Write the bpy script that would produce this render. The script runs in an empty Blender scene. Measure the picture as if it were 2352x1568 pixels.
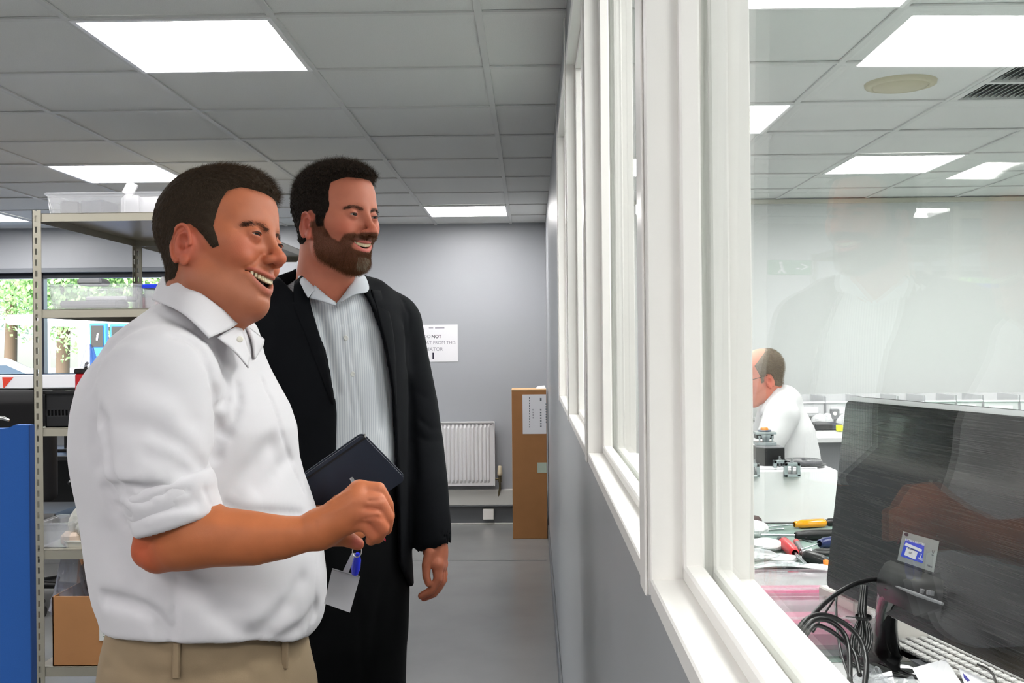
import bpy, math, random
import numpy as np
from mathutils import Matrix, Vector, Euler
from math import pi, sin, cos, radians

random.seed(7)
RNG = np.random.default_rng(7)
SC = bpy.context.scene
COL = SC.collection

# ------------------------------------------------------------------ camera
EYE = 1.445                      # camera height over the floor
FPX, YAW, PIT, ROL = 2393.8, -0.01641, 0.001446, -0.009577

def ray(px, py):
    """World direction of an image point of the 2352x1568 frame."""
    U, V = px - 1176, py - 784
    cr, sr = cos(ROL), sin(ROL)
    u, v = U * cr + V * sr, -U * sr + V * cr
    x, z2 = u / FPX, -v / FPX
    y = cos(PIT) - z2 * sin(PIT)
    z = sin(PIT) + z2 * cos(PIT)
    return np.array([x * cos(YAW) + y * sin(YAW), -x * sin(YAW) + y * cos(YAW), z])

def P(px, py, d):
    """Point seen at (px,py) that stands d metres into the room."""
    r = ray(px, py)
    return r * d / r[1] + np.array([0, 0, EYE])

def PZ(px, py, z):
    r = ray(px, py)
    return r * (z - EYE) / r[2] + np.array([0, 0, EYE])

cd = bpy.data.cameras.new('camera')
cam = bpy.data.objects.new('camera', cd)
COL.objects.link(cam)
SC.camera = cam
r0 = ray(1176, 784)
rx = ray(1177, 784) - r0
ry = r0 - ray(1176, 785)
X = Vector(rx).normalized(); Yv = Vector(ry).normalized(); Z = -Vector(r0).normalized()
cam.matrix_world = Matrix(((X.x, Yv.x, Z.x, 0), (X.y, Yv.y, Z.y, 0), (X.z, Yv.z, Z.z, EYE), (0, 0, 0, 1)))
cd.sensor_width = 36.0
cd.lens = 36.0 * FPX / 2352
cd.clip_start = 0.02
cd.clip_end = 200

# ------------------------------------------------------------------ sky, exposure
SC.view_settings.view_transform = 'Standard'
SC.view_settings.look = 'None'
SC.view_settings.gamma = 1
SC.view_settings.use_curve_mapping = False
SC.view_settings.exposure = 0.0
SC.cycles.use_denoising = True
SC.cycles.max_bounces = 9
SC.cycles.transparent_max_bounces = 24
SC.cycles.sample_clamp_indirect = 6
SC.cycles.caustics_reflective = False
SC.cycles.caustics_refractive = False

W = bpy.data.worlds.new('sky')
SC.world = W
W.use_nodes = True
wn = W.node_tree
sky = wn.nodes.new('ShaderNodeTexSky')
sky.sky_type = 'NISHITA'
sky.sun_elevation = radians(48)
sky.sun_rotation = radians(200)
sky.sun_disc = False
sky.dust_density = 3
wn.links.new(sky.outputs[0], wn.nodes['Background'].inputs[0])
wn.nodes['Background'].inputs[1].default_value = 1.7

PANEL_POWER = 24                # brightness of a ceiling light panel

# ------------------------------------------------------------------ materials
def lin(c):
    return tuple(((v / 255) / 12.92 if v <= 10 else ((v / 255 + .055) / 1.055) ** 2.4) for v in c)

_M = {}
def mat(name, rgb, rough=.5, metal=0., spec=.5, alpha=None, trans=0., bump=None, noise=None, emit=None, coat=0., sheen=0., sss=0.):
    """rgb 0-255 display colour. noise=(scale, amount) varies the colour; bump=(scale, strength, distance)."""
    if name in _M: return _M[name]
    m = bpy.data.materials.new(name); m.use_nodes = True
    nt = m.node_tree; b = nt.nodes['Principled BSDF']
    c = lin(rgb)
    b.inputs['Base Color'].default_value = (*c, 1)
    b.inputs['Roughness'].default_value = rough
    b.inputs['Metallic'].default_value = metal
    b.inputs['Specular IOR Level'].default_value = spec
    b.inputs['Transmission Weight'].default_value = trans
    b.inputs['Coat Weight'].default_value = coat
    b.inputs['Sheen Weight'].default_value = sheen
    if sss:
        b.inputs['Subsurface Weight'].default_value = sss
        b.inputs['Subsurface Radius'].default_value = (.012, .005, .003)
        b.inputs['Subsurface Scale'].default_value = 1.0
    if alpha is not None: b.inputs['Alpha'].default_value = alpha
    if emit:
        b.inputs['Emission Color'].default_value = (*lin(emit[0]), 1)
        b.inputs['Emission Strength'].default_value = emit[1]
    tc = nt.nodes.new('ShaderNodeTexCoord')
    if noise:
        n = nt.nodes.new('ShaderNodeTexNoise'); n.inputs['Scale'].default_value = noise[0]; n.inputs['Detail'].default_value = 4
        mx = nt.nodes.new('ShaderNodeMix'); mx.data_type = 'RGBA'
        k = noise[1]
        mx.inputs[6].default_value = (*[v * (1 - k) for v in c], 1)
        mx.inputs[7].default_value = (*[min(1, v * (1 + k)) for v in c], 1)
        nt.links.new(tc.outputs['Object'], n.inputs['Vector'])
        nt.links.new(n.outputs[0], mx.inputs[0]); nt.links.new(mx.outputs[2], b.inputs['Base Color'])
    if bump:
        n = nt.nodes.new('ShaderNodeTexNoise'); n.inputs['Scale'].default_value = bump[0]; n.inputs['Detail'].default_value = 5
        bp = nt.nodes.new('ShaderNodeBump'); bp.inputs['Strength'].default_value = bump[1]; bp.inputs['Distance'].default_value = bump[2]
        nt.links.new(tc.outputs['Object'], n.inputs['Vector'])
        nt.links.new(n.outputs[0], bp.inputs['Height']); nt.links.new(bp.outputs[0], b.inputs['Normal'])
    _M[name] = m
    return m

def nodes(m): return m.node_tree.nodes, m.node_tree.links, m.node_tree.nodes['Principled BSDF']

# ------------------------------------------------------------------ mesh builder
class MB:
    def __init__(s): s.v = []; s.f = []; s.m = []; s.n = 0; s.sm = []
    def add(s, vs, fs, mi=0, smooth=False):
        vs = np.asarray(vs, float).reshape(-1, 3)
        s.v.append(vs); s.f += [tuple(i + s.n for i in f) for f in fs]; s.m += [mi] * len(fs); s.sm += [smooth] * len(fs)
        s.n += len(vs); return s
    def box(s, c, d, R=None, ch=0.0, mi=0):
        """Box by centre and size, edges chamfered by ch, turned by R (3x3)."""
        h = np.array(d, float) / 2
        if ch <= 0:
            vs = np.array([[x, y, z] for x in (-1, 1) for y in (-1, 1) for z in (-1, 1)]) * h
            fs = [(0, 1, 3, 2), (4, 6, 7, 5), (0, 4, 5, 1), (2, 3, 7, 6), (0, 2, 6, 4), (1, 5, 7, 3)]
        else:
            ch = min(ch, h.min() * .95)
            vs = []; idx = {}
            for x in (-1, 1):
                for y in (-1, 1):
                    for z in (-1, 1):
                        for a in range(3):
                            p = np.array([x, y, z]) * (h - ch); p[a] = (x, y, z)[a] * h[a]
                            idx[(x, y, z, a)] = len(vs); vs.append(p)
            fs = []
            def q(a, *k): fs.append(tuple(idx[i] for i in k))
            for a in range(3):
                b, c2 = [(1, 2), (2, 0), (0, 1)][a]
                for sgn in (-1, 1):
                    def K(u, w, ax):
                        t = [0, 0, 0]; t[a] = sgn; t[b] = u; t[c2] = w; return (*t, ax)
                    r = [K(-1, -1, a), K(1, -1, a), K(1, 1, a), K(-1, 1, a)]
                    if sgn < 0: r = r[::-1]
                    q(a, *r)
            for a in range(3):          # edges along axis a
                b, c2 = [(1, 2), (2, 0), (0, 1)][a]
                for u in (-1, 1):
                    for w in (-1, 1):
                        def K(e, ax):
                            t = [0, 0, 0]; t[a] = e; t[b] = u; t[c2] = w; return (*t, ax)
                        r = [K(-1, b), K(1, b), K(1, c2), K(-1, c2)]
                        if u * w < 0: r = r[::-1]
                        q(a, *r)
            for x in (-1, 1):
                for y in (-1, 1):
                    for z in (-1, 1):
                        r = [(x, y, z, 0), (x, y, z, 1), (x, y, z, 2)]
                        if x * y * z < 0: r = r[::-1]
                        q(0, *r)
        vs = np.array(vs)
        if R is not None: vs = vs @ np.asarray(R).T
        return s.add(vs + np.array(c, float), fs, mi)
    def b2(s, lo, hi, ch=0.0, mi=0):
        lo = np.array(lo, float); hi = np.array(hi, float)
        return s.box((lo + hi) / 2, hi - lo, ch=ch, mi=mi)
    def tube(s, pts, r, n=10, caps=True, mi=0, closed=False):
        pts = np.array(pts, float); m = len(pts)
        rr = np.full(m, r, float) if np.isscalar(r) else np.array(r, float)
        T = np.gradient(pts, axis=0)
        if closed: T = np.roll(pts, -1, 0) - np.roll(pts, 1, 0)
        T /= np.linalg.norm(T, axis=1)[:, None] + 1e-12
        ref = np.array([0, 0, 1.]) if abs(T[0][2]) < .9 else np.array([1., 0, 0])
        vs = []; N = np.cross(T[0], ref); N /= np.linalg.norm(N)
        for i in range(m):
            N = N - T[i] * (N @ T[i]); N /= np.linalg.norm(N) + 1e-12
            B = np.cross(T[i], N)
            for k in range(n):
                a = 2 * pi * k / n
                vs.append(pts[i] + rr[i] * (cos(a) * N + sin(a) * B))
        fs = []
        for i in range(m if closed else m - 1):
            j = (i + 1) % m
            for k in range(n):
                fs.append((i * n + k, i * n + (k + 1) % n, j * n + (k + 1) % n, j * n + k))
        s.add(vs, fs, mi, True)
        if caps and not closed:
            s.add([vs[k] for k in range(n)], [tuple(range(n))[::-1]], mi)
            s.add([vs[(m - 1) * n + k] for k in range(n)], [tuple(range(n))], mi)
        return s
    def cyl(s, p0, p1, r0, r1=None, n=20, mi=0): return s.tube([p0, p1], [r0, r0 if r1 is None else r1], n, True, mi)
    def lathe(s, prof, c=(0, 0, 0), axis=(0, 0, 1), n=28, mi=0):
        """prof: (radius, height) pairs turned about axis through c."""
        a = np.array(axis, float); a /= np.linalg.norm(a)
        ref = np.array([0, 0, 1.]) if abs(a[2]) < .9 else np.array([1., 0, 0])
        N = np.cross(a, ref); N /= np.linalg.norm(N); B = np.cross(a, N)
        vs = []; fs = []
        for r, h in prof:
            for k in range(n):
                t = 2 * pi * k / n
                vs.append(np.array(c) + a * h + max(r, 1e-5) * (cos(t) * N + sin(t) * B))
        for i in range(len(prof) - 1):
            for k in range(n):
                fs.append((i * n + k, i * n + (k + 1) % n, (i + 1) * n + (k + 1) % n, (i + 1) * n + k))
        return s.add(vs, fs, mi, True)
    def prism(s, poly, z0, z1, T=None, mi=0):
        """Polygon in xy extruded z0..z1; T maps (n,3) points."""
        n = len(poly); vs = [(x, y, z0) for x, y in poly] + [(x, y, z1) for x, y in poly]
        fs = [tuple(range(n))[::-1], tuple(range(n, 2 * n))] + [(i, (i + 1) % n, (i + 1) % n + n, i + n) for i in range(n)]
        vs = np.array(vs, float)
        if T is not None: vs = T(vs)
        return s.add(vs, fs, mi)
    def mesh(s, name, mats, off=(0, 0, 0)):
        me = bpy.data.meshes.new(name)
        V = np.concatenate(s.v) - np.array(off, float) if s.v else np.zeros((0, 3))
        me.from_pydata(V.tolist(), [], s.f)
        for m in (mats if isinstance(mats, (list, tuple)) else [mats]): me.materials.append(m)
        me.polygons.foreach_set('material_index', s.m)
        me.polygons.foreach_set('use_smooth', s.sm)
        me.update(); return me

def origin_of(parent):
    o = np.zeros(3)
    while parent is not None:
        o = o + np.array(parent.location); parent = parent.parent
    return o

def ob(name, mb, mats, parent=None, label=None, kind=None, world=True):
    """Link a builder (or a ready mesh) as ONE object; world=True: its points are room coordinates."""
    if isinstance(mb, MB): me = mb.mesh(name, mats, origin_of(parent) if world else (0, 0, 0))
    else: me = mb
    o = bpy.data.objects.new(name, me); COL.objects.link(o)
    if parent is not None: o.parent = parent
    if label: o['label'] = label
    if kind: o['kind'] = kind
    return o

def thing(name, label, cat, loc=(0, 0, 0), group=None, rz=0):
    o = bpy.data.objects.new(name, None); COL.objects.link(o)
    o.empty_display_size = .05
    o.location = tuple(loc); o.rotation_euler = (0, 0, rz)
    tag(o, label, cat, group); return o

def tag(o, label, cat, group=None, kind=None):
    o['label'] = label; o['category'] = cat
    if group: o['group'] = group
    if kind: o['kind'] = kind
    return o

def center(o):
    """Move the origin of a top-level mesh to the base centre of its own points."""
    me = o.data; n = len(me.vertices); a = np.zeros(n * 3); me.vertices.foreach_get('co', a); a = a.reshape(-1, 3)
    c = (a.min(0) + a.max(0)) / 2; c[2] = a[:, 2].min()
    me.vertices.foreach_set('co', (a - c).ravel()); o.location = tuple(c); return o

def solo(name, mb, mats, label, cat, group=None, kind=None):
    o = ob(name, mb, mats); tag(o, label, cat, group, kind); return center(o)

def copy_tree(root, loc, label, rz=None):
    r = root.copy(); COL.objects.link(r); r.location = loc; r['label'] = label
    if rz is not None: r.rotation_euler = (0, 0, rz)
    for ch in list(root.children):
        c = ch.copy(); COL.objects.link(c); c.parent = r
        for g in ch.children:
            d = g.copy(); COL.objects.link(d); d.parent = c
    return r

def Rz(a): return np.array([[cos(a), -sin(a), 0], [sin(a), cos(a), 0], [0, 0, 1]])
def Rx(a): return np.array([[1, 0, 0], [0, cos(a), -sin(a)], [0, sin(a), cos(a)]])
def Ry(a): return np.array([[cos(a), 0, sin(a)], [0, 1, 0], [-sin(a), 0, cos(a)]])

def text(body, size, T, m, parent, name='lettering', depth=.0004, bold=False):
    """Raised flat lettering; T is a 4x4 placing its local xy plane in the room."""
    cu = bpy.data.curves.new(name, 'FONT'); cu.body = body; cu.size = size; cu.extrude = depth
    cu.align_x = 'CENTER'; cu.align_y = 'CENTER'
    if bold: cu.offset = size * .02
    cu.materials.append(m)
    o = bpy.data.objects.new(name, cu); COL.objects.link(o)
    bpy.context.view_layer.update()
    me = bpy.data.meshes.new_from_object(o.evaluated_get(bpy.context.evaluated_depsgraph_get()))
    bpy.data.objects.remove(o); bpy.data.curves.remove(cu); me.name = name
    o = bpy.data.objects.new(name, me); COL.objects.link(o)
    T = Matrix(T)
    if parent is not None:
        o.parent = parent; T = Matrix.Translation(-Vector(origin_of(parent))) @ T
    o.matrix_local = T
    return o

def frame(o, x, y):
    """4x4 with local x along x, local y along y at o."""
    x = np.array(x, float); x /= np.linalg.norm(x); y = np.array(y, float); y = y - x * (x @ y); y /= np.linalg.norm(y)
    z = np.cross(x, y)
    return [[x[0], y[0], z[0], o[0]], [x[1], y[1], z[1], o[1]], [x[2], y[2], z[2], o[2]], [0, 0, 0, 1]]

# ------------------------------------------------------------------ common materials
M_wall = mat('painted_plaster', (170, 173, 178), .38, bump=(140, .12, .002), noise=(1.5, .03))
M_wallR = mat('painted_plaster_bright', (206, 209, 208), .5, bump=(140, .08, .002))
M_part = mat('gloss_partition_paint', (158, 161, 164), .34, bump=(30, .05, .002))
M_tile = mat('mineral_fibre_tile', (226, 227, 225), .9, bump=(420, .55, .0015), noise=(300, .09))
M_bar = mat('ceiling_grid_metal', (216, 217, 215), .6)
M_white = mat('white_gloss_woodwork', (238, 236, 232), .28, bump=(60, .04, .001))
M_floor = mat('grey_vinyl_floor', (128, 129, 128), .26, bump=(6, .06, .004), noise=(3.2, .13))
M_skirt = mat('dark_grey_skirting_vinyl', (96, 99, 102), .4)
M_trim = mat('off_white_plastic', (200, 200, 196), .4)
M_black = mat('black_plastic', (20, 20, 21), .38)
M_steel = mat('brushed_steel', (190, 192, 194), .3, 1.)
M_cream = mat('cream_enamel_steel', (138, 134, 121), .42, noise=(9, .05))
M_card = mat('brown_cardboard', (166, 116, 70), .8, noise=(14, .07), bump=(90, .1, .001))
M_paper = mat('white_paper', (236, 236, 240), .8)
M_ink = mat('black_ink', (58, 58, 70), .8)

def mirror_share(nt, f0):
    """Schlick's mirror share f0 + (1-f0)(1-cos)^5, the same from both sides of a sheet."""
    lw = nt.nodes.new('ShaderNodeLayerWeight'); lw.inputs[0].default_value = .5
    p = nt.nodes.new('ShaderNodeMath'); p.operation = 'POWER'; p.inputs[1].default_value = 5
    q = nt.nodes.new('ShaderNodeMath'); q.operation = 'MULTIPLY_ADD'; q.inputs[1].default_value = .48; q.inputs[2].default_value = f0
    nt.links.new(lw.outputs['Facing'], p.inputs[0]); nt.links.new(p.outputs[0], q.inputs[0])
    return q.outputs[0]

def glass_material(name, tint=(253, 255, 254), r=0.0):
    """Window glass: see-through, mirrors more the flatter one looks along it."""
    m = bpy.data.materials.new(name); m.use_nodes = True; nt = m.node_tree
    nt.nodes.remove(nt.nodes['Principled BSDF'])
    t = nt.nodes.new('ShaderNodeBsdfTransparent'); t.inputs[0].default_value = (*lin(tint), 1)
    g = nt.nodes.new('ShaderNodeBsdfGlossy'); g.inputs['Roughness'].default_value = r
    f = mirror_share(nt, .022)
    mx = nt.nodes.new('ShaderNodeMixShader')
    nt.links.new(f, mx.inputs[0]); nt.links.new(t.outputs[0], mx.inputs[1]); nt.links.new(g.outputs[0], mx.inputs[2])
    nt.links.new(mx.outputs[0], nt.nodes['Material Output'].inputs[0])
    return m
M_glass = glass_material('window_glass')

def clear_plastic(name, rgb, body=.25, rough=.15):
    """Milky see-through plastic: part diffuse, part transparent, with gloss."""
    m = bpy.data.materials.new(name); m.use_nodes = True; nt = m.node_tree; b = nt.nodes['Principled BSDF']
    b.inputs['Base Color'].default_value = (*lin(rgb), 1); b.inputs['Roughness'].default_value = rough
    t = nt.nodes.new('ShaderNodeBsdfTransparent'); t.inputs[0].default_value = (.97, .97, .97, 1)
    mx = nt.nodes.new('ShaderNodeMixShader')
    f = mirror_share(nt, .04)
    ma = nt.nodes.new('ShaderNodeMath'); ma.operation = 'ADD'; ma.inputs[1].default_value = body; ma.use_clamp = True
    nt.links.new(f, ma.inputs[0]); nt.links.new(ma.outputs[0], mx.inputs[0])
    nt.links.new(t.outputs[0], mx.inputs[1]); nt.links.new(b.outputs[0], mx.inputs[2])
    nt.links.new(mx.outputs[0], nt.nodes['Material Output'].inputs[0])
    return m
M_tub = clear_plastic('clear_tub_plastic', (222, 224, 228), .20)
M_bag = clear_plastic('clear_bag_film', (222, 226, 232), .16, .08)
#== ROOM
CEIL = EYE + .953
YB = 8.331           # back wall of the corridor side
YR = 7.08            # back wall of the work room
XL, XR = -6.4, 4.6
YN = -2.6
PX0, PA = .104, .004  # partition: corridor face at (PX0, .9), turned by PA
WT = .0885              # its thickness

def wall(name, lo, hi, m, parent=None):
    mb = MB(); mb.b2(lo, hi); o = ob(name, mb, m, parent)
    if parent is None: o['kind'] = 'structure'
    return o

# floor: one sheet of vinyl with a welded seam
fl = wall('floor', (XL, YN, -.1), (XR, YB + .3, 0), M_floor)
mb = MB(); mb.b2((-4.9, 6.93, 0), (.10, 6.936, .0012)); ob('floor_seam', mb, M_skirt, fl)

# back wall of the corridor side with its window opening
WX0, WX1, WZ0, WZ1 = -5.3, -2.02, 1.205, 2.047
bw = wall('wall_back', (WX1, YB, 0), (.4, YB + .25, CEIL + .1), M_wall)
for lo, hi in [((XL, YB, 0), (WX1, YB + .25, WZ0)), ((XL, YB, WZ1), (WX1, YB + .25, CEIL + .1)), ((XL, YB, WZ0), (WX0, YB + .25, WZ1))]:
    wall('wall_panel', lo, hi, M_wall, bw)
wall('wall_left', (XL - .2, YN, 0), (XL, YB, CEIL + .1), M_wall)
wall('wall_front', (XL, YN - .2, 0), (XR, YN, CEIL + .1), M_wall)
wall('wall_back', (.19, YR, 0), (XR, YR + .2, CEIL + .1), M_wallR)
wall('wall_right', (XR, YN, 0), (XR + .2, YR + .2, CEIL + .1), M_wallR)

# partition between corridor and work room (pieces are built along +y, then turned)
def part_T(vs):
    vs = np.array(vs, float); s, t = vs[:, 1] - .9, vs[:, 0]
    return np.stack([PX0 + t * cos(PA) + s * sin(PA), .9 + s * cos(PA) - t * sin(PA), vs[:, 2]], 1)
def pbox(mb, t0, t1, s0, s1, z0, z1, ch=0.0, mi=0):
    b = MB(); b.b2((t0, s0, z0), (t1, s1, z1), ch)
    mb.add(part_T(b.v[0]), b.f, mi); return mb
SILL, HEAD = 1.240, 2.235
posts = [-.13, .902, 1.935, 2.97, 4.01]     # front face (towards the camera) of each post
PW = .07
pw = ob('wall_right_partition', pbox(pbox(MB(), .004, WT - .004, YN, YB, 0, SILL - .018), .004, WT - .004, YN, YB, HEAD + .03, CEIL + .05), M_part, kind='structure')
ob('wall_panel', pbox(MB(), .004, WT - .004, posts[4] + .001, YB, SILL - .018, HEAD + .03), M_part, pw)
ob('wall_panel', pbox(MB(), .004, WT - .004, YN, posts[0] - 1.0, SILL - .018, HEAD + .03), M_part, pw)
ob('baseboard_right', pbox(MB(), -.006, .004, YN, YB, 0, .1, .002), M_skirt, kind='structure')

prev = posts[0] - 1.0
for i, s in enumerate(posts):
    w = ob('window_%d' % (5 - i), pbox(MB(), -.001, WT, prev, s, SILL - .018, SILL, .0015), M_white, kind='structure')   # sill board
    w['label'] = 'white internal window, number %d from the far end of the partition' % (5 - i)
    s0, s1 = prev, s
    ob('head_board', pbox(MB(), -.001, WT, s0, s1, HEAD, HEAD + .035, .0015), M_white, w)
    b = MB()
    for a, c in ((s0, s0 + .018), (s1 - .0, s1 + .018)): pbox(b, -.001, WT, a, c, SILL, HEAD, .001)
    ob('jamb', pbox(MB(), -.001, WT, s1, s1 + .018, SILL - .003, HEAD, .001), M_white, w)
    ob('jamb', pbox(MB(), -.001, WT, s0 , s0 + .018, SILL - .003, HEAD, .001), M_white, w)
    for t0, t1, hh in ((.026, .0435, .014), (.052, .068, .010)):      # glazing beads both sides of the pane
        bd = MB()
        pbox(bd, t0, t1, s0 + .018, s1, SILL, SILL + hh, .002)
        pbox(bd, t0, t1, s1 - hh, s1, SILL, HEAD, .002)
        pbox(bd, t0, t1, s0 + .018, s0 + .018 + hh, SILL, HEAD, .002)
        pbox(bd, t0, t1, s0 + .018, s1, HEAD - hh, HEAD, .002)
        ob('glazing_bead', bd, M_white, w)
    # architrave strips on the corridor face: flush fillet and cover board
    ob('cover_board', pbox(MB(), -.0035, -.001, s + .022, s + PW - .004, SILL - .02, CEIL - .02, .001), M_white, w)
    ob('post_core', pbox(MB(), -.0008, WT - .001, s + .018, s + PW, SILL - .018, HEAD + .03), M_white, w)
    g = MB(); tt = .009 if i == 1 else .003
    gb = MB(); gb.b2((0, s0 + .02, SILL + .002), (.006, s1 - .001, HEAD - .002))
    gv = gb.v[0].copy(); gv[:, 0] += .0455 + (gv[:, 1] - s1) * (tt - PA) + (gv[:, 2] - 1.6) * (.0105 if i == 1 else 0)
    g.add(part_T(gv), gb.f)
    ob('pane', g, M_glass, w)
    prev = s + PW

# skirting, seam strip, cable trunking on the back wall
ob('baseboard_back', MB().b2((-1.9, YB - .012, 0), (.12, YB, .150), .002), M_skirt, kind='structure')
ob('trim_1', MB().b2((-1.9, YB - .022, 0), (.12, YB - .012, .012), .002), M_trim, kind='structure')

# ceiling: exposed grid, tiles set back in it, both rooms
def ceiling(x0, nx0, nx1, y0, ny0, ny1, xlo, xhi, ylo, yhi, lights, skip, tag2):
    ce = ob('ceiling', MB().b2((xlo, ylo, CEIL + .06), (xhi, yhi, CEIL + .16)), M_tile, kind='structure')
    rows = list(range(ny0, ny1 + 1)); cols = list(range(nx0, nx1 + 1))
    mx_ = MB().b2((xlo, -.011, -.006), (xhi, .011, 0.0)).mesh('grid_bar', M_bar)
    my_ = MB().b2((-.011, ylo, -.0065), (.011, yhi, 0.0)).mesh('grid_bar', M_bar)
    for r in rows:
        if ylo < y0 + .6 * r < yhi:
            o = ob('grid_bar', mx_, None, ce); o.location = (0, y0 + .6 * r, CEIL + .006)
    for c in cols:
        if xlo < x0 + .6 * c < xhi:
            o = ob('grid_bar', my_, None, ce); o.location = (x0 + .6 * c, 0, CEIL + .006)
    full = MB().box((0, 0, 0), (.592, .592, .014), ch=.003).mesh('ceiling_tile', M_tile)
    for r in rows[:-1]:
        for c in cols[:-1]:
            if (c, r) in lights or (c, r) in skip: continue
            a, b = max(x0 + .6 * c + .004, xlo), min(x0 + .6 * c + .596, xhi)
            p, q = max(y0 + .6 * r + .004, ylo), min(y0 + .6 * r + .596, yhi)
            if b - a < .01 or q - p < .01: continue
            cx, cy = (a + b) / 2, (p + q) / 2
            if b - a > .58 and q - p > .58: me = full
            else: me = MB().box((0, 0, 0), (b - a, q - p, .014), ch=.003).mesh('ceiling_tile', M_tile)
            o = ob('ceiling_tile', me, None, ce)
            o.location = (cx, cy, CEIL + .014 + random.uniform(-.0008, .0008))
            o.rotation_euler = (random.uniform(-.0012, .0012), random.uniform(-.0012, .0012), 0)
    return ce

CX0, CY0 = -.138, 3.010
RX0, RY0 = .485, 3.012
Lc = {(-2, 0): 'big square ceiling light panel above the two standing men', (-4, 4): 'ceiling light panel over the head of the man in white, second nearest',
      (-1, 7): 'small-looking ceiling light panel in front of the back wall, right of the bearded man', (-4, 7): 'ceiling light panel by the back wall, hidden behind the man in white',
      (-7, 7): 'ceiling light panel at the far left edge of the view, above the window',
      (-2, -7): None, (-4, -5): None, (-4, 0): None, (-6, 0): None, (-6, 4): None, (-6, -4): None, (-2, -8): None, (-5, -8): None}  # None entries: unseen panels added to light the corridor and the near posts
Lr = {(0, -1): 'nearest work room ceiling light, cut by the top edge of the picture', (0, 2): 'work room ceiling light half hidden by the thick white post',
      (0, 4): 'work room ceiling light seen only through the slit between two white posts', (2, 4): 'whole ceiling light panel above the far work room wall',
      (2, -1): None, (4, 2): None, (4, -1): None, (2, -5): None, (0, -6): None, (0, -3): None, (4, -5): None, (4, 5): None}  # None entries: unseen panels added for more light in the work room
Lr.pop((4, 5))
Lr[(4, 4)] = None  # unseen panel added to brighten the work room walls
ceilC = ceiling(CX0, -11, 1, CY0, -10, 9, XL, .15, YN, YB, Lc, {}, 'C')
VENT = (2, 1)
ceilR = ceiling(RX0, -1, 7, RY0, -10, 7, .15, XR, YN, YR, Lr, {VENT}, 'R')
o = ob('trim_2', MB().b2((.19, YR - .02, CEIL - .03), (XR, YR, CEIL + .0), .003), mat('dusty_cove_trim', (196, 194, 180), .6), kind='structure')

# ceiling lights: white frame with a glowing diffuser
m = mat('light_panel_diffuser', (255, 255, 255), .6, emit=((255, 252, 250), PANEL_POWER))
M_lamp_frame = mat('white_lamp_frame', (240, 240, 240), .4)
fm = MB()
for a, b, c, d in ((-.296, -.296, .296, -.28), (-.296, .28, .296, .296), (-.296, -.28, -.28, .28), (.28, -.28, .296, .28)):
    fm.b2((a, b, -.004), (c, d, .014), .001)
fme = fm.mesh('frame', M_lamp_frame)
dme = MB().b2((-.281, -.281, .0), (.281, .281, .006)).mesh('diffuser', m)
for X0_, Y0_, LL, nm in ((CX0, CY0, Lc, 'corridor'), (RX0, RY0, Lr, 'work room')):
    for (c, r), lab in LL.items():
        loc = (X0_ + .6 * c + .3, Y0_ + .6 * r + .3, CEIL)
        grp = nm + ' ceiling lights'
        t = thing('ceiling_light', lab or 'unseen square white ceiling light panel added to light the %s, outside the picture' % nm, 'light', loc, grp)
        ob('frame', fme, None, t); ob('diffuser', dme, None, t)

# square air diffuser of slats in the work room ceiling
vx, vy = RX0 + .6 * VENT[0] + .3, RY0 + .6 * VENT[1] + .3
M_vent = mat('grey_vent_metal', (150, 156, 152), .5)
t = thing('ceiling_vent', 'square slatted air vent in the work room ceiling', 'vent', (vx, vy, CEIL))
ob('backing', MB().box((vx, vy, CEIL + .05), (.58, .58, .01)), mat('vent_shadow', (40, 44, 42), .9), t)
b = MB()
for a, q, c, d in ((-.297, -.297, .297, -.27), (-.297, .27, .297, .297), (-.297, -.27, -.27, .27), (.27, -.27, .297, .27), (-.27, -.012, .27, .012)):
    b.b2((vx + a, vy + q, CEIL - .003), (vx + c, vy + d, CEIL + .02))
ob('frame', b, M_bar, t)
sl = MB().box((0, 0, 0), (.020, .256, .002), Ry(-.75)).mesh('slat', M_vent)
for yy in (-.141, .141):
    for k in range(22):
        o = ob('slat', sl, None, t); o.location = (-.262 + k * .025, yy, .012)

# round stained ceiling speaker
M_spk = mat('yellowed_plastic', (190, 184, 158), .6)
c = PZ(2068, 194, CEIL)
t = thing('ceiling_valve', 'round yellowed air valve in the work room ceiling', 'valve', (c[0], c[1], CEIL - .004))
ob('rim', MB().lathe([(.13, .012), (.128, 0), (.105, -.006), (.1, .0)], (c[0], c[1], CEIL - .004)), M_spk, t)
ob('disc', MB().lathe([(.1, .004), (.098, -.006), (.05, -.013), (.0, -.014)], (c[0], c[1], CEIL - .004)), M_spk, t)

# window in the back wall: dark frame, mullions, panes, sill
M_wf = mat('dark_window_frame', (34, 38, 46), .35)
w = ob('window_6', MB().b2((WX0, YB + .02, WZ1 - .045), (WX1, YB + .1, WZ1), .004).b2((WX0, YB + .02, WZ0), (WX1, YB + .1, WZ0 + .03), .004)
       .b2((WX0, YB + .02, WZ0), (WX0 + .05, YB + .1, WZ1)).b2((WX1 - .05, YB + .02, WZ0), (WX1, YB + .1, WZ1)), M_wf, kind='structure')
xm = P(95, 700, YB + .02)[0]
mulls = [xm, xm + 1.25, xm - .85]
for x in mulls: ob('mullion', MB().b2((x - .018, YB + .02, WZ0), (x + .018, YB + .09, WZ1), .003), M_wf, w)
ed = sorted([WX0, WX1] + mulls)
for a, b_ in zip(ed[:-1], ed[1:]): ob('pane', MB().b2((a + .01, YB + .05, WZ0 + .02), (b_ - .01, YB + .056, WZ1 - .02)), M_glass, w)
ob('sill', MB().b2((WX0 - .03, YB - .06, WZ0 - .025), (WX1 + .03, YB + .03, WZ0), .004), M_trim, w)
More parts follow.
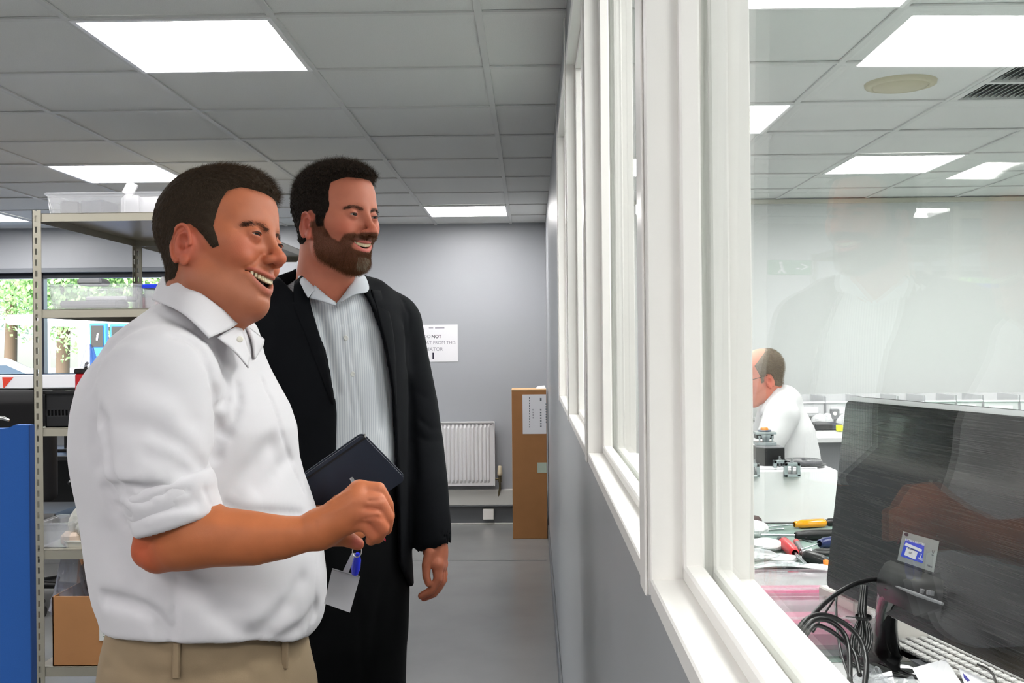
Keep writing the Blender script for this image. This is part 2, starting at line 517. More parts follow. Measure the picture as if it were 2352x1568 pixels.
ob('blind_box', MB().b2((WX0, YB - .03, WZ1 - .002), (WX1, YB + .0, WZ1 + .035), .004), mat('grey_blind_box', (120, 124, 130), .5), w)
#== SDF
# ------------------------------------------------------------------ sculpting with distance fields
def smin(a, b, k):
    if k <= 0: return np.minimum(a, b)
    h = np.clip(.5 + .5 * (b - a) / k, 0, 1)
    return b * (1 - h) + a * h - k * h * (1 - h)
def smax(a, b, k): return -smin(-a, -b, k)

def d_ell(p, c, r, R=None):
    q = p - np.array(c, np.float32)
    if R is not None: q = q @ np.array(R, np.float32)
    r = np.array(r, np.float32)
    k0 = np.sqrt(((q / r) ** 2).sum(-1)); k1 = np.sqrt(((q / r ** 2) ** 2).sum(-1)) + 1e-9
    return k0 * (k0 - 1) / k1
def d_cap(p, a, b, ra, rb):
    a = np.array(a, np.float32); b = np.array(b, np.float32)
    ba = b - a; L = float(ba @ ba) + 1e-12
    h = np.clip(((p - a) @ ba) / L, 0, 1)
    return np.sqrt(((p - a - h[..., None] * ba) ** 2).sum(-1)) - (ra + (rb - ra) * h)
def d_box(p, c, h, R=None, rad=0.):
    q = p - np.array(c, np.float32)
    if R is not None: q = q @ np.array(R, np.float32)
    q = np.abs(q) - (np.array(h, np.float32) - rad)
    return np.sqrt((np.maximum(q, 0) ** 2).sum(-1)) + np.minimum(q.max(-1), 0) - rad

class Vol:
    def __init__(s, lo, hi, h):
        s.lo = np.array(lo, float); s.h = h
        s.n = np.ceil((np.array(hi, float) - s.lo) / h).astype(int) + 1
        s.D = np.full(s.n, .5, np.float32)
    def sub(s, lo, hi):
        a = np.clip(np.floor((np.array(lo) - s.lo) / s.h).astype(int), 0, s.n)
        b = np.clip(np.ceil((np.array(hi) - s.lo) / s.h).astype(int) + 1, 0, s.n)
        if (b <= a).any(): return None, None
        g = [np.arange(a[i], b[i], dtype=np.float32) * s.h + s.lo[i] for i in range(3)]
        p = np.stack(np.meshgrid(*g, indexing='ij'), -1).astype(np.float32)
        return (slice(a[0], b[0]), slice(a[1], b[1]), slice(a[2], b[2])), p
    def put(s, fn, lo, hi, k=.01, op='add', pad=None):
        pad = (k + s.h * 2) if pad is None else pad
        sl, p = s.sub(np.array(lo) - pad, np.array(hi) + pad)
        if sl is None: return s
        d = fn(p)
        if op == 'add': s.D[sl] = smin(s.D[sl], d, k)
        elif op == 'sub': s.D[sl] = smax(s.D[sl], -d, k)
        elif op == 'int': s.D[sl] = smax(s.D[sl], d, k)
        elif op == 'off': s.D[sl] = s.D[sl] + d      # raw displacement
        return s
    def ell(s, c, r, k=.01, op='add', R=None):
        m = max(r) if R is not None else np.array(r)
        return s.put(lambda p: d_ell(p, c, r, R), np.array(c) - m, np.array(c) + m, k, op)
    def cap(s, a, b, ra, rb=None, k=.01, op='add'):
        rb = ra if rb is None else rb; m = max(ra, rb)
        return s.put(lambda p: d_cap(p, a, b, ra, rb), np.minimum(a, b) - m, np.maximum(a, b) + m, k, op)
    def chain(s, pts, rs, k=.01, op='add'):
        rs = [rs] * len(pts) if np.isscalar(rs) else rs
        def fn(p):
            d = None
            for i in range(len(pts) - 1):
                e = d_cap(p, pts[i], pts[i + 1], rs[i], rs[i + 1]); d = e if d is None else np.minimum(d, e)
            return d
        q = np.array(pts); m = max(rs)
        return s.put(fn, q.min(0) - m, q.max(0) + m, k, op)
    def groove(s, pts, w, depth):
        """Crease of width w pressed in (depth>0) or ridge raised (depth<0) along a line."""
        def fn(p):
            d = None
            for i in range(len(pts) - 1):
                e = d_cap(p, pts[i], pts[i + 1], 0, 0); d = e if d is None else np.minimum(d, e)
            return depth * np.exp(-(d / w) ** 2)
        q = np.array(pts)
        return s.put(fn, q.min(0), q.max(0), 0, 'off', pad=2.4 * w)
    def hit(s, px, py, d0=.8, d1=3.2):
        """Where the ray of an image point first meets the surface."""
        r = ray(px, py); r = r / r[1]
        t = np.arange(d0, d1, s.h * .5); q = t[:, None] * r + np.array([0, 0, EYE])
        i = np.round((q - s.lo) / s.h).astype(int); ok = ((i >= 0) & (i < s.n)).all(1)
        D = np.full(len(t), 9.); D[ok] = s.D[tuple(i[ok].T)]
        k = np.nonzero(D < 0)[0]
        return q[k[0]] if len(k) else None
    def fold(s, pts, w, depth, sub=4, dd=0.):
        """Crease through image points, laid on the surface."""
        pts = np.array(pts, float); t = np.linspace(0, len(pts) - 1, (len(pts) - 1) * sub + 1)
        px = np.interp(t, range(len(pts)), pts[:, 0]); py = np.interp(t, range(len(pts)), pts[:, 1])
        h = [x for x in (s.hit(a, b) for a, b in zip(px, py)) if x is not None]
        if len(h) > 1: s.groove([x + np.array([0, dd, 0]) for x in h], w, depth)
        return s
    def mesh(s):
        return surface_nets(s.D, s.lo, s.h)

def surface_nets(D, lo, h):
    S = D < 0
    nx, ny, nz = D.shape
    c = S[:-1, :-1, :-1].astype(np.int8)
    cnt = sum(S[i:nx - 1 + i, j:ny - 1 + j, k:nz - 1 + k].astype(np.int8) for i in (0, 1) for j in (0, 1) for k in (0, 1))
    act = (cnt > 0) & (cnt < 8)
    ijk = np.argwhere(act)
    idx = np.full(act.shape, -1, np.int64); idx[act] = np.arange(len(ijk))
    acc = np.zeros((len(ijk), 3)); num = np.zeros(len(ijk))
    I, J, K = ijk.T
    corners = [(i, j, k) for i in (0, 1) for j in (0, 1) for k in (0, 1)]
    for a in corners:
        for ax in range(3):
            if a[ax]: continue
            b = list(a); b[ax] = 1
            da = D[I + a[0], J + a[1], K + a[2]]; db = D[I + b[0], J + b[1], K + b[2]]
            m = (da < 0) != (db < 0)
            t = np.where(m, da / np.where(m, da - db, 1), 0)
            pos = np.array(a, float)[None, :].repeat(len(I), 0); pos[:, ax] += t
            acc[m] += pos[m]; num[m] += 1
    V = (ijk + acc / num[:, None]) * h + lo
    F = []
    for ax in range(3):
        sl0 = [slice(None)] * 3; sl1 = [slice(None)] * 3
        sl0[ax] = slice(0, -1); sl1[ax] = slice(1, None)
        ch = S[tuple(sl0)] != S[tuple(sl1)]
        e = np.argwhere(ch)
        b, c2 = [(1, 2), (2, 0), (0, 1)][ax]
        ok = (e[:, b] > 0) & (e[:, c2] > 0) & (e[:, b] < D.shape[b] - 1) & (e[:, c2] < D.shape[c2] - 1)
        e = e[ok]
        flip = S[tuple(sl0)][tuple(e.T)]
        q = []
        for db_, dc in ((1, 1), (0, 1), (0, 0), (1, 0)):
            f = e.copy(); f[:, b] -= db_; f[:, c2] -= dc
            q.append(idx[tuple(f.T)])
        q = np.stack(q, 1)
        q = np.where(flip[:, None], q, q[:, ::-1])
        F.append(q)
    F = np.concatenate(F)
    F = F[(F >= 0).all(1)]
    return V, F

def relax(V, F, it=1, lam=.5):
    V = V.copy()
    e0 = F.ravel(); e1 = np.roll(F, -1, 1).ravel()
    deg = np.bincount(e0, minlength=len(V)) + np.bincount(e1, minlength=len(V))
    for _ in range(it):
        A = np.zeros_like(V)
        for c in range(3):
            A[:, c] = np.bincount(e0, V[e1, c], len(V)) + np.bincount(e1, V[e0, c], len(V))
        V += lam * (A / np.maximum(deg, 1)[:, None] - V)
    return V

def vnormals(V, F):
    n = np.cross(V[F[:, 2]] - V[F[:, 0]], V[F[:, 3]] - V[F[:, 1]])
    N = np.zeros_like(V)
    for i in range(4):
        for c in range(3): N[:, c] += np.bincount(F[:, i], n[:, c], len(V))
    return N / (np.linalg.norm(N, axis=1)[:, None] + 1e-12)

def keep(V, F, m):
    """Keep the faces whose four points all satisfy m."""
    F = F[m[F].all(1)]
    u, inv = np.unique(F, return_inverse=True)
    return u, inv.reshape(F.shape)

def to_mesh(name, V, F, m, col=None, smooth=True):
    me = bpy.data.meshes.new(name)
    me.vertices.add(len(V)); me.vertices.foreach_set('co', np.asarray(V, np.float32).ravel())
    k = F.shape[1]
    me.loops.add(F.size); me.loops.foreach_set('vertex_index', F.ravel().astype(np.int32))
    me.polygons.add(len(F)); me.polygons.foreach_set('loop_start', np.arange(0, F.size, k, dtype=np.int32))
    me.polygons.foreach_set('use_smooth', np.full(len(F), smooth))
    me.materials.append(m)
    if col is not None:
        a = me.color_attributes.new('tint', 'FLOAT_COLOR', 'POINT')
        a.data.foreach_set('color', np.concatenate([col, np.ones((len(V), 1))], 1).astype(np.float32).ravel())
    me.update(calc_edges=True); me.validate()
    return me

def tinted(name, rough=.5, sss=0., spec=.5, bump=None, noise=None):
    m = mat(name, (200, 200, 200), rough, spec=spec, sss=sss, bump=bump)
    N, L, b = nodes(m)
    a = N.new('ShaderNodeAttribute'); a.attribute_name = 'tint'
    if noise:
        n = N.new('ShaderNodeTexNoise'); n.inputs['Scale'].default_value = noise[0]; n.inputs['Detail'].default_value = 6
        tc = N.new('ShaderNodeTexCoord'); L.new(tc.outputs['Object'], n.inputs['Vector'])
        h = N.new('ShaderNodeHueSaturation')
        mr = N.new('ShaderNodeMapRange'); mr.inputs[3].default_value = 1 - noise[1]; mr.inputs[4].default_value = 1 + noise[1]
        L.new(n.outputs[0], mr.inputs[0]); L.new(mr.outputs[0], h.inputs['Value']); L.new(a.outputs['Color'], h.inputs['Color'])
        L.new(h.outputs[0], b.inputs['Base Color'])
    else: L.new(a.outputs['Color'], b.inputs['Base Color'])
    return m

def strands(name, roots, dirs, length, n, parent, m, r0=.00008, r1=.00003, curl=.3, bend=None, T=None):
    """Hair as curves: roots (k,3), dirs (k,3) in head coordinates; T maps to parent coordinates."""
    k = len(roots); pts = np.zeros((k, n, 3))
    d = dirs / (np.linalg.norm(dirs, axis=1)[:, None] + 1e-9); p = roots.copy()
    L = length if not np.isscalar(length) else np.full(k, length)
    step = (L / (n - 1))[:, None]
    for i in range(n):
        pts[:, i] = p
        p = p + d * step
        d = d + RNG.normal(0, curl, (k, 3)) / n * 1.5
        if bend is not None: d = d + bend(p) / n
        d /= np.linalg.norm(d, axis=1)[:, None]
    if T is not None: pts = T(pts.reshape(-1, 3)).reshape(k, n, 3)
    hc = bpy.data.hair_curves.new(name); hc.add_curves([n] * k)
    hc.attributes['position'].data.foreach_set('vector', pts.astype(np.float32).ravel())
    ra = hc.attributes.get('radius') or hc.attributes.new('radius', 'FLOAT', 'POINT')
    ra.data.foreach_set('value', np.tile(np.linspace(r0, r1, n), k).astype(np.float32))
    hc.materials.append(m)
    o = bpy.data.objects.new(name, hc); COL.objects.link(o)
    if parent is not None: o.parent = parent
    return o

def hair_mat(name, rgb, rough=.45):
    m = mat(name, rgb, .6, spec=.15)
    N, L, b = nodes(m)
    h = N.new('ShaderNodeHairInfo'); hs = N.new('ShaderNodeHueSaturation'); hs.inputs['Color'].default_value = (*lin(rgb), 1)
    mr = N.new('ShaderNodeMapRange'); mr.inputs[3].default_value = .55; mr.inputs[4].default_value = 1.5
    L.new(h.outputs['Random'], mr.inputs[0]); L.new(mr.outputs[0], hs.inputs['Value']); L.new(hs.outputs[0], b.inputs['Base Color'])
    return m
#== HEAD
def head_rot(y, pi_, r):
    F = np.array([cos(y), -sin(y), 0]); L = np.array([sin(y), cos(y), 0]); U = np.array([0, 0, 1.])
    F2 = F * cos(pi_) - U * sin(pi_); U2 = U * cos(pi_) + F * sin(pi_)
    L3 = L * cos(r) - U2 * sin(r); U3 = U2 * cos(r) + L * sin(r)
    return np.stack([F2, L3, U3], 1)

def make_head(o, h=.0019):
    """Head in its own frame: x forward, y to the person's left, z up, eyes near z=0."""
    v = Vol((-.15, -.115, -.215), (.145, .115, .15), h)
    g = o.get
    v.ell((-.020, 0, .034), (.094, .074, .084), .02)                      # skull
    v.ell((.022, 0, .036), (.066, .064, .070), .03)                       # forehead
    v.ell((.030, 0, -.030), (.058, .058, .066), .03)                      # mid face
    for s in (-1, 1):
        v.cap((-.012, s * .056, -.030), (.008, s * .051, -.078), .018, .018, .04)
        v.cap((.004, s * .050, -.080), (.054, s * .018, -.104), .019, .016, .026)   # jaw line
        v.ell((.052, s * .043, -.026), (.024, .020, .022), .02)           # cheek
        v.cap((.074, s * .012, .019), (.058, s * .048, .017), .0105, .008, .015)    # brow ridge
        v.ell((.025, s * .058, -.012), (.03, .014, .02), .02)             # cheek bone
    if g('jowl'): v.ell((.02, 0, -.092), (.05, .052, .034), .03)
    ch = g('chin', (.064, -.103))
    v.ell((ch[0], 0, ch[1]), (.0185, .021, .017), .018)                     # chin
    v.ell((g('muz', .060), 0, -.066), (.026, .034, .028), .016)                      # muzzle
    nk = g('neck', ((-.035, 0, -.04), (-.075, 0, -.21), .060, .064))
    v.cap(nk[0], nk[1], nk[2], nk[3], .025)
    tf = g('throat')
    if tf: v.cap(tf[0], tf[1], tf[2], tf[3], .03)
    # eye hollows
    eu, ef, el = g('eye', (-.002, .0715, .031))[0], g('eye', (-.002, .0715, .031))[1], .031
    for s in (-1, 1):
        v.ell((.098, s * .030, eu + .001), (.020, .019, .0125), .014, 'sub')
    def surf(l, u):
        j = int(round((l - v.lo[1]) / v.h)); k = int(round((u - v.lo[2]) / v.h))
        col = v.D[:, j, k]; i = np.nonzero(col < 0)[0].max()
        return v.lo[0] + v.h * (i + col[i] / (col[i] - col[min(i + 1, len(col) - 1)] + 1e-9))
    # nose
    nf, nu = g('nose', (.119, -.038))
    v.chain([(.080, 0, .016), (.087, 0, .002), (nf - .020, 0, nu + .018), (nf - .0105, 0, nu + .003)], [.0080, .0072, .0078, .0098], .009)
    v.ell((nf - .0105, 0, nu - .000), (.0112, .0105, .0092), .006)
    for s in (-1, 1):
        v.ell((nf - .021, s * .0125, nu - .003), (.011, .0062, .0075), .005)
        v.ell((nf - .016, s * .0070, nu - .0115), (.0065, .0034, .0035), .002, 'sub')
    mq = g('mouth', (-.066, .028)); g_surf = (surf(0, mq[0] - .004), (surf(mq[1], mq[0] + g('smile', .005)) + surf(-mq[1], mq[0] + g('smile', .005))) / 2)
    # eyelids and eye opening
    op = g('open', .0032)
    for s in (-1, 1):
        v.ell((ef, s * el, eu), (.0148, .0155, .0148), .004)
        R = Rz(-s * .30) @ Rx(s * g('slant', .08))
        v.ell((ef + .013, s * (el + .0012), eu), (.011, .0122, op), .0015, 'sub', R)
        v.groove([(ef + .0155, s * (el - .011), eu + .0065), (ef + .0165, s * el, eu + .0088), (ef + .010, s * (el + .013), eu + .0062)], .0013, .0011)
        if g('bags'):
            v.groove([(ef + .0150, s * (el - .010), eu - .0075), (ef + .0145, s * (el + .002), eu - .0100), (ef + .0065, s * (el + .015), eu - .0070)], .0018, .0024)
            for k in range(3):
                v.groove([(ef + .002, s * (el + .017), eu + .0015 - k * .0035), (ef - .012, s * (el + .0265), eu + .004 - k * .007)], .0014, .0016)
    # mouth
    mu, ml = g('mouth', (-.066, .028))
    sm_ = g('smile', .005)
    fc, fe = g_surf
    f0 = fc + .0015; kk = (f0 - fe) / ml ** 2
    arch = lambda l, f0: f0 - kk * l * l
    oh = g('gap', .011)
    up = lambda l: mu + g('smile', .005) * (l / ml) ** 2
    lo = lambda l: mu - oh * (1 - (l / ml) ** 2) + g('smile', .005) * (l / ml) ** 2
    ls = np.linspace(-ml, ml, 11)
    v.chain([(arch(l, f0) - .0030, l, up(l) + .0035 - .0012 * (abs(l) < .003)) for l in ls], [.0018 + .0040 * (1 - (l / ml) ** 2) for l in ls], .004)
    v.chain([(arch(l, f0 - .004) - .0030, l, lo(l) - .0045) for l in ls], [.0020 + .0050 * (1 - (l / ml) ** 2) for l in ls], .005)
    def cav(p):
        l = p[..., 1]; q = np.clip(1 - (l / ml) ** 2, 0, 1)
        top = mu + g('smile', .005) * (l / ml) ** 2; bot = top - oh * q
        d = np.maximum(p[..., 2] - top, bot - p[..., 2]) * .85
        d = np.maximum(d, np.abs(l) - ml)
        return np.maximum(d, (f0 - .018 - kk * l * l) - p[..., 0])
    v.put(cav, (.05, -.035, -.11), (.14, .035, -.04), .0016, 'sub')
    for s in (-1, 1):                                                     # smile folds
        fl_ = [(.0190, nu + .003), (.0235, nu - .006), (ml * .86, mu + .017), (ml + .0045, mu + .004)]
        v.groove([(surf(s * l, u), s * l, u) for l, u in fl_], .0034, g('fold', .0030))
        v.ell((surf(s * (ml + .004), mu + .022) - .010, s * (ml + .006), mu + .023), (.013, .012, .010), .010)      # raised cheek by the fold
        v.ell((arch(ml, f0) + .001, s * (ml + .001), up(ml)), (.004, .0025, .0025), .004, 'sub')
    v.groove([(surf(l, mu - oh - .015), l, mu - oh - .015) for l in (-.012, 0, .012)], .004, .0020)
    v.groove([(nf - .017, 0, nu - .012), (f0 + .001, 0, mu + .008)], .0022, .0010)
    # ears
    et, eb = g('ear', ((-.010, .005), (.0026, -.058)))
    for s in (-1, 1):
        c = np.array([(et[0] + eb[0]) / 2 - .006, s * .0815, (et[1] + eb[1]) / 2])
        H = (et[1] - eb[1]) / 2; tilt = -.14; fl = g('flare', .50)
        R = Rz(s * fl) @ Ry(tilt)
        def E(x, z, out=0.): return tuple(c + R @ np.array([x, s * out, z]))
        v.ell(E(.0, .001, -.003), (.0205, .0062, H * .92), .006, 'add', R)
        v.cap((c[0] + .013, s * .070, c[2] + .01), (c[0] + .013, s * .070, c[2] - .014), .008, .008, .010)
        rim = [E(.0200 * cos(a), (H - .003) * sin(a) + .0015, .003) for a in np.linspace(-.25, 4.1, 14)]
        v.chain(rim, [.0030] * 10 + [.0032, .0036, .004, .0045], .0025)
        anti = [E(.0110 * cos(a) - .001, (H * .56) * sin(a) - .002, .002) for a in np.linspace(.9, 4.4, 8)]
        v.chain(anti, .0022, .003)
        v.ell(E(.004, .003, .002), (.0095, .008, .0125), .003, 'sub', R)  # concha
        v.ell(E(.0125, -.005, .003), (.0035, .003, .005), .003, 'add', R)  # tragus
        v.ell(E(.003, -H * .80, .001), (.0075, .0045, .0085), .005, 'add', R)  # lobe
    return v, dict(ef=ef, eu=eu, el=el, mu=mu, ml=ml, f0=f0, oh=oh, nf=nf, nu=nu, kk=kk, arch=arch, up=up, lo=lo)

def gauss(p, c, r): return np.exp(-(((p - np.array(c)) / np.array(r)) ** 2).sum(1))
def mixc(C, c, w): return C * (1 - w[:, None]) + np.array(lin(c))[None, :] * w[:, None]

M_eye = mat('eye_white', (150, 136, 126), .35)
M_iris = mat('dark_iris', (24, 19, 16), .5, spec=.2)
M_tooth = mat('tooth_enamel', (206, 192, 160), .2, coat=.3)
M_lash = mat('eyelash', (28, 20, 16), .6)

def face_parts(root, info, T, gaze=(.0, .0)):
    ef, eu, el = info['ef'], info['eu'], info['el']
    for s in (-1, 1):
        b = MB(); c = np.array([ef, s * el, eu])
        prof = [(.0122 * sin(a), -.0122 * cos(a)) for a in np.linspace(0, pi, 15)]
        ax = np.array([1, gaze[0], gaze[1]], float); ax /= np.linalg.norm(ax)
        b.lathe(prof, c, ax, 22)
        b.v = [T(x) for x in b.v]
        e = ob('eyeball', b, M_eye, root)
        b = MB().lathe([(.0066, .01035), (.0048, .0117), (.002, .0124), (0, .0125)], c, ax, 18)
        b.v = [T(x) for x in b.v]
        ob('iris', b, M_iris, e, world=True)
        b = MB()
        w = [(ef + .0145 * cos(a * 1.0) * (1 if True else 0) + .0008, s * (el + .0012) + .0135 * sin(a), eu + .0030 - .0028 * abs(sin(a)) ** 2) for a in np.linspace(-.75, .75, 9)]
        b.tube(w, [.0003, .0006, .0008, .0009, .0009, .0009, .0008, .0006, .0003], 6)
        b.v = [T(x) for x in b.v]
        ob('eyelashes', b, M_lash, root)
    mb = MB()
    fi = info['f0'] - .0060
    n = 10; ls = np.linspace(-info['ml'] * .86, info['ml'] * .86, n + 1)
    for i in range(n):
        l = (ls[i] + ls[i + 1]) / 2; wd = ls[i + 1] - ls[i]
        f = info['arch'](l, fi); an = math.atan2(2 * info['kk'] * l, 1)
        hh = min(.0088, info['oh'] * .8) * (1 - .3 * abs(l) / info['ml'])
        mb.box((f, l, info['up'](l) + .0010 - hh / 2), (.0045, wd * 1.06, hh), Rz(-an), .0009)
    mb.v = [T(x) for x in mb.v]
    ob('teeth', mb, M_tooth, root)

def skin_colors(V, info, base, lip, extra=()):
    C = np.tile(np.array(lin(base)), (len(V), 1))
    C = mixc(C, (188, 84, 64), .35 * np.clip(gauss(V, (.07, -.045, -.03), (.03, .022, .02)) + gauss(V, (.07, .045, -.03), (.03, .022, .02)), 0, 1))
    C = mixc(C, (190, 80, 66), .40 * gauss(V, (info['nf'] - .01, 0, info['nu']), (.014, .016, .012)))
    for s in (-1, 1):
        C = mixc(C, (196, 78, 70), .45 * gauss(V, (-.005, s * .085, -.025), (.03, .014, .04)))
        C = mixc(C, (120, 62, 52), .35 * gauss(V, (info['ef'] + .012, s * info['el'], info['eu'] - .004), (.012, .016, .008)))
    l = V[:, 1]; q = np.clip(1 - (l / info['ml']) ** 2, 0, 1)
    up = info['mu'] + (info['up'](info['ml']) - info['mu']) * (l / info['ml']) ** 2
    fa = info['arch'](l, info['f0'])
    near = (V[:, 0] > fa - .009) & (np.abs(l) < info['ml'])
    w1 = np.exp(-((V[:, 2] - up - .0028) / (.0036 * np.sqrt(q) + .0006)) ** 2) * near
    lo = up - info['oh'] * q
    w2 = np.exp(-((V[:, 2] - lo + .0045) / (.0052 * np.sqrt(q) + .0006)) ** 2) * near
    C = mixc(C, lip, .8 * np.clip(w1 + w2, 0, 1))
    inner = (V[:, 0] < fa - .0085) & (V[:, 0] > .04) & (V[:, 2] < up + .001) & (V[:, 2] > lo - .001) & (np.abs(l) < info['ml'])
    C = mixc(C, (40, 12, 10), inner * 1.0)
    return C

M_skin = tinted('skin', .52, sss=.10, spec=.32, bump=(900, .18, .0006), noise=(38, .13))
#== PEOPLE
def poly_sd(pt, poly):
    """Signed distance to a polygon in 2D, positive inside."""
    poly = np.array(poly, float); d = np.full(len(pt), 1e9); ins = np.zeros(len(pt), bool)
    for i in range(len(poly)):
        a, b = poly[i], poly[(i + 1) % len(poly)]
        e = b - a; w = pt - a; t = np.clip((w @ e) / (e @ e), 0, 1)
        d = np.minimum(d, np.linalg.norm(w - t[:, None] * e, axis=1))
        c = ((a[1] <= pt[:, 1]) != (b[1] <= pt[:, 1])) & (pt[:, 0] < (b[0] - a[0]) * (pt[:, 1] - a[1]) / (b[1] - a[1] + 1e-12) + a[0])
        ins ^= c
    return np.where(ins, d, -d)

def hair_shell(v, poly, thick, name, m, root, T, inset=.004, side=None, noise=.0012):
    """Close cap of hair: the head surface swollen by thick(p) inside the hair line."""
    n = v.D.shape
    g = [np.arange(n[i], dtype=np.float32) * v.h + v.lo[i] for i in range(3)]
    band = v.D < .03
    p = np.stack(np.meshgrid(*g, indexing='ij'), -1)[band]
    sd = poly_sd(p[:, [0, 2]], poly).astype(np.float32)
    if side is not None: sd = side(p, sd)
    t = thick(p) * np.clip(sd / .010, -1, 1)
    nz = noise * (np.sin(p[:, 0] * 420 + 3 * np.sin(p[:, 1] * 210)) * np.sin(p[:, 2] * 380 + 2 * np.sin(p[:, 0] * 160)) + .6 * np.sin(p[:, 1] * 700 + p[:, 2] * 300))
    D = v.D.copy(); D[~band] = .5
    D[band] = v.D[band] - t - nz * np.clip(sd / .01, 0, 1)
    D2 = D.copy(); D2[band] = np.maximum(D[band], -(sd + .0005))
    V, F = surface_nets(D2, v.lo, v.h)
    sdv = poly_sd(V[:, [0, 2]], poly)
    me = to_mesh(name, T(relax(V, F, 1, .3)), F, m)
    return ob(name, me, None, root), V, F

def scatter(V, F, w, k):
    """k random surface points with normals, weighted by w(V)."""
    A = .5 * np.linalg.norm(np.cross(V[F[:, 2]] - V[F[:, 0]], V[F[:, 3]] - V[F[:, 1]]), axis=1)
    N = vnormals(V, F); wf = A * np.clip(w[F].mean(1), 0, None); pf = wf / wf.sum()
    i = RNG.choice(len(F), k, p=pf); u = RNG.random((k, 2))
    a, b, c, d = [V[F[i, j]] for j in range(4)]
    q = (a * (1 - u[:, :1]) + b * u[:, :1]) * (1 - u[:, 1:]) + (d * (1 - u[:, :1]) + c * u[:, :1]) * u[:, 1:]
    return q, N[F[i]].mean(1)

def smooth01(x, a, b): 
    t = np.clip((x - a) / (b - a), 0, 1); return t * t * (3 - 2 * t)

# ---- man in the white shirt: head
H1R = head_rot(.2979, -.0606, .2093); H1C = np.array([-.4822, 1.6299, .1621 + EYE])
def TH1(p): return np.asarray(p) @ H1R.T + H1C
h1, i1 = make_head(dict(eye=(-.006, .0745, .031), nose=(.1155, -.0375), mouth=(-.066, .034), gap=.0160, smile=.006, open=.0015, chin=(.0655, -.104), muz=.062, slant=-.05,
                        bags=True, slim=1, jowl=True, fold=.0034, ear=((-.012, .006), (.001, -.060)), neck=((-.028, .0, -.04), (-.034, .0, -.20), .055, .052),
                        throat=((.034, 0, -.098), (-.03, 0, -.155), .027, .040), flare=.22))
man1 = thing('person', 'man in a white shirt with rolled sleeves and khaki trousers, smiling, holding a pen', 'person', (-.53, 1.66, 0))
V, F = h1.mesh(); V = relax(V, F, 2, .4)
C1 = skin_colors(V, i1, (168, 97, 66), (172, 84, 72))
POLY1 = [(.125, .060), (.100, .064), (.082, .0665), (.0615, .067), (.0475, .058), (.041, .039), (.0355, .018), (.0355, 0), (.043, -.0185), (.0455, -.031),
         (.033, -.034), (.0215, -.0175), (.0076, -.003), (-.0077, .008), (-.024, .004), (-.034, -.03), (-.026, -.050), (-.04, -.070), (-.075, -.070), (-.16, -.05), (-.16, .17), (.125, .17)]
sd = poly_sd(V[:, [0, 2]], POLY1)
C1 = mixc(C1, (60, 46, 38), .75 * smooth01(sd, -.002, .004))
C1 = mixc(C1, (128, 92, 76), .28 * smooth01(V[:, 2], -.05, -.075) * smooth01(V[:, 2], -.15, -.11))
HEAD1 = (V, F, C1)

M_hair1 = hair_mat('short_brown_hair', (70, 55, 41)); M_cap1 = mat('hair_underlayer_brown', (46, 37, 28), .8, spec=.12, bump=(500, .5, .002))
def thick1(p): return .0030 + .0025 * smooth01(p[:, 2], .02, .10) + .005 * smooth01(p[:, 0], .03, .08) * smooth01(p[:, 2], .05, .09) - .002 * smooth01(-p[:, 0], .05, .1)
cap, CV, CF = hair_shell(h1, POLY1, thick1, 'hair', M_cap1, man1, lambda p: TH1(p) - origin_of(man1))
def toward1(p, n):
    d = n * .32
    d[:, 0] += .9 * smooth01(p[:, 2], .03, .08) - .25
    d[:, 2] += -.9 * (1 - smooth01(p[:, 2], .05, .10))
    return d
w = smooth01(poly_sd(CV[:, [0, 2]], POLY1), -.001, .004)
q, n = scatter(CV, CF, w, 26000)
L = .0045 + .0075 * smooth01(q[:, 2], .02, .09)
strands('hair_strands', q - n * .001, toward1(q, n), L * RNG.uniform(.6, 1.15, len(q)), 5, cap, M_hair1, .00011, .00004, .5, T=lambda p: TH1(p) - origin_of(man1))
def brows(root, T, V, F, info, m, cN, k=380, dz=0.):
    for s in (-1, 1):
        line = np.array([(info['ef'] + .021, s * .012, info['eu'] + .0125 + dz), (info['ef'] + .019, s * .026, info['eu'] + .0175 + dz), (info['ef'] + .011, s * .038, info['eu'] + .0170 + dz), (info['ef'] + .001, s * .047, info['eu'] + .0125 + dz)])
        d = np.full(len(V), 1e9)
        for a, b in zip(line[:-1], line[1:]):
            e = b - a; t = np.clip(((V - a) @ e) / (e @ e), 0, 1); d = np.minimum(d, np.linalg.norm((V - a - t[:, None] * e) * np.array([.35, 1, 1]), axis=1))
        q, n = scatter(V, F, np.exp(-(d / .0026) ** 2), k)
        dd = n * .35; dd[:, 1] += s * 1.0; dd[:, 0] -= .4; dd[:, 2] += .12 - 8 * (np.abs(q[:, 1]) - .02)
        strands('eyebrow', q, dd, RNG.uniform(.004, .008, k), 4, root, m, .00011, .00004, .25, T=T)
brows(man1, lambda p: TH1(p) - origin_of(man1), V, F, i1, hair_mat('eyebrow_hair', (52, 38, 30)), 0)
face_parts(man1, i1, TH1, gaze=(-.05, -.05))

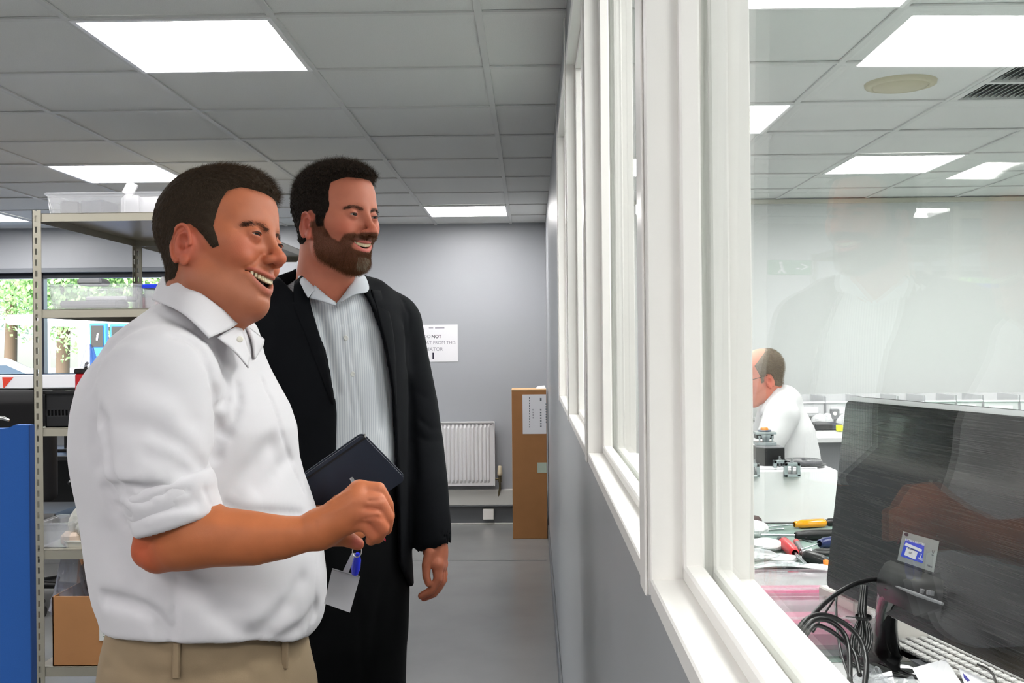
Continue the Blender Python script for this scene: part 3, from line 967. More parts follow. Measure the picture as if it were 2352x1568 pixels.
# ---- bearded man: head
H2R = head_rot(.6407, -.0023, .0217); H2C = np.array([-.4252, 2.3365, .2858 + EYE])
def TH2(p): return np.asarray(p) @ H2R.T + H2C
h2, i2 = make_head(dict(eye=(-.004, .0715, .031), nose=(.118, -.040), mouth=(-.0645, .0285), chin=(.062, -.098), muz=.058, gap=.0110, smile=.0045, open=.0020,
                        bags=False, fold=.0022, ear=((-.014, .005), (-.002, -.057)), neck=((-.040, .0, -.04), (-.065, 0, -.21), .056, .060), throat=((.01, 0, -.10), (-.03, 0, -.17), .035, .045), flare=.12))
man2 = thing('person', 'bearded man in a dark suit jacket and open-necked grey shirt, standing behind', 'person', (-.42, 2.40, 0))
V2, F2 = h2.mesh(); V2 = relax(V2, F2, 2, .4)
C2 = skin_colors(V2, i2, (178, 106, 82), (190, 98, 96))
POLY2 = [(.125, .078), (.100, .0745), (.0823, .0790), (.064, .0790), (.0405, .066), (.0405, .041), (.0425, .007), (.036, -.012), (.030, -.030), (.012, -.030), (.008, -.004), (-.010, .010), (-.026, .004), (-.036, -.03), (-.034, -.050),
         (-.055, -.062), (-.16, -.052), (-.16, .17), (.125, .17)]
BEARD = [(.010, -.004), (.038, -.004), (.034, -.030), (.040, -.052), (.052, -.060), (.070, -.046), (.085, -.042), (.13, -.041), (.14, -.14), (.06, -.16), (.035, -.125), (.008, -.100), (.000, -.060), (.004, -.02)]
sd = poly_sd(V2[:, [0, 2]], POLY2); sb = poly_sd(V2[:, [0, 2]], BEARD)
mouthd = np.sqrt((V2[:, 1] / (i2['ml'] * 1.02)) ** 2 + ((V2[:, 2] - i2['mu'] + .006) / .0125) ** 2)
bm = smooth01(sb, -.001, .004) * smooth01(mouthd, .95, 1.15) * (V2[:, 0] > -.01)
C2 = mixc(C2, (52, 40, 33), .75 * smooth01(sd, -.002, .004)); C2 = mixc(C2, (72, 46, 30), .78 * bm)
M_hair2 = hair_mat('thick_dark_brown_hair', (54, 43, 33)); M_cap2 = mat('hair_underlayer_dark', (27, 21, 17), .8, spec=.12, bump=(400, .6, .003))
def thick2(p): return .004 + .006 * smooth01(p[:, 2], .03, .11) + .009 * smooth01(p[:, 0], .03, .09) * smooth01(p[:, 2], .06, .09) + .006 * smooth01(-p[:, 0], .04, .11) * smooth01(p[:, 2], -.06, .0)
TL2 = lambda p: TH2(p) - origin_of(man2)
cap2, CV, CF = hair_shell(h2, POLY2, thick2, 'hair', M_cap2, man2, TL2, noise=.0028)
w = smooth01(poly_sd(CV[:, [0, 2]], POLY2), -.001, .004)
q, n = scatter(CV, CF, w, 24000)
d = n * .8; d[:, 0] += .25; d[:, 2] -= .5 * (1 - smooth01(q[:, 2], .05, .10))
strands('hair_strands', q - n * .001, d, (.004 + .009 * smooth01(q[:, 2], .02, .09)) * RNG.uniform(.5, 1.2, len(q)), 6, cap2, M_hair2, .00012, .00004, 1.3, T=TL2)
brows(man2, TL2, V2, F2, i2, hair_mat('eyebrow_hair_dark', (44, 34, 28)), 0)
M_beard = hair_mat('brown_beard_hair', (92, 58, 34)); M_beard2 = hair_mat('grey_beard_hair', (146, 132, 112))
q, n = scatter(V2, F2, bm, 15000)
d = n * .6; d[:, 2] -= .8; d[:, 1] += np.sign(q[:, 1]) * .1
keepn = ~((np.abs(q[:, 1]) < .016) & (q[:, 2] < -.094) & (q[:, 0] > .07) & (RNG.random(len(q)) < .75))
Lb = (.004 + .007 * smooth01(-q[:, 2], .06, .11)) * RNG.uniform(.6, 1.2, len(q))
strands('beard', q[keepn], d[keepn], Lb[keepn], 5, man2, M_beard, .00012, .00004, .8, T=TL2)
strands('grey_chin_hair', q[~keepn], d[~keepn], Lb[~keepn], 5, man2, M_beard2, .00012, .00004, .8, T=TL2)
face_parts(man2, i2, TH2, gaze=(.15, -.12))
#== BODIES
def d_loft(p, rows, th):
    """Stack of upright ellipses. rows: z, cx, cy, a (along facing), b (across); th: facing angle."""
    R = np.array(rows, float); R = R[R[:, 0].argsort()]
    z = p[..., 2]; f = lambda i: np.interp(z, R[:, 0], R[:, i]).astype(np.float32)
    x, y = p[..., 0] - f(1), p[..., 1] - f(2); a, b = f(3), f(4)
    u = x * cos(th) - y * sin(th); w = x * sin(th) + y * cos(th)
    k0 = np.sqrt((u / a) ** 2 + (w / b) ** 2) + 1e-6
    k1 = np.sqrt((u / a ** 2) ** 2 + (w / b ** 2) ** 2) + 1e-6
    d = k0 * (k0 - 1) / k1
    return np.maximum(d, np.maximum(R[0, 0] - z, z - R[-1, 0]))

def rows_px(rows, d, th, b):
    """Silhouette rows (py, left px, right px) at distance d -> loft rows; b(py) is the half breadth."""
    out = []
    for py, l, r in rows:
        A, B = P(l, py, d), P(r, py, d); w = (B[0] - A[0]) / 2; bb = b(py)
        a = math.sqrt(max(w * w - (bb * sin(th)) ** 2, .0016)) / cos(th)
        out.append(((A[2] + B[2]) / 2, (A[0] + B[0]) / 2, d, a, bb))
    return out

def hand(v, wrist, fingers, rw=.024, palm=.017, k=.008):
    """Palm spread from the wrist to the knuckles; each finger is a bent chain of joints."""
    for f in fingers:
        pts, rs = f; v.cap(wrist, pts[0], rw * .82, palm * .88, .014)
    for i in range(len(fingers) - 1):
        a, b = fingers[i][0][0], fingers[i + 1][0][0]
        if np.linalg.norm(np.array(a) - b) < .06: v.cap(a, b, palm * .75, palm * .75, .008)
    for pts, rs in fingers: v.chain(pts, rs, .0028)

# =================================================== man in the white shirt
TH = .12
rows = [(700, 374, 520), (724, 352, 552), (748, 322, 572), (776, 287, 582), (814, 262, 590), (850, 232, 606), (880, 214, 622), (935, 196, 655), (983, 190, 672), (1020, 188, 675), (1056, 192, 678),
        (1100, 199, 690), (1134, 206, 703), (1190, 214, 722), (1273, 224, 736), (1328, 232, 743), (1358, 238, 744), (1390, 250, 743), (1420, 257, 738), (1450, 262, 726), (1475, 266, 714), (1515, 262, 700)]
S1 = rows_px(rows, 1.66, TH, lambda y: float(np.interp(y, [700, 724, 748, 776, 814, 880, 1000, 1300, 1515], [.085, .125, .150, .165, .172, .192, .200, .200, .175])))
sh = Vol((-.90, 1.22, .93), (-.20, 2.00, 1.56), .0042)
full = ((-.90, 1.22, .90), (-.20, 2.00, 1.56))
sh.put(lambda p: d_loft(p, S1, TH), *full, k=0)
for d1, d2, sg in ((1.475, 1.62, 1), (1.86, 1.70, -1)):
    sx = 0 if sg > 0 else 12
    sh.cap(P(430 + sx, 815, d2), P(372 + sx, 872, d1), .055, .066, .035)
arm = [(P(370, 885, 1.475), .082), (P(362, 970, 1.445), .079), (P(368, 1060, 1.425), .072), (P(385, 1130, 1.415), .062)]
sh.chain([a for a, r in arm], [r for a, r in arm], .022)
armL = [(P(400, 862, 1.86), .085), (P(430, 960, 1.92), .075), (P(470, 1070, 1.92), .068), (P(500, 1130, 1.90), .062)]
sh.chain([a for a, r in armL], [r for a, r in armL], .03)
C = lambda pts: [(x / 1.653 + 160, y / 1.653 + 620) for x, y in pts]
F_ = sh.fold
F_(C([(395, 252), (450, 262), (500, 305), (532, 380), (550, 470), (560, 560), (556, 640), (545, 720)]), .0058, 0.0130)
F_(C([(562, 480), (566, 580), (560, 660), (548, 740), (538, 800)]), .0085, 0.0209)
F_(C([(575, 600), (620, 570), (642, 500), (640, 440)]), .007, 0.0095)
F_(C([(590, 620), (560, 610)]), .01, 0.0126)
F_(C([(560, 520), (600, 490), (608, 440), (590, 390)]), .006, 0.0053)
F_(C([(600, 880), (660, 800), (720, 720), (770, 670)]), .018, 0.0115)
F_(C([(720, 830), (780, 770), (830, 720)]), .014, 0.0073)
F_(C([(106, 552), (122, 590), (130, 660), (140, 740), (170, 820)]), .009, 0.0273)
F_(C([(96, 590), (92, 660), (105, 740)]), .010, 0.0084)
F_(C([(75, 450), (100, 380), (150, 300), (190, 250)]), .007, 0.0063)
F_(C([(120, 360), (160, 320), (210, 300), (260, 300)]), .010, -0.0042)
F_(C([(138, 828), (200, 822), (270, 826), (345, 832)]), .0060, 0.0157)
F_(C([(150, 855), (200, 850), (250, 872), (300, 870)]), .0050, 0.0115)
F_(C([(155, 885), (190, 900), (225, 930)]), .0045, 0.0126)
F_(C([(165, 915), (190, 935), (215, 965)]), .0040, 0.0115)
F_(C([(150, 760), (220, 790), (320, 790)]), .010, -0.0063)
F_(C([(340, 620), (420, 660), (490, 720), (522, 780)]), .011, 0.0068)
F_(C([(300, 700), (400, 730), (470, 790)]), .012, 0.0058)
F_(C([(180, 560), (260, 600), (330, 600)]), .018, 0.0046)
F_(C([(300, 420), (400, 470), (470, 560)]), .020, 0.0053)
F_(C([(402, 1150), (400, 1260), (396, 1390)]), .0042, 0.0076)
F_(C([(128, 1250), (200, 1262), (270, 1283), (325, 1318), (355, 1365), (370, 1400)]), .010, 0.0230)
F_(C([(880, 1180), (830, 1270), (760, 1350), (700, 1395)]), .015, 0.0073)
F_(C([(935, 1290), (880, 1360), (800, 1410)]), .011, 0.0095)
F_(C([(560, 1310), (650, 1370), (760, 1400)]), .014, 0.0063)
F_(C([(420, 1180), (520, 1260), (640, 1290)]), .016, 0.0046)
F_(C([(590, 890), (660, 922), (760, 925), (880, 930)]), .008, 0.0115)
F_(C([(735, 420), (790, 560), (815, 650), (850, 750), (890, 840)]), .0040, 0.0088)
F_(C([(948, 1080), (938, 1200), (930, 1300), (900, 1390)]), .0040, 0.0088)
F_(C([(330, 160), (380, 180), (450, 215), (520, 262)]), .0055, 0.0063)
F_(C([(150, 1000), (180, 1090), (240, 1180)]), .018, 0.0073)
hx = [P(a, b, c) for a, b, c in [(238, 1420, 1.66), (268, 1438, 1.60), (330, 1458, 1.52), (395, 1474, 1.485), (480, 1483, 1.475), (580, 1490, 1.49), (655, 1494, 1.54), (700, 1476, 1.60), (728, 1446, 1.66), (760, 1425, 1.66)]]
sh.put(lambda p: np.interp(p[..., 0], [q[0] for q in hx], [q[2] for q in hx]).astype(np.float32) - p[..., 2], *full, k=.008, op='int')
V, F = sh.mesh(); V = relax(V, F, 2, .45)
M_shirt = mat('white_cotton_shirt', (204, 202, 206), .85, sheen=.1, bump=(1400, .10, .0004))
O1 = origin_of(man1)
shirt1 = ob('shirt', to_mesh('shirt', V - O1, F, M_shirt), None, man1)

def band(mbl, rows_, m, name, parent, thick=.0022, sub=2, label=None):
    """Cloth strip from a grid of points (rows x stations), rounded and given thickness."""
    R_ = np.array(rows_, float); nr, ns = R_.shape[:2]
    me = bpy.data.meshes.new(name); fs = [(i * ns + j, i * ns + j + 1, (i + 1) * ns + j + 1, (i + 1) * ns + j) for i in range(nr - 1) for j in range(ns - 1)]
    me.from_pydata((R_.reshape(-1, 3) - origin_of(parent)).tolist(), [], fs); me.materials.append(m)
    me.polygons.foreach_set('use_smooth', [True] * len(fs))
    o = ob(name, me, None, parent, label)
    a = o.modifiers.new('s', 'SUBSURF'); a.boundary_smooth = 'PRESERVE_CORNERS'; a.levels = sub; a.render_levels = sub
    b = o.modifiers.new('t', 'SOLIDIFY'); b.thickness = thick; b.offset = 0
    return o
def Pl(l): return [P(*q) for q in l]
def offs(rowpts, c, k, dz):
    return [np.array(q) + (np.array([c[0], c[1], q[2]]) - q) * k + np.array([0, 0, dz]) for q in rowpts]
nk = P(470, 700, 1.65)
top = Pl([(372, 640, 1.675), (392, 642, 1.590), (432, 656, 1.552), (468, 682, 1.538), (510, 714, 1.548), (552, 743, 1.590)])
bot = Pl([(350, 688, 1.690), (368, 697, 1.565), (405, 709, 1.512), (438, 734, 1.488), (462, 757, 1.484), (480, 776, 1.490)])
def leaf(top, bot, nk):
    r1 = [a * .70 + b * .30 + (a - nk) * np.array([.035, .035, 0]) for a, b in zip(top, bot)]
    r2 = [a * .35 + b * .65 + (a - nk) * np.array([.030, .030, 0]) for a, b in zip(top, bot)]
    t2_ = [a + np.array([0, 0, .003]) for a in top]
    return [offs(top, nk, .10, -.035), offs(top, nk, .06, -.012), offs(t2_, nk, .02, .0), t2_, r1, r2, bot]
band(None, leaf(top, bot, nk), M_shirt, 'collar', man1)
top = Pl([(372, 640, 1.675), (392, 641, 1.745), (440, 655, 1.775), (490, 690, 1.770), (530, 722, 1.725), (558, 745, 1.650)])
bot = Pl([(350, 688, 1.690), (374, 692, 1.800), (440, 712, 1.830), (510, 745, 1.815), (575, 768, 1.760), (607, 780, 1.690)])
band(None, leaf(top, bot, nk), M_shirt, 'collar', man1)
# open front: the facing that stands under the collar
g1 = Pl([(552, 745, 1.600), (560, 768, 1.590), (566, 790, 1.585), (575, 818, 1.58)])
g2 = Pl([(500, 775, 1.515), (520, 790, 1.515), (545, 812, 1.525), (570, 845, 1.55)])
band(None, [g1, [(a + b) / 2 + np.array([0, -.006, 0]) for a, b in zip(g1, g2)], g2], M_shirt, 'front_facing', man1, .002)
g1 = Pl([(562, 747, 1.640), (578, 775, 1.640), (582, 800, 1.640), (584, 822, 1.63)])
g2 = Pl([(606, 782, 1.690), (604, 795, 1.670), (596, 806, 1.660), (584, 824, 1.64)])
band(None, [g1, g2], M_shirt, 'front_facing', man1, .003)
M_button = mat('pale_shirt_button', (224, 220, 206), .3)
q = P(553, 779, 1.528)
ob('button', MB().lathe([(.0045, 0), (.0048, .001), (.0040, .002), (.0, .0014)], q + np.array([0, -.004, 0]), (.2, -1, .1), 14), M_button, man1)

# rolled cuff: two turns of cloth round the arm
def cuff_ring(vol, A, B, ra, rb, k=.006):
    vol.cap(A, B, ra, rb, k)
cf = Vol((-.66, 1.28, 1.10), (-.36, 1.56, 1.34), .0028)
A0, A1 = P(414, 1122, 1.415), P(405, 1178, 1.415)
ax = np.array(A1) - A0; L_ = np.linalg.norm(ax); ax /= L_
hem = np.cross(ax, [0, 1, 0]); hem /= np.linalg.norm(hem)
tilt = P(497, 1160, 1.415) - P(294, 1224, 1.415); tilt /= np.linalg.norm(tilt); dn = np.cross(tilt, [0, 1., 0]); dn /= np.linalg.norm(dn)
if dn[2] > 0: dn = -dn
cc = P(398, 1158, 1.415)
def d_roll(p, c, ex, er, h, rx_, ry_, rnd):
    q = p - np.array(c, np.float32)
    z = q @ ex; x = q @ er; y = q @ np.cross(ex, er)
    k = np.sqrt((x / rx_) ** 2 + (y / ry_) ** 2) + 1e-6
    rad = (k - 1) * min(rx_, ry_)
    return np.sqrt(np.maximum(rad + rnd, 0) ** 2 + np.maximum(np.abs(z) - h + rnd, 0) ** 2) + np.minimum(np.maximum(rad + rnd, np.abs(z) - h + rnd), 0) - rnd
lo_, hi_ = (-.66, 1.28, 1.10), (-.36, 1.56, 1.34)
cf.put(lambda p: d_roll(p, cc, dn, tilt, .030, .0620, .060, .010), lo_, hi_, 0)
cf.put(lambda p: d_roll(p, cc - dn * .020 + tilt * .004, dn, tilt, .014, .0600, .058, .008), lo_, hi_, .006)
hole = cc + dn * .052
cf.put(lambda p: d_roll(p, hole, dn, tilt, .040, .0540, .051, .004), lo_, hi_, .003, 'sub')
for a, b, w_, dp in [([(250, 905), (300, 880), (370, 850), (450, 838)], 0, .005, .004), ([(230, 950), (300, 915), (400, 905), (480, 880)], 0, .007, .003), ([(300, 960), (380, 930), (470, 925)], 0, .006, -.002), ([(510, 830), (530, 880), (548, 905)], 0, .004, .003)]:
    cf.fold(C(a), w_, dp)
V, F = cf.mesh(); V = relax(V, F, 2, .45)
ob('rolled_cuff', to_mesh('rolled_cuff', V - O1, F, M_shirt), None, man1)
b = MB().lathe([(.052, -.026), (.060, -.03), (.065, -.012), (.066, .018), (.062, .03), (.05, .027)], P(512, 1150, 1.885), P(530, 1200, 1.86) - P(500, 1110, 1.90), 28)
ob('rolled_cuff', b, M_shirt, man1)

# arms and hands (skin)
hv = Vol((-.66, 1.24, 1.09), (-.16, 1.62, 1.36), .0021)
fa = [(378, 1180, 1.418, .036), (347, 1262, 1.418, .0265), (365, 1266, 1.418, .0300), (405, 1250, 1.414, .0355), (455, 1236, 1.412, .0400), (500, 1232, 1.410, .0405), (583, 1236, 1.410, .0365), (644, 1234, 1.410, .0300), (700, 1226, 1.412, .0245), (728, 1218, 1.414, .0235)]
hv.chain([P(a, b, c) for a, b, c, r in fa], [r for *_, r in fa], .016)
hv.cap(P(420, 1150, 1.415), P(430, 1225, 1.412), .045, .040, .02)
d = 1.415
fing = [([P(826, 1128, d + .006), P(868, 1124, d + .004), P(888, 1158, d + .016), P(893, 1186, d + .030)], [.0150, .0108, .0098, .0086]),
        ([P(822, 1150, d - .006), P(868, 1152, d - .008), P(889, 1186, d + .002), P(886, 1214, d + .014)], [.0150, .0112, .0102, .0090]),
        ([P(812, 1176, d - .008), P(860, 1182, d - .012), P(878, 1212, d - .004), P(868, 1234, d + .006)], [.0140, .0106, .0098, .0086]),
        ([P(796, 1200, d - .003), P(838, 1206, d - .008), P(858, 1230, d - .004), P(852, 1240, d + .004)], [.0125, .0090, .0084, .0078])]
hand(hv, P(735, 1214, 1.416), fing)
th = ([P(765, 1222, d + .020), P(800, 1238, d + .034), P(822, 1249, d + .040)], [.0150, .0115, .0090])
hv.chain(*th, .008); hv.cap(P(735, 1216, 1.42), th[0][0], .022, .016, .014)
for a in ([(728, 1160), (760, 1150), (800, 1130)], [(745, 1180), (780, 1170), (812, 1152)]): hv.fold(a, .0035, -.0016)
hv.fold([(846, 1150), (866, 1148), (880, 1146)], .0022, .0022)
hv.fold([(840, 1190), (862, 1186), (878, 1192)], .0022, .0024)
hv.fold([(838, 1166), (858, 1168), (872, 1172)], .0022, .0018)
hv.fold([(722, 1238), (728, 1220), (726, 1200)], .0022, .0014)
hv.fold([(500, 1205), (580, 1212), (660, 1215)], .010, -.0018)
V, F = hv.mesh(); V = relax(V, F, 2, .4)
def arm_tint(V, base, spots=()):
    Cc = np.tile(np.array(lin(base)), (len(V), 1))
    for c, r, col, k in spots: Cc = mixc(Cc, col, k * np.exp(-(((V - np.array(c)) / r) ** 2).sum(1)))
    return Cc
CA = arm_tint(V, (172, 99, 60), [(P(330, 1270, 1.40), .035, (170, 66, 46), .6), (P(868, 1150, 1.4), .03, (200, 124, 96), .5), (P(826, 1249, 1.44), .012, (214, 108, 104), .8), (P(866, 1210, 1.4), .03, (194, 106, 80), .5)])
hl = Vol((-.62, 1.60, 1.02), (-.20, 2.0, 1.36), .0042)
fl = [(500, 1130, 1.895, .045), (530, 1215, 1.88, .036), (640, 1215, 1.82, .034), (720, 1200, 1.77, .026)]
hl.chain([P(a, b, c) for a, b, c, r in fl], [r for *_, r in fl], .016)
hand(hl, P(735, 1198, 1.765), [([P(775, 1168 + 16 * i, 1.762), P(805, 1165 + 18 * i, 1.758), P(828, 1172 + 18 * i, 1.752)], [.012, .010, .009]) for i in range(4)])
hl.chain([P(745, 1190, 1.75), P(775, 1150, 1.735), P(800, 1140, 1.73)], [.014, .011, .010], .006)
VL, FL = hl.mesh(); VL = relax(VL, FL, 2, .4)

# body core under the clothes, one mesh with head, arms and hands
core = Vol((-.80, 1.40, .02), (-.22, 1.95, 1.50), .009)
core.put(lambda p: d_loft(p, [(z, cx, cy, a * .78, b * .78) for z, cx, cy, a, b in S1], TH), (-.8, 1.4, .9), (-.22, 1.95, 1.5), 0)
for sy in (-1, 1):
    core.chain([(-.53, 1.66 + sy * .08, .90), (-.52, 1.66 + sy * .10, .50), (-.54, 1.66 + sy * .10, .10)], [.065, .050, .040], .02)
VC, FC = core.mesh()
def join(parts):
    V = []; F = []; C_ = []; n = 0
    for v_, f_, c_ in parts: V.append(v_); F.append(f_ + n); C_.append(c_); n += len(v_)
    return np.concatenate(V), np.concatenate(F), np.concatenate(C_)
sk = lin((172, 99, 60))
V, F, C_ = join([(TH1(HEAD1[0]), HEAD1[1], HEAD1[2]), (V, F, CA), (VL, FL, np.tile(sk, (len(VL), 1))), (VC, FC, np.tile(sk, (len(VC), 1)))])
ob('body', to_mesh('body', V - O1, F, M_skin, C_), None, man1)

# khaki trousers
M_khaki = mat('khaki_cotton', (138, 119, 94), .85, bump=(700, .25, .0006), noise=(8, .06))
tr = Vol((-.82, 1.38, .06), (-.22, 1.96, 1.02), .007)
W1 = rows_px([(1380, 284, 680), (1410, 274, 690), (1440, 262, 694), (1470, 253, 700), (1500, 246, 706), (1540, 240, 716), (1568, 236, 724)], 1.66, TH, lambda y: .170)
zz = min(r[0] for r in W1); W1 += [(zz - .05, W1[-1][1], 1.66, W1[-1][3] * 1.0, .19), (zz - .12, W1[-1][1] - .005, 1.66, W1[-1][3] * .93, .185)]
tr.put(lambda p: d_loft(p, W1, TH), (-.82, 1.38, .06), (-.22, 1.96, 1.02), 0)
for sy in (-1, 1): tr.chain([(-.535, 1.66 + sy * .092, .84), (-.53, 1.66 + sy * .10, .48), (-.54, 1.66 + sy * .10, .10)], [.108, .082, .072], .03)
tr.fold([(238, 1530), (330, 1548), (430, 1556), (560, 1540)], .006, .007)
tr.fold([(262, 1478), (400, 1500), (520, 1522), (640, 1520), (700, 1505)], .004, .004)
tr.fold([(300, 1490), (320, 1520), (350, 1560)], .010, .005)
tr.fold([(440, 1530), (470, 1568)], .010, .004)
tr.fold([(555, 1532), (575, 1550), (600, 1568)], .005, .006)
tr.fold([(640, 1530), (650, 1568)], .008, .004)
tr.fold([(262, 1500), (300, 1530), (330, 1568)], .012, .005)
V, F = tr.mesh(); V = relax(V, F, 2, .4)
ob('trousers', to_mesh('trousers', V - O1, F, M_khaki), None, man1)
for px, py in ((406, 1516), (655, 1496)):
    h_ = tr.hit(px, py)
    if h_ is not None: ob('belt_loop', MB().box(h_ + np.array([0, -.002, 0]), (.011, .006, .052), Rz(-.05) @ Ry(.03), .002), M_khaki, man1)
M_shoe = mat('brown_leather', (70, 46, 32), .35)
def shoe(cx, cy, th, root):
    v = Vol((-.13, -.07, -.005), (.22, .07, .13), .006)
    v.ell((.06, 0, .028), (.135, .046, .045), .01); v.ell((-.04, 0, .045), (.06, .040, .055), .03); v.cap((-.03, 0, .05), (-.04, 0, .10), .042, .044, .02)
    v.put(lambda p: .0 - p[..., 2], (-.13, -.07, -.005), (.22, .07, .13), 0, 'int')
    v.put(lambda p: d_box(p, (.04, 0, .008), (.15, .042, .008), rad=.006), (-.12, -.06, 0), (.2, .06, .02), .003)
    V, F = v.mesh(); V = V @ Rz(-th).T + np.array([cx, cy, .003])
    return ob('shoe', to_mesh('shoe', V - origin_of(root), F, M_shoe), None, root)
shoe(-.53, 1.56, .1, man1); shoe(-.53, 1.76, .05, man1)

# =================================================== bearded man: suit and shirt
T2 = .92
FX, FY = cos(T2), -sin(T2); LX, LY = sin(T2), cos(T2)
B2 = np.array([-.468, 2.415])
def tor2(f, l, z): return np.array([B2[0] + FX * f + LX * l, B2[1] + FY * f + LY * l, z])
def lat2(px, py, f=.12):
    """(across, height) where the ray of an image point meets the plane f in front of his spine."""
    r = ray(px, py); n = np.array([FX, FY, 0]); p0 = tor2(f, 0, 0) - np.array([0, 0, EYE])
    q = r * (n @ (p0 * np.array([1, 1, 0]))) / (n @ r)
    dlt = q[:2] - B2; return dlt[0] * LX + dlt[1] * LY, q[2] + EYE
def zz2(y): return P(800, y, 2.4)[2]
R2 = [(zz2(618), 0, 0, .055, .060), (zz2(645), 0, 0, .075, .085), (zz2(670), 0, 0, .095, .125), (zz2(700), 0, 0, .112, .165), (zz2(760), 0, 0, .125, .185), (zz2(860), 0, 0, .132, .188), (zz2(980), 0, 0, .132, .182),
      (zz2(1080), 0, 0, .136, .180), (zz2(1180), 0, 0, .138, .186), (zz2(1300), 0, 0, .138, .192), (zz2(1362), 0, 0, .138, .196)]
def loft2(grow, dz=0.):
    rows = [(z, B2[0], B2[1], a + grow, b + grow) for z, _, _, a, b in R2]
    return lambda p: d_loft(p, rows, T2)
lo2, hi2 = (-.86, 1.98, .80), (-.10, 2.86, 1.66)
M_collar2 = mat('grey_shirt_collar', (190, 194, 201), .8)
# grey striped shirt
s2 = Vol(lo2, hi2, .0046)
s2.put(loft2(-.006), lo2, hi2, 0)
s2.put(lambda p: p[..., 2] * -1 + zz2(1100), lo2, hi2, 0, 'int')
for pts, w_, dp in [([(792, 690), (800, 760), (812, 850), (826, 950), (832, 1000)], .0030, .0030), ([(776, 690), (784, 770), (796, 860), (808, 950)], .0030, .0028), ([(735, 720), (755, 800), (775, 900)], .010, .004), ([(720, 690), (740, 740), (752, 790)], .008, .004),
                    ([(845, 700), (858, 780), (868, 880), (875, 980)], .010, .0045), ([(822, 690), (838, 760), (852, 840)], .008, .0035), ([(885, 820), (893, 900), (897, 990)], .008, .004), ([(812, 680), (820, 740), (826, 800)], .006, .003)]:
    s2.fold(pts, w_, dp)
V, F = s2.mesh(); V = relax(V, F, 2, .45)
M_shirt2 = mat('grey_striped_shirt', (205, 208, 213), .8)
N_, L__, b_ = nodes(M_shirt2)
tc = N_.new('ShaderNodeTexCoord'); mp = N_.new('ShaderNodeMapping'); mp.inputs['Rotation'].default_value = (0, 0, T2 - pi / 2 + pi / 2)
wv = N_.new('ShaderNodeTexWave'); wv.bands_direction = 'Y'; wv.inputs['Scale'].default_value = 55; wv.inputs['Distortion'].default_value = .4
cr = N_.new('ShaderNodeValToRGB'); cr.color_ramp.elements[0].position = .25; cr.color_ramp.elements[0].color = (*lin((178, 183, 191)), 1); cr.color_ramp.elements[1].position = .6; cr.color_ramp.elements[1].color = (*lin((203, 206, 210)), 1)
L__.new(tc.outputs['Object'], mp.inputs[0]); L__.new(mp.outputs[0], wv.inputs[0]); L__.new(wv.outputs[0], cr.inputs[0]); L__.new(cr.outputs[0], b_.inputs['Base Color'])
O2 = origin_of(man2)
ob('shirt', to_mesh('shirt', V - O2, F, M_shirt2), None, man2)
for px, py in ((783, 687), (794, 776), (810, 859), (823, 943)):
    q = s2.hit(px, py)
    ob('button', MB().lathe([(.0056, 0), (.006, .0012), (.0052, .0024), (.0035, .0018), (0, .0018)], q + np.array([0, -.0005, 0]), (FX, FY, 0), 16), M_trim, man2)
# collar of the grey shirt
nk = tor2(.02, 0, 1.60)
top = Pl([(700, 585, 2.46), (685, 590, 2.41), (692, 618, 2.345), (706, 641, 2.312), (716, 651, 2.302), (728, 661, 2.296)])
bot = Pl([(690, 610, 2.48), (677, 606, 2.42), (684, 636, 2.330), (695, 662, 2.280), (701, 673, 2.268), (708, 684, 2.262)])
def flap(top, bot):
    return [[a + (nk - a) * np.array([.10, .10, 0]) - np.array([0, 0, .012]) for a in top], top, [(a + b) / 2 + (a - nk) * np.array([.04, .04, 0]) for a, b in zip(top, bot)], bot]
band(None, flap(top, bot), M_collar2, 'collar', man2)
g1 = Pl([(722, 655, 2.298), (740, 671, 2.292), (755, 684, 2.290), (770, 694, 2.292)])
g2 = Pl([(712, 684, 2.268), (730, 688, 2.268), (748, 694, 2.270), (772, 702, 2.276)])
band(None, [g1, g2], M_collar2, 'front_facing', man2, .003)
top = Pl([(822, 622, 2.43), (818, 628, 2.39), (812, 638, 2.350), (802, 656, 2.315), (788, 675, 2.298), (774, 693, 2.292)])
bot = Pl([(836, 630, 2.44), (846, 650, 2.385), (849, 668, 2.335), (838, 673, 2.310), (818, 672, 2.292), (786, 692, 2.280)])
band(None, flap(top, bot), M_collar2, 'collar', man2)

# suit jacket
M_suit = mat('dark_navy_suit_cloth', (11, 13, 17), .9, spec=.15, bump=(900, .2, .0005), noise=(20, .12))
j = Vol((-.92, 1.98, .78), (-.08, 2.90, 1.64), .0050)
lo2, hi2 = (-.92, 1.98, .78), (-.08, 2.90, 1.64)
j.put(loft2(.012), lo2, hi2, 0)
aL = [(P(899, 748, 2.53), .076), (P(921, 830, 2.55), .069), (P(947, 930, 2.555), .063), (P(966, 1020, 2.54), .056), (P(979, 1110, 2.50), .052), (P(990, 1200, 2.47), .047), (P(993, 1236, 2.46), .0455)]
j.cap(P(850, 690, 2.46), P(893, 732, 2.53), .055, .064, .03)
j.chain([a for a, r in aL], [r for a, r in aL], .018)
aR = [(tor2(0, -.20, 1.50), .078), (tor2(-.02, -.245, 1.25), .062), (tor2(.06, -.25, 1.02), .048)]
j.cap(tor2(0, -.09, 1.56), tor2(0, -.18, 1.525), .05, .062, .03)
j.chain([a for a, r in aR], [r for a, r in aR], .018)
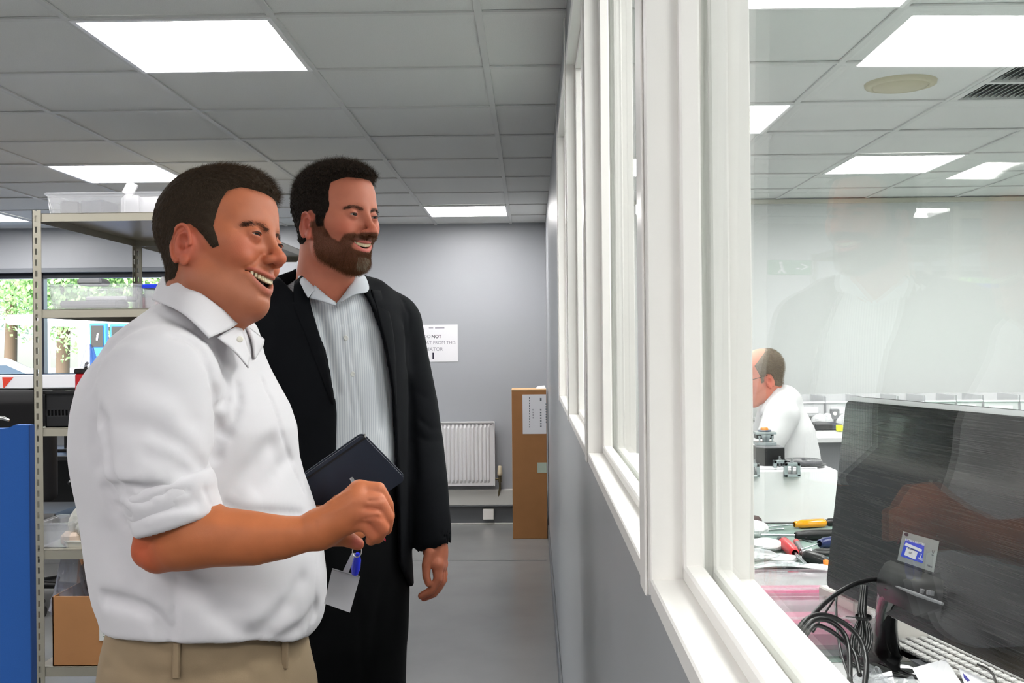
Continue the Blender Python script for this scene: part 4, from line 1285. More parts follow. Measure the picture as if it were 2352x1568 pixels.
# the body side of the hem, cut away in front like the photo's open jacket
Ledge = [lat2(*q) for q in [(683, 590), (690, 640), (708, 690), (745, 804), (767, 946), (765, 1044), (745, 1180), (720, 1400)]]
Redge = [lat2(*q) for q in [(838, 590), (848, 674), (881, 785), (903, 896), (915, 1020), (918, 1125), (920, 1217), (922, 1300), (962, 1356), (966, 1400)]]
Lz = np.array([q[1] for q in Ledge])[::-1]; Ll = np.array([q[0] for q in Ledge])[::-1]
Rz_ = np.array([q[1] for q in Redge])[::-1]; Rl = np.array([q[0] for q in Redge])[::-1]
def front(p):
    x, y, z = p[..., 0] - B2[0], p[..., 1] - B2[1], p[..., 2]
    l = x * LX + y * LY; f = x * FX + y * FY
    a = np.interp(z, Lz, Ll); b = np.interp(z, Rz_, Rl)
    return np.maximum(np.maximum(a - l, l - b), .0 - f).astype(np.float32)
j.put(front, lo2, hi2, .003, 'sub')
j.put(loft2(-.001), lo2, hi2, .002, 'sub')
def hem(p):
    x, y, z = p[..., 0] - B2[0], p[..., 1] - B2[1], p[..., 2]
    return zz2(1330) - z
j.put(lambda p: np.maximum(hem(p), -(np.abs((p[..., 0] - B2[0]) * LX + (p[..., 1] - B2[1]) * LY) - .5)), lo2, hi2, .004, 'int') if False else None
j.put(lambda p: d_cap(p, P(998, 1236, 2.46), P(1000, 1300, 2.45), .036, .036), (-.4, 2.3, .8), (-.1, 2.6, 1.1), .003, 'sub')
j.put(lambda p: np.maximum(d_cap(p, P(998, 1250, 2.46), P(1000, 1330, 2.45), .075, .08), 0 * p[..., 0] - 1), (-.5, 2.2, .7), (-.05, 2.7, 1.1), .002, 'sub') if False else None
for pts, w_, dp in [([(690, 640), (700, 720), (712, 760), (722, 745)], .004, .004), ([(640, 650), (690, 700), (722, 742)], .004, .003), ([(722, 748), (745, 850), (762, 930)], .006, -.002),
                    ([(858, 690), (878, 720), (886, 770)], .004, .003), ([(930, 745), (936, 840), (944, 930), (950, 1020), (955, 1100)], .006, .007), ([(925, 690), (938, 720), (940, 760)], .005, .004),
                    ([(960, 960), (990, 985), (1012, 985)], .006, .003), ([(958, 1000), (985, 1015), (1012, 1010)], .006, .003), ([(955, 900), (980, 915), (1000, 905)], .008, .002)]:
    j.fold(pts, w_, dp)
V, F = j.mesh(); V = relax(V, F, 2, .45)
ob('jacket', to_mesh('jacket', V - O2, F, M_suit), None, man2)
# lapels lie on the fronts
def on2(px, py, out=.004):
    l, z = lat2(px, py, .125)
    a = float(np.interp(z, [r[0] for r in R2][::-1], [r[3] for r in R2][::-1])) + .012; bb = float(np.interp(z, [r[0] for r in R2][::-1], [r[4] for r in R2][::-1])) + .012
    for _ in range(3):
        f = a * math.sqrt(max(0., 1 - (l / bb) ** 2)); l, z = lat2(px, py, f)
    return tor2(a * math.sqrt(max(0., 1 - (l / bb) ** 2)) + out, l, z)
for e_, o_ in (([(684, 625), (706, 690), (727, 750), (750, 835), (765, 930)], [(655, 650), (668, 695), (690, 745), (728, 842), (761, 928)]),
               ([(851, 665), (869, 730), (887, 800), (899, 870), (906, 930)], [(874, 668), (894, 715), (904, 775), (908, 850), (909, 926)])):
    e_ = [on2(*q) for q in e_]; o_ = [on2(*q, .002) for q in o_]
    band(None, [e_, [(a + b) / 2 + np.array([FX, FY, 0]) * .003 for a, b in zip(e_, o_)], o_], M_suit, 'lapel', man2, .003)

# his hands and body
hv = Vol((-.34, 2.30, .82), (-.10, 2.60, 1.06), .0026)
d = 2.455
hv.cap(P(998, 1225, d), P(1000, 1262, d), .029, .026, .01)
fing = [([P(1004, 1296, d - .026), P(1006, 1330, d - .030), P(990, 1356, d - .028), P(968, 1368, d - .024)], [.0135, .0105, .0100, .0085]),
        ([P(1008, 1300, d - .008), P(1013, 1336, d - .008), P(996, 1362, d - .006), P(974, 1372, d - .004)], [.0140, .0108, .0102, .0088]),
        ([P(1012, 1298, d + .012), P(1018, 1330, d + .014), P(1004, 1354, d + .014), P(984, 1362, d + .014)], [.0135, .0104, .0098, .0084]),
        ([P(1014, 1292, d + .030), P(1020, 1318, d + .032), P(1008, 1338, d + .032), P(994, 1346, d + .030)], [.0125, .0092, .0086, .0076])]
hand(hv, P(1000, 1262, d), fing, .027, .017)
hv.chain([P(988, 1268, d - .030), P(979, 1296, d - .038), P(979, 1322, d - .040), P(984, 1340, d - .040)], [.0135, .0105, .0092, .0080], .006)
V, F = hv.mesh(); V = relax(V, F, 2, .4)
CA = arm_tint(V, (178, 106, 80), [(P(975, 1370, d), .02, (206, 110, 96), .5)])
hr = Vol((-.80, 1.90, .80), (-.50, 2.4, 1.10), .006)
w0 = tor2(.06, -.25, 1.03)
hr.cap(w0, tor2(.07, -.25, .97), .027, .026, .01)
hand(hr, tor2(.07, -.25, .97), [([tor2(.05 + .022 * i, -.255, .90), tor2(.055 + .022 * i, -.25, .86), tor2(.052 + .022 * i, -.235, .835)], [.013, .010, .009]) for i in range(4)], .027, .016)
hr.chain([tor2(.10, -.24, .95), tor2(.13, -.235, .91), tor2(.135, -.23, .88)], [.013, .010, .009], .006)
VR, FR = hr.mesh(); VR = relax(VR, FR, 1, .4)
core = Vol((-.75, 2.1, .02), (-.18, 2.75, 1.60), .010)
core.put(loft2(-.03), (-.75, 2.1, .8), (-.18, 2.75, 1.6), 0)
for s in (-1, 1): core.chain([tor2(0, s * .09, .93), tor2(.01, s * .10, .50), tor2(-.01, s * .10, .10)], [.085, .060, .045], .03)
VC, FC = core.mesh(); sk = lin((178, 106, 80))
V, F, C_ = join([(TH2(V2), F2, C2), (V, F, CA), (VR, FR, np.tile(sk, (len(VR), 1))), (VC, FC, np.tile(sk, (len(VC), 1)))])
ob('body', to_mesh('body', V - O2, F, M_skin, C_), None, man2)
# dark trousers
M_tr2 = mat('black_trouser_cloth', (9, 10, 12), .9, spec=.12, bump=(800, .2, .0005))
t2 = Vol((-.80, 2.05, .06), (-.12, 2.80, 1.16), .008)
t2.put(lambda p: d_loft(p, [(1.13, B2[0], B2[1], .130, .170), (1.0, B2[0], B2[1], .132, .178), (.86, B2[0], B2[1], .132, .186), (.76, B2[0], B2[1], .122, .180), (.68, B2[0], B2[1], .095, .150), (.64, B2[0], B2[1], .06, .11)], T2), (-.8, 2.05, .6), (-.12, 2.8, 1.16), 0)
for s in (-1, 1): t2.chain([tor2(0, s * .088, .86), tor2(.01, s * .094, .50), tor2(-.01, s * .098, .10)], [.104, .084, .076], .03)
t2.fold([(820, 1380), (830, 1450), (835, 1568)], .01, .004); t2.fold([(880, 1340), (862, 1440), (845, 1560)], .012, .004)
V, F = t2.mesh(); V = relax(V, F, 2, .4)
ob('trousers', to_mesh('trousers', V - O2, F, M_tr2), None, man2)
M_shoe = mat('black_leather', (18, 18, 19), .25)
for s in (-1, 1):
    q = tor2(.02, s * .10, 0); shoe(q[0], q[1], T2, man2)
#== LEFT
M_blue = mat('blue_screen_fabric', (26, 92, 176), .9, sheen=.3, bump=(900, .35, .0006), noise=(300, .12))
M_red = mat('red_plastic', (190, 18, 30), .4)
M_bluelid = mat('blue_plastic_lid', (28, 54, 190), .35)
M_grey = mat('mid_grey_plastic', (120, 121, 124), .5)
M_wood = mat('varnished_wood_edge', (186, 132, 68), .5, noise=(20, .15))
M_darkdesk = mat('dark_desk_laminate', (24, 24, 26), .45)

# radiator with valve and pipe
d = YB - .01
a0 = P(930, 968, d); a1 = P(1136, 968, d); zb = P(1136, 1112, d)[2]
x0, x1, zt = a1[0] - 1.10, a1[0], a1[2]
M_rad = mat('radiator_enamel', (226, 226, 228), .35)
t = thing('radiator', 'white ribbed panel radiator on the back wall below the paper notice', 'radiator', ((x0 + x1) / 2, YB - .06, zb))
n = 34; prof = []
b = MB(); xs = np.linspace(x0 + .012, x1 - .012, n * 6 + 1)
ph = (np.arange(len(xs)) % 6) / 6
off = .010 * np.clip(np.abs(ph - .5) * 5 - .6, 0, 1)
off = np.where((np.arange(len(xs)) < 6) | (np.arange(len(xs)) > len(xs) - 7), 0, off)
V = []; zs = [zb, zb + .02, zb + .045, zt - .045, zt - .02, zt]
for k, z in enumerate(zs):
    w_ = 1 if k in (2, 3) else 0
    for i, x in enumerate(xs): V.append((x, YB - .085 + .004 + (-off[i] + .010 * (off[i] > 0) * 0) * w_ + .0, z))
m_ = len(xs); fs = [(r * m_ + i, r * m_ + i + 1, (r + 1) * m_ + i + 1, (r + 1) * m_ + i) for r in range(len(zs) - 1) for i in range(m_ - 1)]
b.add(V, fs, 0, False); ob('front_panel', b, M_rad, t)
ob('back_panel', MB().b2((x0, YB - .074, zb), (x1, YB - .045, zt), .004), M_rad, t)
gr = MB().b2((x0, YB - .088, zt - .004), (x1, YB - .04, zt + .006), .002)
ob('top_grille', gr, M_rad, t)
for x in (x0 - .003, x1 - .005): ob('side_cover', MB().b2((x, YB - .09, zb - .003), (x + .008, YB - .04, zt + .004), .002), M_rad, t)
sl = MB().box((0, 0, 0), (.016, .002, .007)).mesh('slot', M_grey)
for i in range(n):
    for z, dz in ((zt - .018, 0),):
        o = ob('slot', sl, None, t); o.location = (x0 + .012 + (i + .5) * (x1 - x0 - .024) / n - (x0 + x1) / 2, -.0265, z - zb)
v0 = P(1148, 1085, YB - .06)
b = MB().lathe([(.0, .085), (.012, .084), (.017, .07), (.019, .04), (.021, .03), (.021, .012), (.014, .008)], v0 + np.array([0, 0, -.03]), (0, 0, 1), 18)
ob('valve_head', b, mat('cream_valve_cap', (222, 208, 178), .5), t)
M_brass = mat('dull_brass', (112, 102, 78), .4, .8)
ob('valve_body', MB().cyl(v0 + np.array([0, 0, -.075]), v0 + np.array([0, 0, -.022]), .013).cyl(v0 + np.array([0, 0, -.05]), (x1, YB - .06, v0[2] - .05), .008), M_brass, t)
ob('pipe', MB().tube([v0 + np.array([0, 0, -.075]), v0 + np.array([0, 0, -.12]), v0 + np.array([-.01, .02, -.17]), v0 + np.array([-.015, .03, -.24])], .0085, 10), M_brass, t)
# trunking under it, socket below
zt1, zt0 = P(1140, 1108, YB)[2], P(1140, 1158, YB)[2]
tk = P(1145, 1100, YB)[0]
ob('trim_3', MB().b2((-1.9, YB - .045, zt0), (.11, YB, zt0 + .125), .004), M_trim, kind='structure')
ob('trim_4', MB().b2((-1.9, YB - .048, zt0 - .008), (.11, YB, zt0), .001), M_skirt, kind='structure')
c = P(1122, 1180, YB - .02)
t = thing('wall_socket', 'small white socket box low on the back wall, below the radiator valve', 'socket', (c[0], c[1], c[2] - .045))
ob('box', MB().box(c, (.088, .03, .088), ch=.005), M_trim, t); ob('faceplate', MB().box(c + np.array([0, -.017, 0]), (.084, .006, .084), ch=.003), M_white, t)

# paper notice
def sheet(px0, py0, px1, py1, y):
    a, b_ = P(px0, py0, y), P(px1, py1, y); return a, b_
a, b_ = P(946, 746, YB - .002), P(1052, 830, YB - .002)
t = solo('notice', MB().b2((a[0], YB - .003, b_[2]), (b_[0], YB - .001, a[2])), M_paper, 'white paper notice with printed lines about the radiator, on the back wall', 'notice')
W_ = b_[0] - a[0]; Hh = a[2] - b_[2]
M_faint = mat('faded_grey_ink', (138, 138, 150), .8); M_dkink = mat('dark_ink', (40, 38, 56), .8)
def txt_on(t, s, px, py, size, m, bold=False, y=YB - .0035):
    q = P(px, py, y); return text(s, size, frame(q, (1, 0, 0), (0, 0, 1)), m, t, bold=bold)
txt_on(t, 'DO', 981, 773, .036, M_faint); txt_on(t, 'NOT', 1002.5, 773, .036, M_dkink, True)
txt_on(t, 'HEAT FROM THIS', 1006, 787, .036, M_faint); txt_on(t, 'RADIATOR', 989, 802, .040, M_faint)
ob('faint_line', MB().box(P(990, 753, YB - .0035), (.035, .0006, .006)).box(P(1010, 753, YB - .0035), (.075, .0006, .007)), M_faint, t)
q = P(995, 817, YB - .0035); ob('arrow', MB().box(q, (.012, .001, .052)), M_dkink, t)

# tall cardboard carton
yb_ = 7.69
a, b_ = P(1175, 895, yb_), P(1175, 1237, yb_)
x0, x1 = a[0], a[0] + .255
t = thing('cardboard_box', 'tall upright brown cardboard carton with two white labels against the back wall', 'box', ((x0 + x1) / 2, yb_ + .12, 0))
ob('carton', MB().b2((x0, yb_, 0), (x1, yb_ + .24, a[2]), .003), M_card, t)
ob('flap', MB().b2((x0 - .001, yb_ - .001, a[2] - .006), (x1 + .001, yb_ + .241, a[2] + .003), .001), mat('cut_cardboard_edge', (214, 176, 132), .8), t)
l0, l1 = P(1200, 906, yb_ - .001), P(1257, 996, yb_ - .001)
lb = ob('label', MB().b2((l0[0], yb_ - .002, l1[2]), (x1 - .002, yb_ - .0005, l0[2])), M_paper, t, 'white printed label')
M_txt = mat('label_print', (96, 104, 112), .8)
for px, y0_, y1_, w_ in ((1216, 911, 983, .006), (1224, 938, 962, .004), (1242, 938, 982, .010), (1254, 925, 972, .006), (1242, 914, 920, .012)):
    q0, q1 = P(px, y0_, yb_ - .003), P(px, y1_, yb_ - .003); nseg = max(2, int((q0[2] - q1[2]) / .018))
    bb = MB()
    for k in range(nseg): 
        zc = q0[2] - (k + .5) * (q0[2] - q1[2]) / nseg; bb.box((q0[0], yb_ - .0023, zc), (w_, .0006, .011))
    ob('print_line', bb, M_txt, t)
l0, l1 = P(1234, 1062, yb_ - .001), P(1257, 1085, yb_ - .001)
ob('label', MB().b2((l0[0], yb_ - .002, l1[2]), (x1 - .002, yb_ - .0005, l0[2])), mat('greenish_label', (186, 200, 184), .8), t, 'small greenish label')
solo('paper_bag', MB().add([(x1 - .07, yb_ + .1, a[2] + .003), (x1 + .0, yb_ + .1, a[2] + .003), (x1, yb_ + .18, a[2] + .003), (x1 - .08, yb_ + .18, a[2] + .003), (x1 - .06, yb_ + .12, a[2] + .02), (x1 - .01, yb_ + .12, a[2] + .024), (x1 - .01, yb_ + .16, a[2] + .024), (x1 - .06, yb_ + .16, a[2] + .018)],
     [(3, 2, 1, 0), (4, 5, 6, 7), (0, 1, 5, 4), (1, 2, 6, 5), (2, 3, 7, 6), (3, 0, 4, 7)]), M_paper, 'crumpled white packet on top of the tall carton', 'packet')
# exit sign on the back wall, behind the bearded man
c = np.array([-1.62, YB - .012, 2.06])
t = thing('exit_sign', 'green running man exit sign with arrow, high on the back wall', 'sign', (c[0], c[1], c[2] - .06))
ob('plate', MB().box(c, (.34, .012, .115), ch=.003), mat('exit_green', (40, 130, 84), .5), t)
text('<-', .11, frame(c + np.array([-.1, -.007, 0]), (1, 0, 0), (0, 0, 1)), M_paper, t)
ob('running_figure', MB().box(c + np.array([.06, -.007, .0]), (.014, .001, .05), Ry(.3)).cyl(c + np.array([.07, -.0065, .035]), c + np.array([.07, -.0075, .035]), .010).box(c + np.array([.045, -.007, -.033]), (.012, .001, .035), Ry(.8)).box(c + np.array([.075, -.007, -.03]), (.012, .001, .035), Ry(-.6)), M_paper, t)

# ---- slotted angle rack: two bays
yf, ym, yr_ = 4.0, 5.05, 6.10
xl, xr = -1.918, -1.238
levels = [.172, .625, 1.102, 1.560, 1.932]      # undersides of the front lips
def upright(mb, x, y, sx, sy):
    """L-shaped post with punched slots on both flanges."""
    w, th, pitch, H = .034, .0022, .0425, 1.977
    def ladder(fn):
        fn(0, .010, 0, H); fn(.019, w, 0, H)
        k = 0; z = 0
        while z < H - .02:
            fn(.010, .019, z, z + pitch - .024); z += pitch
    ladder(lambda a, b, z0, z1: mb.b2((min(x + sx * a, x + sx * b), min(y, y + sy * th), z0), (max(x + sx * a, x + sx * b), max(y, y + sy * th), z1)))
    ladder(lambda a, b, z0, z1: mb.b2((min(x, x + sx * th), min(y + sy * a, y + sy * b), z0), (max(x, x + sx * th), max(y + sy * a, y + sy * b), z1)))
def rack(y0, y1, label):
    t = thing('storage_rack', label, 'rack', ((xl + xr) / 2, (y0 + y1) / 2, 0), 'slotted angle storage racks')
    for x, sx in ((xl, 1), (xr, -1)):
        for y, sy in ((y0, 1), (y1, -1)):
            ob('upright', (lambda m: (upright(m, x, y, sx, sy), m)[1])(MB()), M_cream, t)
    for z in levels:
        lip = .032 if z > 1 else .038
        s_ = ob('shelf', MB().b2((xl + .003, y0 + .004, z + lip - .003), (xr - .003, y1 - .004, z + lip), .0008), M_cream, t)
        for a_, b_ in (((xl + .003, y0 + .004, z), (xr - .003, y0 + .007, z + lip)), ((xl + .003, y1 - .007, z), (xr - .003, y1 - .004, z + lip)),
                      ((xl + .003, y0 + .004, z), (xl + .006, y1 - .004, z + lip)), ((xr - .006, y0 + .004, z), (xr - .003, y1 - .004, z + lip))):
            ob('lip', MB().b2(a_, b_), M_cream, s_)
    return t
rk = rack(yf, ym, 'cream slotted metal rack behind the man in white, nearest bay')
rack(ym + .003, yr_, 'cream slotted metal rack, the bay further back')
top_of = [z + (.032 if z > 1 else .038) for z in levels]

def tub(cx, cy, z, sx, sy, h, m, label, lid=None, group=None, rz=0, name='plastic_tub'):
    t = thing(name, label, 'tub', (cx, cy, z), group, rz)
    w = .0022; k = .94
    def ring(s, zz, o=0.): 
        n = 6; pts = []
        a, b = sx / 2 * s - o, sy / 2 * s - o; r = min(a, b) * .18
        for (qx, qy, a0) in ((1, 1, 0), (-1, 1, pi / 2), (-1, -1, pi), (1, -1, 3 * pi / 2)):
            for i in range(n): 
                aa = a0 + pi / 2 * i / (n - 1); pts.append((qx * (a - r) + r * cos(aa), qy * (b - r) + r * sin(aa), zz))
        return pts
    rings = [ring(k, 0), ring(k + .02, .006), ring(1, h - .008), ring(1.03, h - .007), ring(1.035, h), ring(1.0, h, .001), ring(k, .004, .003)]
    nn = len(rings[0]); b = MB(); V = [p for r in rings for p in r]
    fs = [(i * nn + j, i * nn + (j + 1) % nn, (i + 1) * nn + (j + 1) % nn, (i + 1) * nn + j) for i in range(len(rings) - 1) for j in range(nn)]
    fs += [tuple(range(nn))[::-1], tuple(range((len(rings) - 1) * nn, len(rings) * nn))]
    b.add(V, fs, 0, False); ob('tub_body', b, m, t, world=False)
    if lid is not None:
        R_ = [ring(1.05, h - .006), ring(1.06, h + .006), ring(1.02, h + .010), ring(.94, h + .010), ring(.92, h + .005)]
        b = MB(); V = [p for r in R_ for p in r]
        fs = [(i * nn + j, i * nn + (j + 1) % nn, (i + 1) * nn + (j + 1) % nn, (i + 1) * nn + j) for i in range(len(R_) - 1) for j in range(nn)] + [tuple(range(4 * nn, 5 * nn))]
        b.add(V, fs); ob('lid', b, lid, t, world=False)
    return t

def crumple(cx, cy, z, sx, sy, sz, seed, n=14, neck=None, amp=.22):
    """Crumpled bag: a lumpy rounded shell with sharp creases, standing on z."""
    r = np.random.default_rng(seed); b = MB(); V = []; m = n * 2
    ph = r.uniform(0, 6.28, 12); fr = r.integers(2, 8, 12)
    for i in range(n + 1):
        t_ = i / n; zz = z + sz * t_
        prof = (sin(pi * min(1, t_ * .92 + .08)) ** .55) if neck is None else ((1 - t_) ** .7 * (1 - neck) + neck) * (min(1, t_ * 8 + .6))
        for j in range(m):
            a = 2 * pi * j / m
            w = 1 + amp * sum(sin(fr[q] * a + ph[q] + 3 * t_ * (q % 3)) * (.5 ** (q // 4)) for q in range(12)) / 4 + r.uniform(-.06, .06) * amp * 3
            V.append((cx + sx / 2 * prof * w * cos(a), cy + sy / 2 * prof * w * sin(a), zz + r.uniform(-.01, .01) * sz * (0 < i < n)))
    fs = [(i * m + j, i * m + (j + 1) % m, (i + 1) * m + (j + 1) % m, (i + 1) * m + j) for i in range(n) for j in range(m)] + [tuple(range(m))[::-1], tuple(range(n * m, (n + 1) * m))]
    b.add(V, fs, 0, False); return b

def on_rack(px, lvl, y=yf):
    return P(px, 800, y)[0]
# level 5 (top): shallow clear tubs, one behind the other, with parts in them
z = top_of[4]
for cy, hh, lab in ((yf + .20, .085, 'shallow clear tub of packets on the rack top shelf, nearest'), (yf + .56, .085, 'clear tub on the rack top shelf, second from the front'), (yf + .90, .08, 'clear tub on the rack top shelf, third from the front')):
    tub(xl + .28, cy, z, .50, .32, hh, M_tub, lab, group='clear tubs on the top shelf')
for i, (x, y, s, m, lab, rot) in enumerate([
    (xl + .10, yf + .12, (.07, .09, .05), mat('dark_moulding', (74, 72, 76), .5), 'grey moulded part at the left end of the nearest top shelf tub', .3), (xl + .20, yf + .16, (.10, .12, .055), mat('dark_blue_parts', (40, 42, 62), .6), 'dark blue part in the nearest top shelf tub', -.2),
    (xl + .33, yf + .14, (.06, .10, .075), M_paper, 'white packet leaning out of the nearest top shelf tub', .5), (xl + .41, yf + .17, (.09, .10, .07), M_paper, 'white paper packet at the middle of the nearest top shelf tub', -.1),
    (xl + .27, yf + .24, (.12, .08, .06), M_grey, 'grey part at the back of the nearest top shelf tub', .1), (xl + .20, yf + .55, (.16, .12, .06), M_grey, 'grey part in the second top shelf tub', .2), (xl + .36, yf + .55, (.12, .12, .07), M_paper, 'white packet in the second top shelf tub', .1),
    (xl + .42, yf + .47, (.07, .05, .06), M_paper, 'small white carton at the front of the second top shelf tub', 0)]):
    solo('packet' if m is M_paper else 'machine_part', MB().box((x, y, z + .007 + s[2] / 2), s, Rz(rot), .006), m, lab, 'packet' if m is M_paper else 'part')
solo('packet', MB().box((xl + .345, yf + .10, z + .105), (.045, .012, .055), Ry(.5), .002), M_paper, 'white paper tag sticking up above the nearest top shelf tub', 'packet')
# level 4: clear tub with grey lump on it, blue lidded tub
z = top_of[3]
cx0 = (on_rack(103, 3) + on_rack(306, 3)) / 2; w0 = on_rack(306, 3) - on_rack(103, 3)
tub(cx0, yf + .15, z, w0, .26, .098, M_tub, 'long clear plastic tub on the second shelf, left of the blue lid')
solo('machine_part', MB().box((cx0 - .03, yf + .13, z + .022), (w0 * .66, .14, .026), Rz(.02), .008), M_grey, 'long dark grey part lying in the clear tub on the second shelf', 'part')
solo('machine_part', MB().box((cx0 + .02, yf + .17, z + .045), (w0 * .5, .10, .02), Rz(-.05), .006), mat('pale_grey_part', (176, 176, 180), .4), 'pale grey part stacked in the clear second shelf tub', 'part')
q = P(215, 650, yf + .15)
solo('folded_cloth', MB().box((q[0], q[1], z + .112), (.095, .12, .028), Rz(.1), .009), M_grey, 'grey folded bundle lying across the clear tub on the second shelf', 'bundle')
x = on_rack(360, 3); tub(x + .02, yf + .20, z, .20, .26, .088, M_tub, 'clear tub with a bright blue lid behind the collar of the man in white', lid=M_bluelid)
t = thing('crate', 'red storage bin with a black rim behind the neck of the man in white', 'crate', (P(366, 640, 5.4)[0], 5.4, z))
q = P(366, 655, 5.4); ob('bin_body', MB().box((q[0], 5.4, z + .055), (.15, .2, .11), ch=.01), M_red, t); ob('rim', MB().box((q[0], 5.4, z + .115), (.16, .21, .016), ch=.004), M_black, t)
# level 3: black ventilated crate, red toolbox, grey bag on it
z = top_of[2]
xa, xb = on_rack(97, 2), on_rack(212, 2)
t = thing('crate', 'black slotted plastic crate on the third shelf, left of the red box', 'crate', ((xa + xb) / 2, yf + .14, z))
for (a_, b_) in (((xa, yf + .02, z), (xb, yf + .026, z + .045)), ((xa, yf + .02, z + .068), (xb, yf + .026, z + .135)), ((xa, yf + .27, z), (xb, yf + .276, z + .135)), ((xa, yf + .02, z), (xa + .006, yf + .27, z + .135)), ((xb - .006, yf + .02, z), (xb, yf + .27, z + .135)), ((xa, yf + .02, z), (xb, yf + .27, z + .006))):
    ob('side', MB().b2(a_, b_, .001), M_black, t)
bar = MB().box((0, 0, 0), (.006, .005, .024)).mesh('bar', M_black)
for k in range(14):
    o = ob('bar', bar, None, t); o.location = (-(xb - xa) / 2 + .006 + k * (xb - xa - .012) / 13, -.117, .0565)
ob('rim', MB().b2((xa - .006, yf + .012, z + .13), (xb + .006, yf + .022, z + .142), .002), M_black, t)
yb2 = yf + .42
xa, xb = P(171, 850, yb2)[0], P(238, 850, yb2)[0]; zt = P(190, 858, yb2)[2]
t = thing('toolbox', 'bright red box with a black top on the rack, left of the white shirt', 'box', ((xa + xb) / 2, yb2 + .08, z))
ob('box_body', MB().b2((xa, yb2, z), (xb, yb2 + .18, zt), .006), M_red, t)
ob('lid', MB().b2((xa - .004, yb2 - .004, zt), (xb + .004, yb2 + .184, zt + .022), .006), M_black, t)
ob('handle', MB().tube([(xa + .01, yb2 + .09, zt + .02), (xa + .012, yb2 + .09, zt + .04), (xa + .02, yb2 + .09, zt + .046)], .006), M_black, t)
ob('latch', MB().box(((xa + xb) / 2 - .01, yb2 - .004, zt - .03), (.022, .008, .028), ch=.002), M_steel, t)
q = P(200, 815, yb2 + .09)
solo('plastic_bag', crumple(q[0] + .01, yb2 + .09, zt + .022, .075, .07, .105, 5, neck=.25), clear_plastic('grey_bag_film', (150, 150, 158), .55, .2), 'grey pointed plastic bag standing on the red box', 'bag')
# level 2: small tubs and bags
z = top_of[1]
x = P(140, 1230, yf + .10)[0]
tub(x, yf + .12, z, .125, .20, .10, M_tub, 'small clear tub on the fourth shelf with white sides')
solo('packet', MB().box((x + .05, yf + .08, z + .03), (.07, .08, .05), Rz(.3), .012), mat('pinkish_packet', (206, 186, 170), .7), 'pinkish packet on the fourth shelf beside the small tub', 'packet')
q = P(205, 1210, yf + .12)
solo('plastic_bag', crumple(q[0] + .005, yf + .12, z + .006, .15, .14, .175, 9), clear_plastic('milky_bag_film', (214, 214, 206), .6, .3), 'milky full plastic bag on the fourth shelf', 'bag')
tub(q[0] + .02, yf + .12, z, .17, .18, .03, mat('milky_tray', (214, 212, 200), .5), 'shallow milky tray under the full plastic bag')
# bottom shelf: cardboard box with bags in it and a label strip
z = top_of[0]
xa, xb = P(117, 1400, yf + .0)[0], P(262, 1400, yf)[0]; zt = P(180, 1371, yf - .0)[2]
t = thing('cardboard_box', 'open brown cardboard box on the bottom rack shelf, clear bags inside', 'box', ((xa + xb) / 2, yf + .17, z))
for a_, b_ in (((xa, yf + .01, z), (xb, yf + .016, zt)), ((xa, yf + .34, z), (xb, yf + .346, zt)), ((xa, yf + .01, z), (xa + .006, yf + .346, zt)), ((xb - .006, yf + .01, z), (xb, yf + .346, zt)), ((xa, yf + .01, z), (xb, yf + .346, z + .005))):
    ob('side', MB().b2(a_, b_, .001), M_card, t)
l0, l1 = P(226, 1374, yf), P(249, 1472, yf)
ob('label', MB().b2((l0[0], yf + .006, l1[2]), (l1[0], yf + .0095, l0[2] + .003)), mat('clear_label_strip', (204, 206, 200), .5), t, 'white label strip with green print')
M_gr = mat('green_print', (108, 136, 112), .8)
for py in (1400, 1412, 1440, 1452): 
    qq = P(240, py, yf + .005); text('LOT', .018, frame((qq[0], yf + .0055, qq[2]), (0, 0, 1), (-1, 0, 0)), M_gr, t)
q = P(160, 1340, yf + .12)
solo('plastic_bag', crumple(q[0], yf + .12, zt - .10, .15, .16, .27, 21, neck=.22), clear_plastic('clear_bag_film_2', (186, 190, 204), .34, .12), 'tall clear plastic bag standing in the open cardboard box', 'bag')
q = P(218, 1330, yf + .2)
solo('plastic_bag', crumple(q[0] + .02, yf + .2, zt - .06, .16, .14, .19, 33), clear_plastic('clear_bag_film_3', (170, 168, 172), .5, .12), 'grey clear bag bulging from the cardboard box beside the shirt', 'bag')

# ---- blue fabric screen at the left edge
yb3 = 3.3
a, c = P(66, 979, yb3), P(-190, 990, yb3)
t = thing('desk_screen', 'blue fabric office screen at the left edge of the view', 'screen', ((a[0] + c[0]) / 2, yb3, 0))
b = MB(); pts = [(c[0], .10), (a[0], .10), (a[0], a[2] + .004), (a[0] - .045, a[2] + .005), (a[0] - .065, a[2] - .004), (a[0] - .085, a[2] - .006), (c[0], a[2] - .010)]
b.prism(pts, 0, .03, lambda v: np.stack([v[:, 0], yb3 + v[:, 2], v[:, 1]], 1)); ob('panel', b, M_blue, t)
ob('edge_strip', MB().b2((a[0], yb3 - .001, .10), (a[0] + .004, yb3 + .031, a[2] + .004)), mat('dark_blue_edge', (20, 60, 120), .6), t)
for x in (a[0] - .06, c[0] + .1): ob('foot', MB().b2((x - .025, yb3 - .16, 0), (x + .025, yb3 + .19, .02), .004).b2((x - .012, yb3 + .006, .02), (x + .012, yb3 + .024, .10)), M_grey, t)

